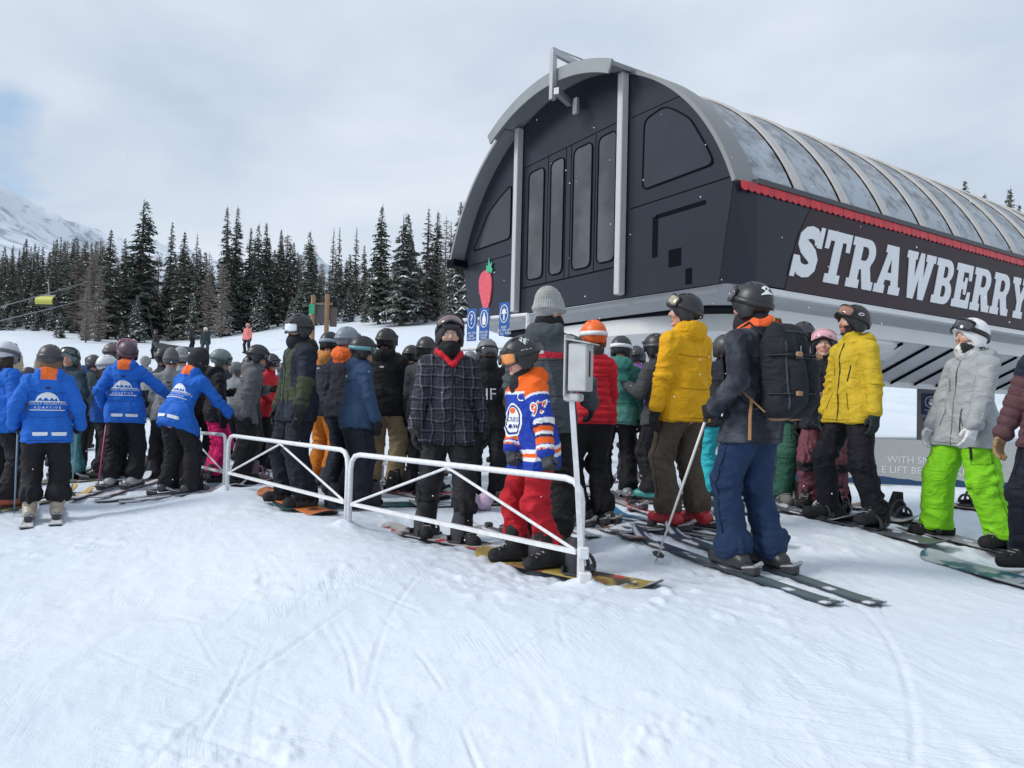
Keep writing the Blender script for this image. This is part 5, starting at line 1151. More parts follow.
def build_queue_furniture():
    A_, B_, Cc, D_ = gpt(584, 588), gpt(349, 528), gpt(346, 527), gpt(227, 491)
    ins = unit(B_-A_); barrier(A_-ins*-.03, B_, 'white tubular barrier nearest the camera, under the hockey-jersey child\'s hands'); barrier(Cc, D_, 'white tubular barrier in front of the green-jacketed snowboarder')
    E_ = gpt(158, 470); barrier(gpt(224, 490), E_, 'white tubular barrier the bent instructor in blue leans on')
    for (a, b, lab) in ((at_dist(384, 9.6), at_dist(455, 8.6), 'white barrier glimpsed behind the tan trousers and plaid jacket'), (at_dist(622, 9.9), at_dist(672, 9.0), 'white barrier glimpsed between the purple jacket and the yellow one')): barrier(np.array([*a, gz(*a)]), np.array([*b, gz(*b)]), lab, .9, .9)
    # post with the steel box
    p = A_+np.array([0.0, -.02, 0]); root = empty('ticket_post', p, 0, 'white steel post with a grey slotted box, standing at the end of the nearest barrier', 'post'); lean_ = np.array([-.105, 0, 0]); hgt = 1.62-A_[2]
    mb = MB(); mb.tube([(0, 0, -.15), lean_*.5+np.array([0, 0, hgt*.5]), lean_+np.array([0, 0, hgt])], .021, 4); mb.build('pole', white_metal, root)
    mb = MB(); mb.box((0, 0, .02), (.075, .075, .16), None, (.5,)*3, .008); mb.build('foot_sleeve', white_metal, root); mb = MB(); mb.box((-.01, 0, .21), (.06, .06, .07), None, (.5,)*3, .006); mb.build('collar', white_metal, root)
    Rb = rotz(math.radians(-28)); zb = 1.745-A_[2]; hgt = zb-.10; lean_ = np.array([-.105, 0, 0]); c = lean_+np.array([.035, -.02, zb]); mb = MB(); mb.box(c+Rb @ np.array([-.055, 0, 0]), (.012, .135, .36), Rb, (.5,)*3, .003); mb.box(c+Rb @ np.array([.02, 0, -.01]), (.115, .115, .28), Rb, (.5,)*3, .006)
    mb.prism([(-.05, .148), (.105, .120), (.105, .112), (-.05, .140)], c+Rb @ np.array([0, -.075, .01]), Rb @ np.array([1., 0, 0]), UPZ, Rb @ np.array([0, 1., 0]), .15); mb.box(c+Rb @ np.array([-.02, 0, -.185]), (.10, .09, .05), Rb, (.5,)*3, .01)
    bx = mb.build('box', mat('galvanised_box', (.47, .48, .48), .42, .35, var=.2, vscale=14), root); mb = MB(); mb.box(c+Rb @ np.array([.0785, -.005, .01]), (.004, .02, .15), Rb, (.01,)*3, .001); mb.build('slot', plast, bx)
    # blue rider signs on a white rail in front of the station
    d0 = 10.2; a, b = at(462, 326, d0+.55), at(528, 309, d0-.30); ex = unit((b-a)*np.array([1, 1, 0])); root = empty('sign_rail', (*((a+b)/2)[:2], gz(*((a+b)/2)[:2])), 0, 'white tube rail carrying the blue rider signs in front of the station', 'rail'); o = np.array(root.location); mb = MB(); zt = (a[2]+b[2])/2
    a[2] = b[2] = zt; mb.tube([a-o, b-o], .03, 8)
    for q in (a, b): mb.tube([q-o, np.array([q[0], q[1], gz(q[0], q[1])-.1])-o], .028, 8)
    mb.tube([a-o-UPZ*.42, b-o-UPZ*.42], .03, 8); mb.build('rail', white_metal, root)
    bl = (.012, .095, .36); wh = (.80, .82, .84); n_ = np.cross(ex, UPZ)
    def blue(px, py, icon, lines, lab, w_=.185, h_=.46):
        c = at(px, py, d0); t = ((a+n_*.045-CAM) @ n_)/((c-CAM) @ n_); c = CAM+(c-CAM)*t; it = [(*ring_poly(.078, .125, .011), wh, (0, .075))]+icon
        for i, s_ in enumerate(lines): it.append((*tx(s_, .046), wh, (0, -.115-.042*i)))
        sheet_sign('rider_sign', c, ex, w_, h_, bl, lab, 'sign', it, group='blue rider signs')
    blue(471.5, 325, [(*tx('?', .20), wh, (0, .075))], ['CAN YOU', 'RIDE', 'THIS LIFT'], 'blue sign with a white question mark in an oval, leftmost on the white rail')
    bottle = [(-.03, -.085), (.03, -.085), (.038, -.02), (.03, .03), (.014, .045), (.014, .085), (-.014, .085), (-.014, .045), (-.03, .03), (-.038, -.02)]
    blue(484, 324, [(*fl(bottle), wh, (0, .075))], ['SECURE', 'LOOSE', 'ITEMS'], 'blue sign with a white bottle-shaped figure in an oval, beside the question mark sign')
    tree_ = [(-.012, -.09), (.012, -.09), (.012, .0), (.055, .0), (.03, .03), (.05, .06), (.012, .05), (0, .09), (-.012, .05), (-.05, .06), (-.03, .03), (-.055, .0), (-.012, .0)]
    blue(504, 319, [(*fl(tree_), wh, (0, .075))], ['KEEP', 'SKI TIPS UP', 'AT ALL TIMES'], 'blue sign with a branching white pictogram, set apart to the right on the rail')
    # dark blue signs on the column under the station
    ex2 = SU; c0 = SP(-2.88, 9.97, 0)
    def colsign(px, py, w_, h_, items, lab, col):
        p0 = SP(-2.3, 10.485, 0); r = ray(px, py); t = ((p0-CAM) @ SV)/(r @ SV); c = CAM+r*t; sheet_sign('lift_rule_sign', c, SU, w_, h_, col, lab, 'sign', items, group='dark blue signs on the column')
    colsign(931, 404, .50, .54, [(*ring_poly(.15, .15, .022), wh, (0, .05)), (*fl([(-.05, -.07), (0, -.09), (.06, -.05), (.07, .03), (.02, .10), (-.05, .06), (-.02, .02), (-.07, -.01)]), wh, (0, .05)), (*tx('FOR SAFETY', .06), wh, (0, -.16)), (*tx('LOWER', .05), wh, (0, -.22))], 'dark blue sign with a white round pictogram high on the concrete column', (.010, .035, .115))
    colsign(933, 428, .50, .50, [(*tx(s_, .078), wh, (0, .13-.085*i)) for i, s_ in enumerate(('USE', 'LIFT BAR', 'BACK', 'SUPPORT'))], 'blue sign with four short lines of white lettering below the round pictogram', (.012, .025, .20))
    # grey banner board along the loading area
    A2, B2 = at(772, 460, 8.9), at(1075, 466, 8.3); ex = unit((B2-A2)*np.array([1, 1, 0])); L_ = np.linalg.norm((B2-A2)[:2]); n_ = np.cross(ex, UPZ); m_ = (A2+B2)/2; g0 = min(gz(A2[0], A2[1]), gz(B2[0], B2[1])); root = empty('banner_board', (m_[0], m_[1], g0), 0, 'long grey banner with white lettering about small children above dark blue mountains', 'banner'); H_ = 1.22-g0
    mb = MB(); mb.prism([(-L_/2, 0), (L_/2, 0), (L_/2, H_), (-L_/2, H_)], (0, 0, 0), ex, UPZ, -n_, .03, (.36, .37, .36)); mb.build('panel', plast, root)
    mb = MB(); mt = [(-L_/2, .04)]+[(-L_/2+L_*t, .07+.11*fbm(np.array([t*9.0]), 0, 0, 4, 3)[0]**1.2+.02*math.sin(t*21)) for t in np.linspace(0, 1, 50)]+[(L_/2, .04)]
    V2, F_ = poly_mesh([mt], [], 0); mb.add([ex*p[0]+UPZ*p[1]+n_*.003 for p in V2], F_, (.025, .065, .14)); mb.prism([(-L_/2, 0), (L_/2, 0), (L_/2, .05), (-L_/2, .05)], n_*.004, ex, UPZ, -n_, .003, (.42, .40, .38))
    for s_, px, py in (('WITH SMALL CHILDREN', 887, 459.5), ('E LIFT BEFORE SKIING', 881, 469.5)):
        V2, F_ = text_mesh(s_, .112, 'LEFT'); p0 = at(px, py, 8.5); r = ray(px, py); t = ((m_-CAM) @ n_)/(r @ n_); q = CAM+r*t-np.array(root.location); mb.add([q+ex*p[0]+UPZ*p[1]+n_*.004 for p in V2], F_, (.66, .67, .67))
    mb.build('print', printm, root)
    # trail map posts on the slope
    p = np.array([*at_dist(318, 31), 0]); p[2] = gz(p[0], p[1]); wood = mat('post_wood', (.26, .16, .095), .8, var=.3, vscale=5); sc_ = 31/FPX; root = empty('trail_map_stand', p, 0, 'trail map stand of two tall wooden posts with a dark board on the slope', 'sign stand')
    for dx, tp in ((-8.5, 5.95-p[2]), (5.5, 6.0-p[2])): mb = MB(); mb.tube([(dx*sc_, 0, -.4), (dx*sc_, 0, tp)], .10, 8); mb.build('post', wood, root)
    mb = MB(); zc = 5.15-p[2]; mb.box((-.06, .05, zc), (.5, .06, .75), None, (.08, .075, .075), .01); mb.box((.48, .1, zc-.1), (.30, .06, .8), None, (.10, .075, .06), .01); mb.box((0, 0, zc+.45), (.9, .08, .07), None, (.25, .15, .09)); mb.build('map_board', plast, root)
    tag(mesh_np('trail_marker', [np.array(p)+np.array(q) for q in [(-11.5*sc_, -.18, 5.15-p[2]), (-6*sc_, -.18, 5.15-p[2]), (-6*sc_, -.18, 5.55-p[2]), (-11.5*sc_, -.18, 5.55-p[2]), (-11.5*sc_, -.14, 5.15-p[2]), (-6*sc_, -.14, 5.15-p[2]), (-6*sc_, -.14, 5.55-p[2]), (-11.5*sc_, -.14, 5.55-p[2])]], [(0, 1, 2, 3), (4, 7, 6, 5), (0, 4, 5, 1), (1, 5, 6, 2), (2, 6, 7, 3), (3, 7, 4, 0)], mat('marker_green', (.02, .33, .16), .5)), 'small bright green trail marker hung on the left wooden post', 'sign')
def build_chairlift():
    cab = mat('cable', (.30, .31, .33), .5, .5); D = 80
    lines = [((-60, 322), (150, 262), 1), ((-60, 334), (150, 281), 2)]
    for (a, b, k_) in lines:
        A_, B_ = at(*a, D-14), at(*b, D+2); mb = MB(); n = 14; mb.tube([A_+(B_-A_)*t-UPZ*1.0*4*t*(1-t)*.25 for t in np.linspace(0, 1, n)], .05, 5); tag(mb.build('haul_rope', cab, None, True), ('upper' if k_ == 1 else 'lower')+' of the two lift cables sloping up past the forest at the far left', 'cable', 'lift cables')
    c = at(47, 300, 76); u_ = 62/FPX; root = empty('lift_chair', c, 0, 'distant lift chair with a yellow-green bubble hanging before the forest', 'lift chair'); mb = MB(); yl = (.52, .52, .10)
    V = []; n = 9
    for s_ in (-10.5, 10.5):
        for i in range(n): a = math.radians(-40+150*i/(n-1)); V += [(s_*u_*(1-.06*(i > 6)), -.5*math.cos(a)*1.2, -.15+.55*math.sin(a)), (s_*u_*(1-.06*(i > 6)), -.5*math.cos(a)*1.08, -.15+.47*math.sin(a))]
    fs = []
    for i in range(n-1): a = 2*i; b = 2*n+2*i; fs += [(a, a+2, b+2, b), (a+1, b+1, b+3, a+3), (a, a+1, a+3, a+2), (b, b+2, b+3, b+1)]
    mb.add(V, fs, yl); mb.build('bubble', plast, root); mb = MB(); mb.box((0, .35, -.55), (20*u_, .5, .14), None, (.05, .05, .05)); mb.box((0, .6, -.2), (20*u_, .1, .6), None, (.06, .06, .06)); mb.build('seat', plast, root)
    mb = MB(); mb.tube([(0, .2, -.2), (0, .3, .8), (0, .1, 1.9)], .07, 6); mb.tube([(-9*u_, .2, .5), (9*u_, .2, .5)], .06, 6); mb.build('hanger', steel, root)
def build_snowfall():
    rng = np.random.RandomState(8); V, Fq = [], []
    for i in range(300):
        d = rng.uniform(2.5, 12); px, py = rng.uniform(-60, 1090), rng.uniform(-30, 640); r = ray(px, py); p = CAM+r*d
        if p[2] < gz(p[0], p[1])+.05: continue
        s = d*rng.uniform(.0004, .0011); b = len(V); V += [p+np.array(q)*s for q in ((1, 0, 0), (-1, 0, 0), (0, 1, 0), (0, -1, 0), (0, 0, 1.1), (0, 0, -1.1))]; Fq += [(b+i_, b+j, b+k) for i_, j, k in ((0, 2, 4), (2, 1, 4), (1, 3, 4), (3, 0, 4), (2, 0, 5), (1, 2, 5), (3, 1, 5), (0, 3, 5))]
    tag(mesh_np('snowfall', V, Fq, dustm), 'scattered small snowflakes drifting in the air', 'snowfall', kind='stuff')
# ------------------------------------------------------------------ people
BLK = (.012, .012, .015); NVY = (.014, .020, .040); BLU = (.014, .128, .54); ORG = (.80, .16, .02); WHT = (.72, .74, .76)
def hockey(loc, tg, bt, cj):
    x, y, z = loc.T; o, wv, b, n_ = (.78, .12, .012), (.74, .76, .78), (.012, .045, .36), (.012, .018, .09)
    c = np.tile(np.array(b), (len(loc), 1)); tor = (tg == 0); yk = z+.35*np.maximum(np.abs(x)-.02, 0)*0
    c[tor & (yk > .435)] = wv; c[tor & (yk > .455)] = o
    for a, b2, cc in ((-.03, .0, wv), (-.06, -.03, o), (-.09, -.06, wv)): c[tor & (z > a) & (z < b2)] = cc
    up = (tg == 1) | (tg == 2); c[up & (bt < .26)] = wv; c[up & (bt < .20)] = o; c[up & (bt > .93)] = wv
    fo = (tg == 3) | (tg == 4)
    for a, b2, cc in ((0, .10, wv), (.10, .20, n_), (.20, .36, o), (.36, .46, wv), (.46, .56, n_), (.56, .78, o), (.78, 1.1, b)): c[fo & (bt >= a) & (bt < b2)] = cc
    c[(tg == 5) | (tg == 6)] = o; return c
def inst_hood(loc, tg, bt, cj):
    m = ((tg == 6) | (tg == 5)) & ((loc[:, 0]/(.075-.12*np.clip(.56-loc[:, 2], 0, .4)))**2 < 1+.5*(fbm(loc[:, 0]*30, loc[:, 2]*30, 0, 3, 2)-.5)) & (loc[:, 2] > .485); cj[m] = (.82, .16, .03); return cj
def tolocal(spot, yaw, wp, z0):
    d = rotz(math.radians(yaw)) @ (np.asarray(wp, float)-np.array([spot[0], spot[1], z0])); return d
def S_(k_): x, y, H = SPOT[k_]; return x, y
def board_px(p, q, cols, label, L_=None, **k):
    a, b = gpt(*p), gpt(*q); c = (a+b)/2; d = b-a; return snowboard(c[0], c[1], math.atan2(d[0], d[1]), cols, label, L_ or float(np.clip(np.linalg.norm(d), 1.2, 1.62)), **k)
def ski_px(p, q, cols, label, L_=None, **k):
    a, b = gpt(*p), gpt(*q); c = (a+b)/2; d = a-b; return ski(c[0], c[1], math.atan2(d[0], d[1]), cols, label, L_ or float(np.clip(np.linalg.norm(d), 1.1, 1.95)), **k)
def skis_under(info, ang, cols, labs, L_=1.7, ahead=.12, **k):
    """a ski under each boot, its binding where the boot stands"""
    for A_, lab in zip(info['an'], labs):
        w_ = W(info, (A_[0], A_[1], 0)); d = np.array([math.sin(math.radians(ang)), math.cos(math.radians(ang))]); ski(w_[0]+d[0]*ahead, w_[1]+d[1]*ahead, math.radians(ang), cols, lab, L_, boot=-ahead, **k)
def instructor_print(info, lines=True):
    k = info['k']; wh = (.74, .77, .80); it = []
    def hump(u, v):
        if math.hypot(u, v+.05) > .095 or v < -.045: return False
        zig = max(.046*(1-abs(u-c)/w_) for c, w_ in ((-.055, .026), (-.012, .034), (.036, .030), (.07, .02)))
        return v > -.045+zig*.9 or (v < -.040 and abs(u) < .09)
    V, F_ = grid_shape(hump, .2, .12, .005); it.append((V, F_, wh, (0, .305*k)))
    it.append((*tx('ROCKY MOUNTAIN', .034), wh, (0, .235*k))); it.append((*tx('ADAPTIVE', .034, spacing=1.5), wh, (0, .192*k)))
    for v in (.255, .168):
        V, F_ = grid_shape(lambda a, b: True, .28, .008, .008); it.append((V, F_, wh, (0, v*k)))
    for u in (-.075, .075):
        V, F_ = grid_shape(lambda a, b: abs(b) < .018-.10*max(0, abs(a)-.035) or (b < .008 and abs(a) < .055), .12, .04, .006); it.append((V, F_, wh, (u+.03, -.075*k)))
    return decal(info, it, True, 'back_print')
def build_people():
    Q = 'people queueing for the lift'
    # --- the skier with the backpack
    x, y = S_('pack'); yw = -38
    def camo(loc, tg, bt, cj):
        n_ = fbm(loc[:, 0]*9, loc[:, 1]*9, loc[:, 2]*7, 6, 4); t = np.clip((n_-.42)*4.5, 0, 1)[:, None]; c = np.array((.016, .020, .030))*(1-t)+np.array((.065, .075, .092))*t; c[(tg == 6) & (loc[:, 2] > .545)] = (.80, .12, .03); return c
    def dry(loc, tg, bt, cj): return cj
    A = person('skier seen from behind with large black backpack, grey mottled jacket and navy trousers', x, y, yw, 1.80, 0, .05, 1, 0, [(-.115, .06, 12), (.115, -.06, 12)], aL=(-.29, .10, .98), aR=(.27, .33, 1.04), hy=-4, hp=4, gaiter=(.02, .02, .025), gaiter_top=-.02, jacket=(.03, .035, .045), jfun=camo, hood='down', hem=-.17, bulk=.016,
        trousers=(.012, .031, .080), bag=.016, tlow=.05, helmet=(.02, .022, .026), goggles='up', lens=(.05, .03, .05), boot_kind='ski', boots=(.025, .026, .028), gripL=((.35, 1, -.25), (0, .1, 1.)), gripR=((-.2, 1, -.2), (0, .1, 1.)), group=Q, seed=12, jdisp=.012)
    V, F_ = grid_shape(lambda u, v: abs(u) < .030-.35*(v+.03)+.012*math.sin(v*140) and not (abs(u) < .008 and -.005 < v < .012), .08, .07, .003); head_decal(A, V, F_, (.75, .78, .74), 196, 22, 'helmet_mark')
    skis_under(A, -24, [(.10, .14, .15), (.03, .05, .08), (.035, .06, .10)], ('left ski of the backpack wearer, grey-green tip towards the barrier', 'right ski of the backpack wearer, dark with snow along its tail'), 1.92, .16, seed=4, snow=.30, w_=.062)
    ski_pole(W(A, A['hold'][0]), gpt(655, 564), (.62, .60, .58), 'white ski pole planted in the snow left of the backpack wearer'); ski_pole(W(A, A['hold'][1]), gpt(727, 547), (.60, .60, .60), 'pale ski pole behind the navy trouser leg of the backpack wearer')
    build_backpack(A)
    # --- the child in the hockey jersey
    x, y = S_('kid'); yw = -112; g0 = gz(x, y); Am, Bm = gpt(584, 588), gpt(349, 528)
    def rail(t): p = Am+(Bm-Am)*t; p = p.copy(); p[2] += .625; return p
    def rail_px(px):
        ts = np.linspace(0, 1, 200); v = []
        for t in ts: p = rail(t)-CAM; v.append(abs(CX+FPX*(p @ _R)/(p @ _F)-px))
        return rail(ts[int(np.argmin(v))])
    k_ = 1.50/1.78
    def htg(px, dz=.035, back=.05):
        p = tolocal((x, y), yw, rail_px(px)+np.array([.02, back, dz]), g0); return (p[0]/k_, p[1]/k_, (p[2]-.035)/k_)
    gd = rotz(math.radians(yw)) @ np.array([.1, -.6, -.75]); rs = rotz(math.radians(yw)) @ unit(Am-Bm)
    ka = line_ang((480, 566), (664, 599)); B_ = person('child in blue and orange hockey jersey and red trousers, holding the barrier', x, y, yw, 1.50, 0, .035, 11, 0, feet_on(yw, ka, .30, 8), aL=htg(546), aR=htg(506), tlow=.15, hy=4, hp=14, jfun='hockey', jacket=(.012, .045, .36), hem=-.17, bulk=.030, wd=1.0, trousers=(.46, .012, .022), bag=.012,
        helmet=(.022, .023, .027), goggles='eyes', lens=(.75, .25, .03), frame=(.02, .02, .02), strap=(.02, .02, .024), hood='down', hoodc=(.02, .02, .024), gaiter=(.016, .016, .019), gaiter_top=-.105, boots=(.02, .02, .022), gloves=(.05, .052, .055), gripL=(gd, rs, 1.1, gd[[1, 0, 2]]*0+np.array([0, .2, -1])), gripR=(gd, rs, 1.1, np.array([0, .2, -1])), face=True, group=Q, seed=31, skin=(.60, .36, .28))
    board_under(B_, ka, [(.48, .36, .09), (.50, .07, .05), (.45, .43, .40), (.10, .08, .06), (.30, .16, .08)], 'yellow and red graphic snowboard under the child, its tail past the ticket post', L_=1.46, shift=.24, seed=2, toe=-92, snow=.12)
    # crest and numbers
    wv, og, bl = (.74, .76, .78), (.78, .12, .012), (.012, .03, .20); it = []
    V, F_ = grid_shape(lambda u, v: (u/.092)**2+(v/.112)**2 < 1, .2, .24, .005); it.append((V, F_, wv, (0, .20)))
    V, F_ = grid_shape(lambda u, v: (u/.078)**2+(v/.098)**2 < 1 and (u/.066)**2+(v/.086)**2 > 1, .2, .24, .004); it.append((V, F_, bl, (0, .20)))
    V, F_ = grid_shape(lambda u, v: (u/.030)**2+((v-.05)/.020)**2 < 1, .2, .2, .004); it.append((V, F_, og, (0, .21)))
    V, F_ = grid_shape(lambda u, v: (u/.062)**2+(v/.082)**2 < 1 and -.055 < v < -.030 and int((u+.1)/.016) % 2 == 0, .2, .2, .004); it.append((V, F_, bl, (0, .20)))
    it.append((*tx('OILERS', .040), bl, (0, .20))); decal(B_, it, False, 'jersey_crest'); decal(B_, [(*tx('C', .085), (.78, .80, .82), (.095, .345))], False, 'jersey_letter')
    sleeve_text(B_, 0, '97', .118, og, wv); decal(B_, [(*tx('97', .26), wv, (0, .16)), (*tx('97', .235), og, (0, .16))], True, 'jersey_number')
    head_decal(B_, *tx('GIRO', .036), (.72, .74, .76), -96, 4, 'helmet_lettering'); V, F_ = grid_shape(lambda u, v: abs(u)+abs(v)*1.1 < .035+.010*math.sin(u*260+v*90) and math.sin(u*190-v*120) > -.75, .09, .08, .003); head_decal(B_, V, F_, (.55, .57, .58), -100, 46, 'helmet_mark')
    # --- the man in the plaid shirt jacket
    pm = bpy.data.materials.new('plaid_flannel'); pm.use_nodes = True; T = pm.node_tree; b = T.nodes['Principled BSDF']; b.inputs['Roughness'].default_value = .85; b.inputs['Specular IOR Level'].default_value = .2
    tcn = T.nodes.new('ShaderNodeTexCoord'); sx = T.nodes.new('ShaderNodeSeparateXYZ'); wn = T.nodes.new('ShaderNodeTexNoise'); wn.inputs['Scale'].default_value = 5.5; wn.inputs['Detail'].default_value = 2; T.links.new(tcn.outputs['Object'], wn.inputs['Vector']); va = T.nodes.new('ShaderNodeVectorMath'); va.operation = 'MULTIPLY_ADD'; va.inputs[1].default_value = (.075, .075, .075); T.links.new(wn.outputs['Color'], va.inputs[0]); T.links.new(tcn.outputs['Object'], va.inputs[2]); T.links.new(va.outputs[0], sx.inputs[0]); creases(pm, 5.2, .02, .5)
    def lines_(ax, per, w_, off): 
        q = mth('FRACT', mth('MULTIPLY_ADD', sx.outputs[ax], 1/per, off, T=T), T=T); return mth('LESS_THAN', mth('ABSOLUTE', mth('SUBTRACT', q, .5, T=T), T=T), w_/2, T=T)
    xx = mth('ADD', lines_(0, .085, .11, .2), mth('MULTIPLY', lines_(0, .085, .07, .55), .5, T=T), T=T); zz = mth('ADD', lines_(2, .085, .11, .2), mth('MULTIPLY', lines_(2, .085, .07, .55), .5, T=T), T=T); bx = mth('MULTIPLY', mth('ADD', lines_(0, .085, .5, .9), lines_(2, .085, .5, .9), T=T), .018, T=T)
    f = mth('MULTIPLY', mth('ADD', xx, zz, T=T), .085, T=T); cc = T.nodes.new('ShaderNodeCombineColor'); T.links.new(mth('ADD', mth('ADD', f, bx, T=T), .008, T=T), cc.inputs[0]); T.links.new(mth('ADD', mth('ADD', f, bx, T=T), .009, T=T), cc.inputs[1]); T.links.new(mth('ADD', mth('MULTIPLY', f, 1.15, T=T), mth('MULTIPLY_ADD', bx, 1.3, .016, T=T), T=T), cc.inputs[2]); T.links.new(cc.outputs[0], b.inputs['Base Color'])
    x, y = S_('plaid')
    def redhood(loc, tg, bt, cj): return cj
    pa = line_ang((362, 523), (494, 556)); Cp = person('snowboarder in navy plaid shirt jacket with red hood and black balaclava', x, y, 160, 1.79, 0, .035, -1, 0, feet_on(160, pa, .46, 14), aL=(-.30, .10, .83), aR=(.30, .12, .84), hy=10, hp=2, jmat=pm, hem=-.17, bulk=.012, wd=.98, trousers=(.020, .021, .023), bag=.014, helmet=(.022, .023, .026), goggles='high', lens=(.16, .09, .10), gaiter=(.010, .010, .012), gaiter_top=-.022, face=True, boots=(.018, .018, .02), group=Q, seed=44, jdisp=.016, tlow=.24, skin=(.56, .36, .28))
    Cp['jo'].data.materials.append(pm); S = SDF(); T_ = Cp['T']
    for s_ in (-1, 1): S.cap(T_((s_*.075, -.06, .575)), T_((s_*.075, .06, .545)), .030, .027, .03).cap(T_((s_*.07, .06, .545)), T_((s_*.012, .13, .455)), .027, .018, .03)
    S.ell(T_((0, -.10, .545)), np.array([.10, .06, .07]), Cp['Rt'], .03); V, Qd = S.mesh(.010); mesh_np('hood', V, Qd, fabric, Cp['root'], True, np.array((.56, .015, .03)))
    mb = MB(); pts = [T_((.0, .0, z_)) for z_ in np.linspace(.40, -.14, 14)]; pts = project(Cp['J'], np.array(pts)+Cp['Rt'] @ np.array([0, .4, 0]), Cp['Rt'] @ np.array([0, -1., 0]), .004, lambda q: folds(q, Cp['J'], Cp['jd'], Cp['seed'], (1, 2, 3, 4))); mb.tube(list(pts), .008, 6, (.012, .012, .018)); mb.build('placket', fabric, Cp['jo'])
    board_under(Cp, pa, [(.45, .42, .40), (.50, .03, .05), (.03, .03, .035), (.62, .62, .62)], 'red, white and black snowboard under the plaid-jacketed rider', seed=3, snow=.2, toe=-95)
    # --- the man in the green and navy jacket
    x, y = S_('green')
    def green(loc, tg, bt, cj):
        ol, nv = np.array((.040, .050, .026)), np.array((.010, .014, .028)); cj[:] = ol; cj[(tg == 1) | (tg == 2)] = nv; cj[((tg == 1) | (tg == 2)) & (bt > .85)] = ol; t = tg == 0; cj[t & (loc[:, 2] < .02)] = nv; cj[t & (loc[:, 1] < .01)] = nv; cj[t & (loc[:, 0] < -.10) & (loc[:, 2] > .15)] = nv; cj[tg >= 5] = (.020, .024, .018); cj[((tg == 3) | (tg == 4)) & (bt > .72)] = (.02, .022, .02); return cj
    ga = line_ang((264, 489), (337, 516)); G_ = person('tall snowboarder in olive and navy jacket with white mirrored goggles, looking left', x, y, -128, 1.87, 0, .035, 0, 0, feet_on(-128, ga, .44), aL=(-.29, .10, .86), aR=(.27, .10, .86), hy=-8, hp=2, jfun=green, hem=-.17, bulk=.024, wd=1.04, trousers=(.008, .011, .020), bag=.030, helmet=(.02, .02, .023), goggles='eyes', lens=(.72, .76, .80), frame=(.03, .03, .03), gaiter=(.012, .014, .02), gaiter_top=-.03, hood='down', face=True, group=Q, seed=53, jdisp=.013)
    cuff_band(G_, 0, (.70, .71, .72)); board_under(G_, ga, [(.72, .22, .06), (.62, .30, .18), (.10, .06, .05)], 'orange-topped snowboard under the olive-jacketed rider', seed=8, toe=-90, tipc=(.75, .22, .08))
    # --- the beanie wearer and the two beside
    x, y = S_('beanie')
    def greyj(loc, tg, bt, cj):
        cj[:] = (.060, .072, .082); m = (np.abs(loc[:, 2]-.385) < .020) & (tg == 0) & (loc[:, 1] < .03); cj[m] = (.50, .02, .04); m = ((tg == 1) | (tg == 2)) & (np.abs(bt-.30) < .06) & (loc[:, 1] < .03); cj[m] = (.50, .02, .04); cj[tg == 5] = (.012, .012, .015); return cj
    Bn = person('broad man in grey jacket with red shoulder stripe and ribbed pale beanie', x, y, 18, 1.86, 0, .05, 2, 0, [(-.13, 0, 0), (.13, 0, 0)], aL=(-.28, .20, .92), aR=(.28, .25, 1.0), hy=42, hp=3, jfun=greyj, bulk=.024, wd=1.06, hem=-.15, helmet=(.40, .41, .40), helmet_kind='beanie', gaiter=(.010, .011, .014), gaiter_top=.0, hood='down', hoodc=(.012, .013, .016), trousers=(.010, .010, .012), boot_kind='ski', group=Q, seed=61)
    x, y = S_('orange')
    M_ = person('skier in red quilted jacket and bright orange helmet, seen from behind', x, y, -12, 1.69, 0, .05, 2, 0, [(-.11, 0, -18), (.11, -.02, -18)], aL=(-.24, .26, .95), aR=(.25, .22, .92), hy=-6, hp=0, jacket=(.56, .018, .035), jstyle='puff', bulk=.012, wd=.86, hem=-.08, helmet=(.80, .13, .015), goggles='eyes', lens=(.1, .1, .1), strap=(.72, .74, .76), gaiter=(.06, .05, .05), gaiter_top=-.03, trousers=BLK, bag=.014, boot_kind='ski', boots=(.03, .03, .032), hood=None, group=Q, seed=67)
    skis_under(M_, -33, [(.22, .22, .23), (.10, .10, .11), (.05, .05, .055)], ('left ski of the red-jacketed skier, dusted with snow', 'right ski of the red-jacketed skier, its tail near the ticket post'), 1.68, .1, seed=9, snow=.4)
    # --- yellow jackets
    x, y = S_('yelL')
    H_ = person('man in golden yellow jacket and brown trousers seen from behind, face turned left', x, y, -34, 1.82, 0, .05, 1, 0, [(-.13, .04, 0), (.13, -.03, 4)], aL=(-.29, .05, .84), aR=(.28, .12, .86), hy=-44, hp=-1, jacket=(.68, .35, .006), hood='down', hem=-.15, bulk=.020, wd=1.0, trousers=(.075, .058, .042), bag=.012, tlow=.09, helmet=(.022, .023, .026), goggles='up', lens=(.35, .30, .20), strap=(.03, .03, .032), boot_kind='ski', boots=(.36, .014, .022), face=True, group=Q, seed=71, jdisp=.011, skin=(.58, .36, .28))
    head_decal(H_, *tx('RANKIN', .03), (.28, .29, .30), 120, 8, 'helmet_lettering')
    for A_ in H_['an']: trouser_cuff(H_, A_)
    skis_under(H_, -40, [(.035, .04, .045), (.30, .31, .32), (.03, .26, .55)], ('left ski of the yellow-jacketed man in brown trousers, dark snow-flecked tip', 'right ski of the yellow-jacketed man in brown trousers, bright blue tail'), 1.7, .1, seed=14, snow=.15)
    x, y = S_('yelR')
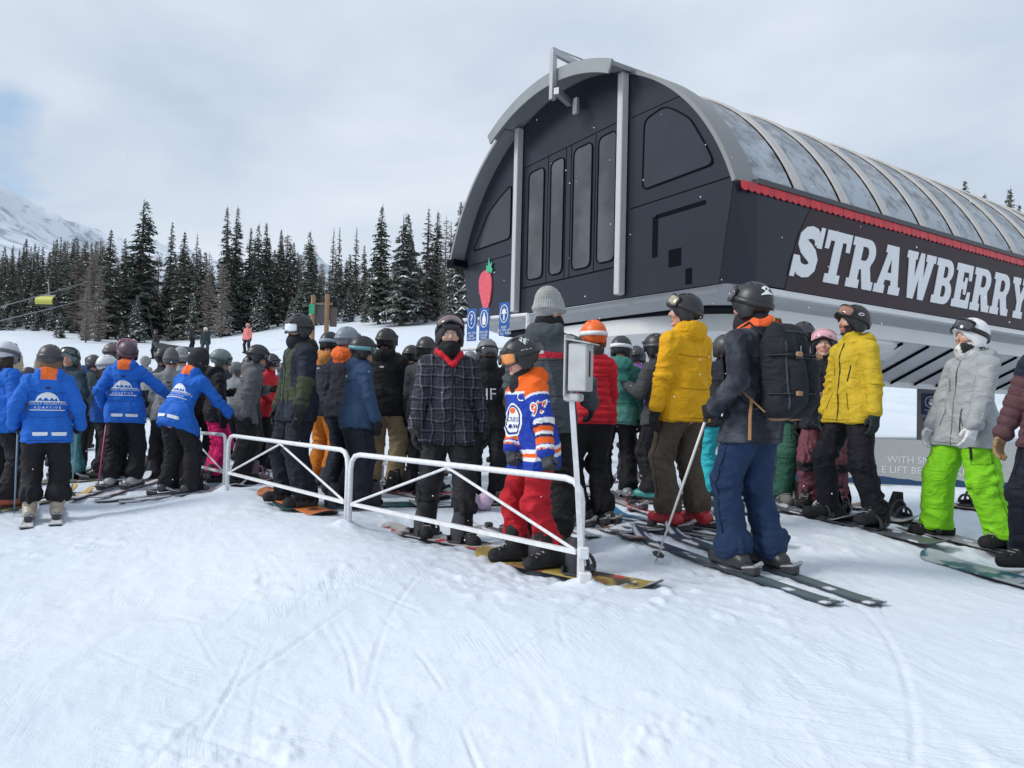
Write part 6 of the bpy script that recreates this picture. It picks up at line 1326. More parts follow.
    ya = line_ang((800, 511), (926, 541)); I_ = person('bearded man in bright yellow jacket and black trousers, goggles pushed up', x, y, -104, 1.82, 0, .035, -1, 0, feet_on(-104, ya, .40), aL=(-.29, .02, .84), aR=(.27, .06, .86), hy=10, hp=-2, jacket=(.53, .37, .022), hood='down', hem=-.14, bulk=.018, wd=1.0, trousers=(.009, .009, .014), bag=.014, helmet=(.018, .018, .02), goggles='up', lens=(.28, .12, .08), strap=(.012, .012, .013), boots=(.02, .02, .022), gloves=(.020, .030, .030), face=True, beard=(.035, .022, .016), group=Q, seed=83, jdisp=.011, skin=(.50, .31, .23))
    zipper(I_, [(0, .52), (0, .2), (0, -.12)], (.02, .018, .01)); zipper(I_, [(-.10, .33), (-.085, .20)], (.03, .025, .01)); head_decal(I_, *ring_poly(.026, .013, .006), (.7, .71, .72), -92, 14, 'strap_mark')
    x, y = S_('white')
    def wcam(hl, th, c): n_ = fbm(hl[:, 0]*30, hl[:, 1]*30, hl[:, 2]*30, 3, 2); c[:] = (.72, .73, .74); c[(th == 1)] = (.65, .66, .67); return c
    def limez(V, tg, bt, c, k): return c
    wa = line_ang((868, 524), (1022, 566)); J_ = person('snowboarder in pale grey anorak and lime green trousers with white helmet', x, y, -98, 1.78, 0, .035, -3, 0, feet_on(-98, wa, .50), aL=(-.27, .20, .88), aR=(.26, .16, .86), hy=4, hp=0, jacket=(.32, .34, .35), hood='down', hem=-.19, bulk=.022, wd=1.02, trousers=(.20, .56, .014), bag=.038, helmet=(.72, .73, .74), hfun=wcam, goggles='up', lens=(.03, .03, .035), frame=(.012, .012, .013), strap=(.012, .012, .013), gaiter=(.45, .45, .45), gaiter_top=-.03, boots=(.015, .015, .017), gloves=(.66, .67, .68), face=True, group=Q, seed=91, jdisp=.012, tdisp=.016, skin=(.52, .33, .25))
    mask_pattern(J_); zipper(J_, [(0, .50), (0, .30)], (.02, .02, .022)); zipper(J_, [(-.09, .10), (-.10, -.10)], (.03, .03, .03)); cuff_band(J_, 0, (.02, .02, .022))
    thigh_zip(J_, 0)
    board_under(J_, wa, [(.20, .22, .24), (.42, .44, .46), (.12, .13, .14)], 'long grey snowboard under the lime green trousers', L_=1.58, seed=21, toe=92, bind=(.02, .02, .022), snow=.2)
    board_under(I_, ya, [(.10, .11, .12), (.28, .29, .30), (.05, .05, .06)], 'dark snowboard under the bearded man in bright yellow', seed=22, toe=92, snow=.3)
    x, y = S_('maroon')
    def maroon(loc, tg, bt, cj):
        cj[:] = (.095, .045, .052); m = (tg == 0) & (loc[:, 2] > .36) | ((tg == 1) | (tg == 2)) & (bt < .38) | (tg >= 5); cj[m] = (.012, .018, .035); return cj
    person('snowboarder in maroon quilted jacket and tan mittens, cut by the right edge', x, y, -104, 1.79, 0, .035, 1, 0, [(-.22, 0, -10), (.22, 0, 10)], aL=(-.30, .10, .84), aR=(.32, .14, .84), hy=0, jfun=maroon, jacket=(.1, .05, .05), jstyle='puff', bulk=.030, hem=-.12, trousers=(.008, .010, .020), bag=.02, gloves=(.30, .19, .10), helmet=(.02, .02, .022), goggles='eyes', lens=(.03, .03, .04), gaiter=BLK, group=Q, seed=97)
    board_px((956, 566), (1092, 602), [(.40, .44, .46), (.34, .38, .41), (.03, .12, .16)], 'white and teal snowboard nose at the right edge', L_=1.5, stance=.5, bindings=(), seed=25, toe=92, tipc=(.40, .45, .47))
    # --- instructors in blue
    def wool(hl, th, c): return c
    x, y = S_('inst1')
    E_ = person('instructor in bright blue jacket seen squarely from behind, plum helmet, beige ski boots', x, y, -29, 1.66, 0, .05, 1, 0, [(-.115, 0, -3), (.115, 0, 3)], aL=(-.30, .06, .95), aR=(.30, .10, .93), hy=3, hp=3, jacket=BLU, jfun=inst_hood, hood='down', hem=-.17, bulk=.022, wd=.96, trousers=BLK, bag=.016, tlow=.16, helmet=(.055, .045, .055), goggles='eyes', lens=(.03, .03, .03), strap=(.045, .04, .05), boot_kind='ski', boots=(.42, .36, .28), hairlong=(.16, .10, .06), group='instructors in blue jackets', seed=101, gripL=((.1, 1, -.3), (0, .1, 1)), gripR=((-.1, 1, -.3), (0, .1, 1)), jdisp=.012)
    instructor_print(E_); skis_under(E_, -30, [(.5, .48, .46), (.35, .34, .33), (.45, .40, .38)], ('left short ski of the squarely seen blue instructor', 'right short ski of the squarely seen blue instructor'), 1.2, .1, seed=31, snow=.5)
    ski_pole(W(E_, E_['hold'][0]), gpt(14, 517), (.20, .30, .38), 'dark ski pole left of the squarely seen blue instructor', group='ski poles'); ski_pole(W(E_, E_['hold'][1]), gpt(71, 499), (.22, .38, .45), 'blue-grey ski pole right of the squarely seen blue instructor')
    x, y = S_('inst2')
    F2 = person('instructor in blue jacket with pink goggles on a plum helmet, right elbow out', x, y, -12, 1.70, 0, .05, 1, 0, [(-.12, 0, -4), (.12, .05, 8)], aL=(-.28, .14, .98), aR=(.50, .28, 1.08), hy=-28, hp=-4, jacket=BLU, jfun=inst_hood, hood='down', hem=-.17, bulk=.020, wd=.96, trousers=BLK, bag=.018, tlow=.08, helmet=(.09, .055, .07), goggles='high', lens=(.62, .25, .32), frame=(.55, .24, .30), strap=(.10, .05, .07), boot_kind='ski', boots=(.40, .39, .38), group='instructors in blue jackets', seed=107, gripL=((.1, 1, -.3), (0, .1, 1)), jdisp=.012)
    instructor_print(F2); skis_under(F2, 6, [(.55, .50, .50), (.45, .28, .30), (.40, .36, .36)], ('left snow-caked ski of the instructor with pink goggles', 'right snow-caked ski of the instructor with pink goggles'), 1.5, .05, seed=33, snow=.55); ski_pole(W(F2, F2['hold'][0]), gpt(97, 493), (.55, .05, .16), 'pink-red ski pole beside the instructor with pink goggles')
    x, y = S_('inst3'); yw = 22
    G3 = person('instructor in blue jacket bending forward to lean on the barrier, orange hood down', x, y, yw, 1.66, 0, .05, 25, 4, [(-.14, -.02, 0), (.14, .05, 6)], hipoff=(0, -.09), aL=(-.24, .12, .80), aR=(.42, .52, .84), hy=30, hp=10, jacket=BLU, jfun=inst_hood, hood='down', hem=-.17, bulk=.020, wd=.96, trousers=BLK, bag=.022, tlow=.03, helmet=(.03, .032, .04), helmet_kind='balaclava', boot_kind='ski', boots=(.05, .05, .055), bare=(0,), group='instructors in blue jackets', seed=113, gripR=((.2, .6, -.7), (1, -.2, 0), 1.0, (0, 0, -1)), jdisp=.013)
    instructor_print(G3); skis_under(G3, 62, [(.5, .48, .50), (.34, .33, .36), (.42, .30, .32)], ('left snow-covered ski of the bending instructor', 'right snow-covered ski of the bending instructor'), 1.35, -.05, seed=35, snow=.6)
    # --- the rest of the queue, from the barrier backwards
    def P_(lab, px, top, H, yaw, d=None, lod=1, **k):
        rp = random.Random(k.get('seed', 1)*7+3); mode = rp.random()
        if 'aL' not in k and 'aR' not in k:
            if mode < .25: k['aL'], k['aR'] = (-.16, .26, .98), (.18, .27, 1.0)
            elif mode < .5: k['aR'] = (.24, .26, .98); k.setdefault('gripR', ((0, 1, -.3), (0, .1, 1)))
            elif mode < .62: k['aL'] = (-.20, .30, 1.22)
            elif mode < .8: k['aL'], k['aR'] = (-.25, .12, .90), (.27, .02, .84)
        k.setdefault('hy', rp.uniform(-32, 32)); k.setdefault('hp', rp.uniform(-6, 12)); k.setdefault('lean', rp.uniform(-1, 6)); k.setdefault('side', rp.uniform(-3, 3)); k.setdefault('hroll', rp.uniform(-6, 6))
        if d is None: x, y = headspot(px, top, H+.07)
        else: x, y = at_dist(px, d)
        gear = k.pop('gear', True)
        pp = person(lab, x, y, yaw, H, lod, k.pop('fz', .035), k.pop('lean', 2), k.pop('side', 0), k.pop('feet', None), group=k.pop('group', Q), **k)
        who = ' '.join(lab.split(',')[0].split()[:11])
        if gear and lod < 2 and lab.find('slate') < 0:
            if k.get('boot_kind') == 'ski':
                c = rp.choice(([(.42, .05, .06), (.2, .2, .21)], [(.05, .22, .30), (.3, .3, .31)], [(.30, .31, .32), (.08, .08, .09)], [(.55, .55, .57), (.35, .10, .12)], [(.06, .06, .07), (.45, .30, .05)])); skis_under(pp, yaw+rp.uniform(-8, 8), c, ('left ski of the '+who, 'right ski of the '+who), 1.65, rp.uniform(.05, .18), seed=rp.randrange(99), snow=.3)
            else:
                c = rp.choice(([(.08, .08, .09), (.45, .44, .44)], [(.50, .46, .44), (.10, .22, .30)], [(.35, .07, .07), (.06, .06, .07)], [(.10, .28, .30), (.5, .5, .5)], [(.40, .26, .12), (.05, .05, .05)])); a0, a1 = pp['an'][0], pp['an'][1]; board_under(pp, math.radians(yaw)+math.atan2(a1[0]-a0[0], a1[1]-a0[1]), c, 'snowboard under the '+who, seed=rp.randrange(99), toe=-90, snow=.3)
        return pp
    def size(px, top, feet, H): return FPX*H/(feet-top)
    # beside and behind the plaid jacket
    N_ = P_('rider with long dark hair and black lettered hoodie, between plaid jacket and child', 486, 0, 1.66, 172, d=7.7, hairlong=(.02, .014, .011), helmet=(.14, .15, .16), goggles='eyes', lens=(.03, .025, .03), gaiter=BLK, jacket=BLK, hood='down', bulk=.02, bag=.02, face=False, seed=131)
    decal(N_, [(*tx('IF', .17), (.70, .72, .74), (.03, .22))], False, 'chest_lettering')
    P_('rider in charcoal jacket hidden behind the plaid jacket, dark round helmet', 424, 0, 1.72, 20, d=8.4, jacket=(.045, .048, .055), helmet=(.025, .026, .03), goggles='eyes', strap=(.03, .03, .03), trousers=BLK, seed=133)
    T2 = P_('rider in slate blue jacket leaning sideways, dark helmet with a teal band', 355, 0, 1.67, 62, d=7.45, lean=6, side=-5, feet=[(-.2, 0, -10), (.2, 0, 10)], jacket=(.030, .062, .125), helmet=(.02, .021, .024), goggles='eyes', strap=(.12, .30, .33), lens=(.05, .1, .1), trousers=(.010, .013, .024), bag=.034, bulk=.022, hem=-.15, hairlong=(.014, .012, .012), hood='down', seed=137, aR=(.26, .16, .84), aL=(-.26, .12, .86))
    board_under(T2, math.radians(70), [(.04, .16, .17), (.02, .06, .07)], 'dark teal snowboard under the slate blue rider', seed=56, toe=-90)
    P_('rider with pale grey helmet, dark jacket and orange collar left of the slate blue jacket', 343, 0, 1.80, 28, d=8.05, jacket=(.012, .014, .024), hood='down', hoodc=(.75, .14, .03), helmet=(.22, .25, .29), goggles='eyes', strap=(.2, .22, .25), trousers=(.012, .015, .026), bag=.02, seed=139)
    P_('man in black jacket and tan trousers seen from behind, black helmet', 385, 0, 1.83, 8, d=8.55, jacket=(.009, .009, .012), hood='down', helmet=(.018, .019, .022), goggles='eyes', strap=(.03, .022, .022), trousers=(.32, .24, .14), bag=.022, bulk=.026, wd=1.05, seed=149)
    P_('rider in black jacket with a low black helmet, right of the tan trousers', 407, 0, 1.66, 30, d=9.2, jacket=BLK, helmet=(.02, .02, .022), goggles='eyes', strap=(.02, .02, .02), seed=151)
    P_('rider in navy jacket and burnt orange trousers half hidden by the olive jacket', 322, 0, 1.76, 40, d=8.6, jacket=(.02, .024, .04), trousers=(.52, .17, .018), helmet=(.02, .02, .023), goggles='eyes', lens=(.3, .4, .5), strap=(.25, .3, .38), hood='down', hoodc=(.5, .2, .05), seed=157)
    # between the olive jacket and the blue instructors
    Y_ = P_('rider in grey hooded sweatshirt and wide black trousers, stooping to the right', 243, 0, 1.70, 74, d=9.1, lean=13, feet=[(-.16, 0, -8), (.16, 0, 8)], jacket=(.115, .118, .13), hood='down', helmet=(.018, .019, .024), goggles='eyes', strap=(.02, .02, .025), trousers=BLK, bag=.036, bulk=.024, hp=8, seed=163)
    board_px((222, 470), (300, 487), [(.30, .20, .22), (.10, .08, .09), (.5, .45, .46)], 'dusty pink snowboard under the grey sweatshirt', stance=.48, seed=41, toe=-90, bind=(.30, .20, .23))
    P_('rider in black jacket and hot pink trousers with a grey-green helmet', 215, 0, 1.66, 58, d=9.55, jacket=(.012, .012, .016), trousers=(.62, .012, .14), helmet=(.15, .20, .19), goggles='eyes', strap=(.10, .14, .13), bag=.022, hood='down', seed=167)
    P_('person in red jacket and dark helmet behind the grey sweatshirt', 268, 0, 1.68, 100, d=11.0, lod=2, jacket=(.50, .02, .03), helmet=(.03, .03, .035), goggles='eyes', seed=169)
    P_('person in white and red jacket seen beside the olive jacket', 281, 0, 1.6, 90, d=12.0, lod=2, jacket=(.55, .50, .50), helmet=(.05, .05, .05), seed=170)
    P_('person in black balaclava and black coat right behind the bending instructor', 198, 0, 1.72, 10, d=10.5, helmet=(.012, .012, .014), helmet_kind='balaclava', jacket=(.012, .012, .015), seed=173)
    P_('skier in teal trousers and grey-teal helmet with goggles, behind the squarely seen instructor', 72, 0, 1.66, -160, d=9.6, jacket=(.03, .05, .07), trousers=(.10, .30, .31), helmet=(.13, .24, .26), goggles='up', lens=(.02, .03, .04), hairlong=(.22, .14, .08), boot_kind='ski', fz=.05, seed=179, gripR=((0, 1, -.3), (0, .1, 1)), face=False)
    X1 = P_('teenage skier in blue jacket and white helmet between two instructors', 101, 0, 1.54, 60, d=9.6, jacket=(.010, .070, .30), helmet=(.68, .70, .71), hairlong=(.05, .03, .02), goggles='eyes', strap=(.3, .3, .3), trousers=(.012, .012, .016), boot_kind='ski', fz=.05, seed=181, aR=(.24, .3, .95), gripR=((0, 1, -.3), (0, .1, 1)), group=Q)
    ski_pole(W(X1, X1['hold'][1]), gpt(94, 468), (.55, .40, .40), 'pale pink ski pole held by the teenager in the white helmet')
    P_('instructor in blue jacket mostly hidden behind the one with pink goggles', 113, 0, 1.74, 30, d=9.9, jacket=BLU, jfun=inst_hood, hood='down', helmet=(.11, .085, .09), goggles='eyes', strap=(.05, .04, .05), trousers=BLK, boot_kind='ski', fz=.05, seed=191, group='instructors in blue jackets')
    D1 = P_('instructor in blue jacket and white helmet cut by the left edge', 2, 0, 1.68, 24, d=7.7, lod=0, jacket=BLU, jfun=inst_hood, helmet=(.55, .57, .60), goggles='eyes', strap=(.10, .11, .12), hairlong=(.03, .022, .018), trousers=BLK, bag=.02, boot_kind='ski', boots=(.40, .10, .05), fz=.05, seed=193, bulk=.028, hem=-.15, group='instructors in blue jackets')
    P_('skier in dark helmet with goggles pushed up, behind the white-helmeted teenager', 93, 0, 1.72, -30, d=11.4, lod=2, jacket=(.05, .07, .08), helmet=(.05, .055, .06), goggles='up', seed=197)
    P_('person in grey knitted beanie behind the bending instructor', 168, 0, 1.62, -20, d=9.7, jacket=(.22, .23, .24), helmet=(.17, .17, .18), helmet_kind='beanie', seed=199)
    P_('person in grey and white striped beanie looking at the bending instructor', 181, 0, 1.70, -60, d=10.4, jacket=(.30, .33, .36), helmet=(.40, .42, .44), helmet_kind='beanie', face=True, seed=201)
    P_('skier in black helmet left of the two beanies, dark jacket', 158, 0, 1.74, 40, d=10.6, jacket=(.03, .032, .04), helmet=(.02, .02, .022), goggles='eyes', lens=(.5, .5, .5), seed=203)
    C1 = P_('skier in dark coat carrying a black ski level on the shoulder', 172, 0, 1.76, 80, d=11.6, lod=2, jacket=(.03, .03, .035), helmet=(.03, .03, .033), goggles='up', lens=(.5, .52, .55), seed=207)
    p = at(178, 348.5, 11.3); q = ski(p[0], p[1], 0, [(.03, .03, .033), (.05, .05, .055)], 'black ski carried level on a shoulder, above the heads behind the bending instructor', 1.15, group='carried skis', bind=False, seed=43, snow=0); q.matrix_world = Matrix.Translation(tuple(p)) @ Matrix.Rotation(math.radians(-12), 4, 'Z') @ Matrix.Rotation(math.radians(58), 4, 'Y')
    # far right of the queue
    O_ = P_('skier in teal green hooded jacket with a white goggle strap, behind the red jacket', 617, 0, 1.66, 6, d=7.8, jacket=(.045, .20, .165), helmet=(.03, .035, .04), goggles='eyes', strap=(.70, .72, .74), hood='down', trousers=BLK, bag=.016, boot_kind='ski', boots=(.25, .26, .27), fz=.05, seed=211, jfun=lambda l, t, b, c: np.where((l[:, 2] < .06)[:, None], np.array((.09, .27, .23)), c))
    P_('skier in purple jacket and dark trousers behind the teal jacket', 637, 0, 1.58, 14, d=8.5, jacket=(.42, .12, .58), helmet=(.05, .045, .055), goggles='eyes', trousers=(.02, .018, .03), boot_kind='ski', boots=(.04, .22, .22), fz=.05, seed=213)
    Qp = P_('skier in black helmet and orange-trimmed dark jacket, left of the golden yellow jacket', 660, 0, 1.66, -48, d=7.6, jacket=(.05, .052, .055), jfun=lambda l, t, b, c: np.where(((t == 0) & (np.abs(l[:, 0]-.12) < .03))[:, None], np.array((.75, .13, .03)), c), helmet=(.018, .018, .02), goggles='eyes', strap=(.05, .05, .055), trousers=BLK, boot_kind='ski', boots=(.04, .26, .24), fz=.05, seed=217, bulk=.024)
    P_('person in turquoise trousers glimpsed between the golden jacket and the backpack', 722, 0, 1.6, 10, d=7.2, jacket=(.02, .022, .03), trousers=(.03, .42, .50), helmet=(.05, .05, .05), boot_kind='ski', fz=.05, seed=219)
    P_('rider in forest green trousers behind the backpack, tan gloves', 797, 0, 1.72, 176, d=7.1, jacket=(.012, .014, .030), trousers=(.030, .105, .070), helmet=(.03, .03, .035), goggles='eyes', gloves=(.30, .19, .10), boots=(.18, .18, .17), bag=.024, tdisp=.015, aL=(-.26, .10, .86), seed=223)
    def mar(V, tg, bt, c, k): m = ((tg >= 3) & (bt < .30)) ; c[:] = (.17, .055, .075); c[m] = (.02, .018, .02); c[tg == 0] = (.015, .014, .017); c[((tg == 1) | (tg == 2)) & (bt < .35)] = (.015, .014, .017); return c
    R2 = P_('smiling rider with pink goggles on a black helmet, black jacket and maroon trousers', 824, 0, 1.62, -148, d=6.85, lod=0, jacket=(.014, .015, .022), trousers=(.17, .055, .075), tfun=mar, helmet=(.018, .018, .021), goggles='up', lens=(.66, .34, .40), frame=(.6, .34, .38), face=True, gaiter=None, bulk=.022, boots=(.02, .02, .022), seed=227, hy=-6, skin=(.60, .37, .29), aL=(-.28, .16, .86))
    board_px((775, 505), (842, 522), [(.60, .58, .60), (.3, .3, .32)], 'pale snowboard with white bindings behind the bearded man', seed=45, toe=92, bind=(.62, .58, .60), stance=.5); board_px((835, 515), (905, 522), [(.05, .05, .06), (.2, .2, .22)], 'black snowboard under the smiling rider', seed=46, toe=92)
    # crowd further back, mostly heads
    back = [(64, 361, 'dark helmet far behind the squarely seen instructor', BLK, (.05, .05, .06), 0), (146, 356, 'grey fur-trimmed hood just right of the pink goggles', (.25, .25, .26), (.2, .2, .2), 20), (228, 357, 'small dark helmet between pink trousers and grey sweatshirt', (.03, .03, .05), (.03, .03, .035), -40), (236, 361, 'grey helmet low beside the grey hood', (.2, .22, .24), (.14, .15, .16), 30), (252, 354, 'black helmet peeping over the stooping rider', (.02, .02, .03), (.02, .02, .022), 60), (260, 361, 'maroon beanie behind the stooping rider', (.12, .03, .04), (.14, .03, .04), 100),
            (291, 352, 'teal-grey jacket and dark hood left of the olive jacket', (.08, .14, .16), (.06, .09, .10), 140), (432, 344, 'round black helmet left of the balaclava man', (.02, .02, .025), (.02, .02, .024), 20), (399, 352, 'dark helmet sunk between shoulders behind the tan trousers', (.02, .025, .03), (.03, .032, .036), -20), (470, 350, 'grey-haired head behind the long-haired rider', (.06, .06, .07), (.20, .21, .22), 10), (505, 349, 'grey helmet behind the child', (.05, .055, .065), (.18, .20, .22), 200), (84, 368, 'blue hood far behind, next to the white helmet', (.02, .08, .28), (.03, .07, .2), -10), (28, 372, 'black helmet between the leftmost two instructors', (.03, .03, .035), (.04, .04, .045), 50), (128, 369, 'dark green jacket far behind the pink-goggled instructor', (.02, .05, .04), (.05, .06, .055), 70), (562, 348, 'dark figure hidden between the beanie and orange helmet', (.02, .02, .025), (.03, .03, .03), 0)]
    for i, (px, top, lab, jc, hc_, yw) in enumerate(back):
        H = (1.62, 1.70, 1.76, 1.68)[i % 4]; P_('waiting skier, '+lab, px, top, H, yw, lod=2, jacket=jc, helmet=hc_, goggles='eyes' if i % 3 else None, seed=300+i, helmet_kind='beanie' if 'beanie' in lab else 'helmet', hood='up' if 'hood' in lab and 'grey hood' not in lab else None, group='heads at the back of the queue')
    T1_ = headspot(15, 345, 1.80); person('distant person in tan coat and dark trousers standing alone on the snow at left', *T1_, 170, 1.76, 2, jacket=(.36, .29, .20), trousers=(.22, .18, .13), helmet=(.12, .11, .11), helmet_kind='beanie', group='people on the slope', seed=331, gaiter=(.4, .4, .4))
    p = headspot(43, 349, 1.75); person('distant person in grey jacket near the one in the tan coat', *p, 120, 1.7, 2, jacket=(.34, .33, .30), trousers=(.05, .05, .05), helmet=(.10, .10, .10), group='people on the slope', seed=332)
    def far(px, py, H, yaw, lab, **k):
        p = gpt(px, py); return person(lab, p[0], p[1], yaw, H, 2, group='people on the slope', **k)
    far(205, 357, 1.75, 170, 'skier in dark green suit and white helmet coming down the slope', jacket=(.03, .045, .05), trousers=(.03, .06, .05), helmet=(.7, .7, .7), lean=10, crouch=.06, seed=333)
    f1 = far(155, 360, 1.75, 200, 'dark skier on the slope raising a pole overhead', jacket=(.02, .02, .022), trousers=(.02, .02, .022), helmet=(.03, .03, .03), aR=(.2, .2, 2.0), seed=334, gripR=((0, .1, 1), (0, 1, 0)))
    h_ = W(f1, f1['hold'][1]); ski_pole(h_, h_+np.array([-.3, 0, 1.15]), (.05, .05, .05), 'thin dark pole held up against the forest by the slope skier', group='ski poles')
    far(247, 354, 1.72, 190, 'skier in salmon pink top and dark trousers on the slope', jacket=(.72, .22, .20), trousers=(.02, .02, .03), helmet=(.6, .3, .28), seed=335)
    far(191, 350, 1.7, 100, 'small dark skier near the forest foot', jacket=(.03, .03, .035), helmet=(.03, .03, .03), seed=336)
    # loose gear on the snow between people
    ski_px((612, 500), (668, 521), [(.60, .05, .06), (.4, .4, .42)], 'red ski lying behind the golden-jacketed man', seed=51); ski_px((568, 512), (640, 548), [(.35, .17, .10), (.12, .10, .09)], 'brownish ski between the ticket post and red jacket', seed=52, snow=.3); ski_px((520, 505), (600, 545), [(.4, .42, .44), (.2, .2, .22)], 'grey snowy ski behind the child', seed=53, snow=.5)
    ski_px((462, 520), (540, 545), [(.55, .57, .6), (.3, .3, .32)], 'white ski behind the child and the barrier', seed=54, snow=.6); ski_px((452, 490), (520, 512), [(.5, .5, .52), (.3, .1, .1)], 'pale ski behind the plaid jacket', seed=55, snow=.4)
    board_px((382, 490), (440, 500), [(.5, .48, .48), (.3, .06, .07)], 'red and pale snowboard under the tan trousers', seed=57, toe=-90)
    ski_px((560, 490), (640, 480), [(.55, .10, .10), (.4, .4, .4)], 'red-edged ski under the teal-jacketed skier', seed=58); ski_px((600, 498), (690, 505), [(.05, .30, .30), (.03, .1, .1)], 'teal ski by the purple-jacketed skier', seed=59); ski_px((640, 487), (720, 497), [(.52, .08, .09), (.45, .45, .46)], 'thin red and grey ski in front of the teal boots', seed=60)
    board_px((945, 505), (1060, 520), [(.45, .33, .22), (.2, .16, .12)], 'tan-edged snowboard resting behind the lime trousers', seed=61, toe=92); board_px((985, 478), (1080, 486), [(.06, .06, .07), (.3, .3, .3)], 'dark snowboard far right behind the grey anorak', seed=62, toe=92)
    lil = gpt(474, 512); S = SDF(); rng = random.Random(2)
    for i in range(14): S.ell((rng.uniform(-.14, .14), rng.uniform(-.06, .06), .08+rng.uniform(-.04, .09)), np.array([.06, .05, .05])*rng.uniform(.7, 1.2), None, .02)
    S.cut((0, 0, -1), .0); V, Qd = S.mesh(.01); V = V+(S.grad(V)*folds(V, S, .012, 5, ())[:, None]); lo = mesh_np('mittens', V, Qd, fabric, None, True, np.array((.50, .38, .50))); lo.location = tuple(lil); tag(lo, 'lilac mittens bundled on the snow behind the barrier', 'mittens')
# small garment details
def sleeve_text(info, arm, s_, size, c1, c2):
    sh, E_, W_ = info['hands'][arm]; mid = sh+(E_-sh)*.66; ax = unit(E_-sh); out_ = np.array([-1. if arm == 0 else 1., 0, 0]); out_ = unit(out_-ax*(out_ @ ax)+np.array([0, .80, 0])); out_ = unit(out_-ax*(out_ @ ax)); ez = -ax; ex = unit(np.cross(ez, out_))
    ex = np.cross(ez, out_); mb = MB()
    for sz, c, o in ((size, c2, .0035), (size*.86, c1, .0055)):
        V, F_ = tx(s_, sz, spacing=.95)
        P0 = mid+ex*V[:, :1]*1.0+ez*V[:, 1:2]+out_*.22; P = project(info['J'], P0, -out_, o, lambda q: folds(q, info['J'], info['jd'], info['seed'], (1, 2, 3, 4))); mb.add(P, F_, c)
        if sz == size:
            for dx, dy in ((.007, 0), (-.007, 0), (0, .007), (0, -.007)):
                P0 = mid+ex*(V[:, :1]+dx)+ez*(V[:, 1:2]+dy)+out_*.22; mb.add(project(info['J'], P0, -out_, o+.0003*(1+dx*100+dy*50), lambda q: folds(q, info['J'], info['jd'], info['seed'], (1, 2, 3, 4))), F_, c)
    mb.build('sleeve_number', printm, info['jo'])
def zipper(info, pts, c, r=.0055):
    T_ = info['T']; P = []
    for i in range(len(pts)-1):
        for t in np.linspace(0, 1, 7)[(1 if i else 0):]: p = np.array(pts[i])*(1-t)+np.array(pts[i+1])*t; P.append(T_((p[0], 0, p[1])))
    d = info['Rt'] @ np.array([0, 1., 0]); P = project(info['J'], np.array(P)+d*.4, -d, .002, lambda q: folds(q, info['J'], info['jd'], info['seed'], (1, 2, 3, 4))); mb = MB(); mb.tube(list(P), r, 6, c); mb.build('zip', plast, info['jo'])
def cuff_band(info, arm, c):
    sh, E_, W_ = info['hands'][arm]; d = unit(W_-E_); mb = MB(); mb.tube([W_-d*.050, W_-d*.015], [.056, .052], 16, c); mb.build('cuff_band', fabric, info['root'], True)
def trouser_cuff(info, A_): pass
def thigh_zip(info, leg):
    P = info['P']; pr = [p for p in P.p if p[5] == 1+leg][0]; hip, K_ = pr[0], pr[1]; f = np.array([-.35, .94, 0]); pts = [hip+(K_-hip)*t+np.array([.05*(t-.5), 0, 0]) for t in np.linspace(.30, .62, 8)]; q = project(P, np.array(pts)+f*.3, -f, .010); mb = MB(); mb.tube(list(q), .008, 6, (.02, .02, .02)); mb.build('pocket_zip', plast, info['root'])
def mask_pattern(info):
    go = [o for o in info['root'].children if o.name.startswith('neck_gaiter')]
    if not go: return
    me = go[0].data; n = len(me.vertices); co = np.empty(n*3, np.float32); me.vertices.foreach_get('co', co); co = co.reshape(-1, 3)*1.0; v = fbm(co[:, 0]*22, co[:, 1]*22, co[:, 2]*22, 2, 2); c = np.ones((n, 4), np.float32); c[:, :3] = (.66, .67, .68); c[v > .55, :3] = (.02, .02, .022); c[(v > .47) & (v < .50), :3] = (.45, .33, .06); me.color_attributes['Col'].data.foreach_set('color', c.ravel())
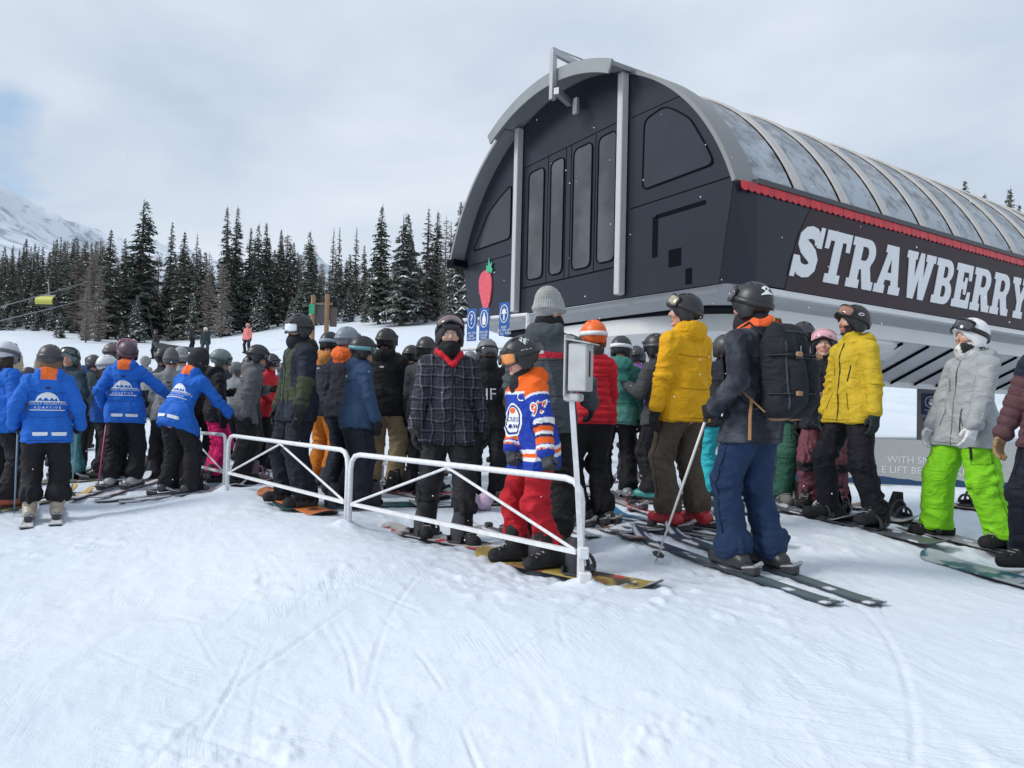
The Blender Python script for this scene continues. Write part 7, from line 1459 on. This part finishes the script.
def build_backpack(A):
    T_, Rt, k = A['T'], A['Rt'], A['k']; o = W(A, T_((0, -.25, .2))); root = empty('backpack', o, -math.radians(A['yaw']), 'large black backpack with tan leather base, worn by the skier in navy trousers', 'backpack'); dk, tan = (.010, .012, .017), (.30, .16, .075)
    base = T_((0, -.25, .2)); base = base+np.array([0, 0, 0]); L_ = lambda p: T_(p)-base
    S = SDF()
    for s_ in (-1, 1): S.cap(L_((s_*.092, -.205, .05)), L_((s_*.09, -.205, .43)), .082, .080, .06, 0).cap(L_((s_*.085, -.265, .07)), L_((s_*.08, -.255, .40)), .080, .075, .06, 0)
    S.cap(L_((-.09, -.22, .49)), L_((.09, -.22, .49)), .07, .07, .04, 1).cap(L_((-.07, -.345, .10)), L_((-.07, -.335, .30)), .05, .05, .05, 2).cap(L_((.07, -.345, .10)), L_((.07, -.335, .30)), .05, .05, .05, 2)
    V, Q = S.mesh(.0095); n_ = S.grad(V); V = V+n_*folds(V, S, .010, 77, ())[:, None]; c = np.tile(np.array(dk), (len(V), 1)); lz = ((V+base-A['pel']) @ Rt)[:, 2]/k; c[lz < -.018] = tan
    mesh_np('pack_body', V, Q, fabric, root, True, c)
    def strap(pts, w_, cc, name, par=root, off=.006):
        P = np.array([L_(p) for p in pts]); mb = MB(); mb.tube([P[0]*(1-t)+P[1]*t for t in (0, 1)] if len(P) == 2 else list(P), w_, 4, cc, flat=.35); return mb.build(name, fabric, par, False)
    for s_ in (-1, 1):
        strap([(s_*.10, -.17, .47), (s_*.115, -.05, .575), (s_*.12, .09, .50), (s_*.125, .145, .36), (s_*.15, .11, .20), (s_*.185, -.06, .08), (s_*.17, -.16, .05)], .026, dk, 'shoulder_strap'); strap([(s_*.17, -.20, .05), (s_*.215, -.04, .02), (s_*.17, .13, -.02), (.0, .185, -.03)], .024, dk, 'hip_belt'); strap([(s_*.205, -.21, .02), (s_*.225, -.10, .12), (s_*.20, .02, .20)], .012, tan, 'side_strap')
    strap([(-.205, -.12, .10), (-.215, -.115, .0), (-.212, -.11, -.15)], .014, tan, 'hanging_strap')
    for z_ in (.36, .13):
        s_ = strap([(-.19, -.22, z_), (-.15, -.34, z_), (0, -.40 if z_ < .3 else -.37, z_), (.15, -.34, z_), (.19, -.22, z_)], .013, (.03, .033, .04), 'compression_strap')
        mb = MB()
        for x_ in (-.11, .11, .155): mb.box(L_((x_, -.375 if abs(x_) < .15 else -.335, z_)), (.05, .022, .03), None, tan, .005)
        mb.build('leather_tab', plast, root)
    for pts in ([(-.135, -.33, .44), (-.15, -.345, .25), (-.135, -.34, .04)], [(.135, -.33, .44), (.15, -.345, .25), (.135, -.34, .04)], [(-.11, -.37, .335), (0, -.395, .35), (.11, -.37, .335)], [(-.12, -.28, .50), (0, -.30, .515), (.12, -.28, .50)]):
        q = np.array([L_(p) for p in pts]); q = np.array([q[0]*(1-t)**2+2*q[1]*t*(1-t)+q[2]*t*t for t in np.linspace(0, 1, 12)]); d = Rt @ np.array([0, 1., 0]); q = project(S, q-d*.15, d, .004); mb = MB(); mb.tube(list(q), .0065, 6, (.045, .05, .06)); mb.build('zip', fabric, root)
    q = [(-.035, -.02), (.035, -.02), (.035, .02), (-.035, .02)]; pp = project(S, np.array([L_((a_+.05, -.55, b_+.40)) for a_, b_ in q]), Rt @ np.array([0, 1., 0]), .005); mb = MB(); mb.add(pp, [(0, 1, 2, 3)], (.30, .31, .32)); mb.build('patch', fabric, root)
    mb = MB(); mb.tube([L_((-.04, -.17, .55)), L_((-.03, -.16, .60)), L_((.03, -.16, .60)), L_((.04, -.17, .55))], .010, 6, tan); mb.build('grab_handle', fabric, root, True)
import time as _time
_t0 = _time.time()
build_ground(); build_mountains(); build_trees(); build_station(); _t1 = _time.time()
build_queue_furniture(); build_chairlift(); _t2 = _time.time()
build_people(); build_snowfall(); print('TIMES', _t1-_t0, _t2-_t1, _time.time()-_t2)
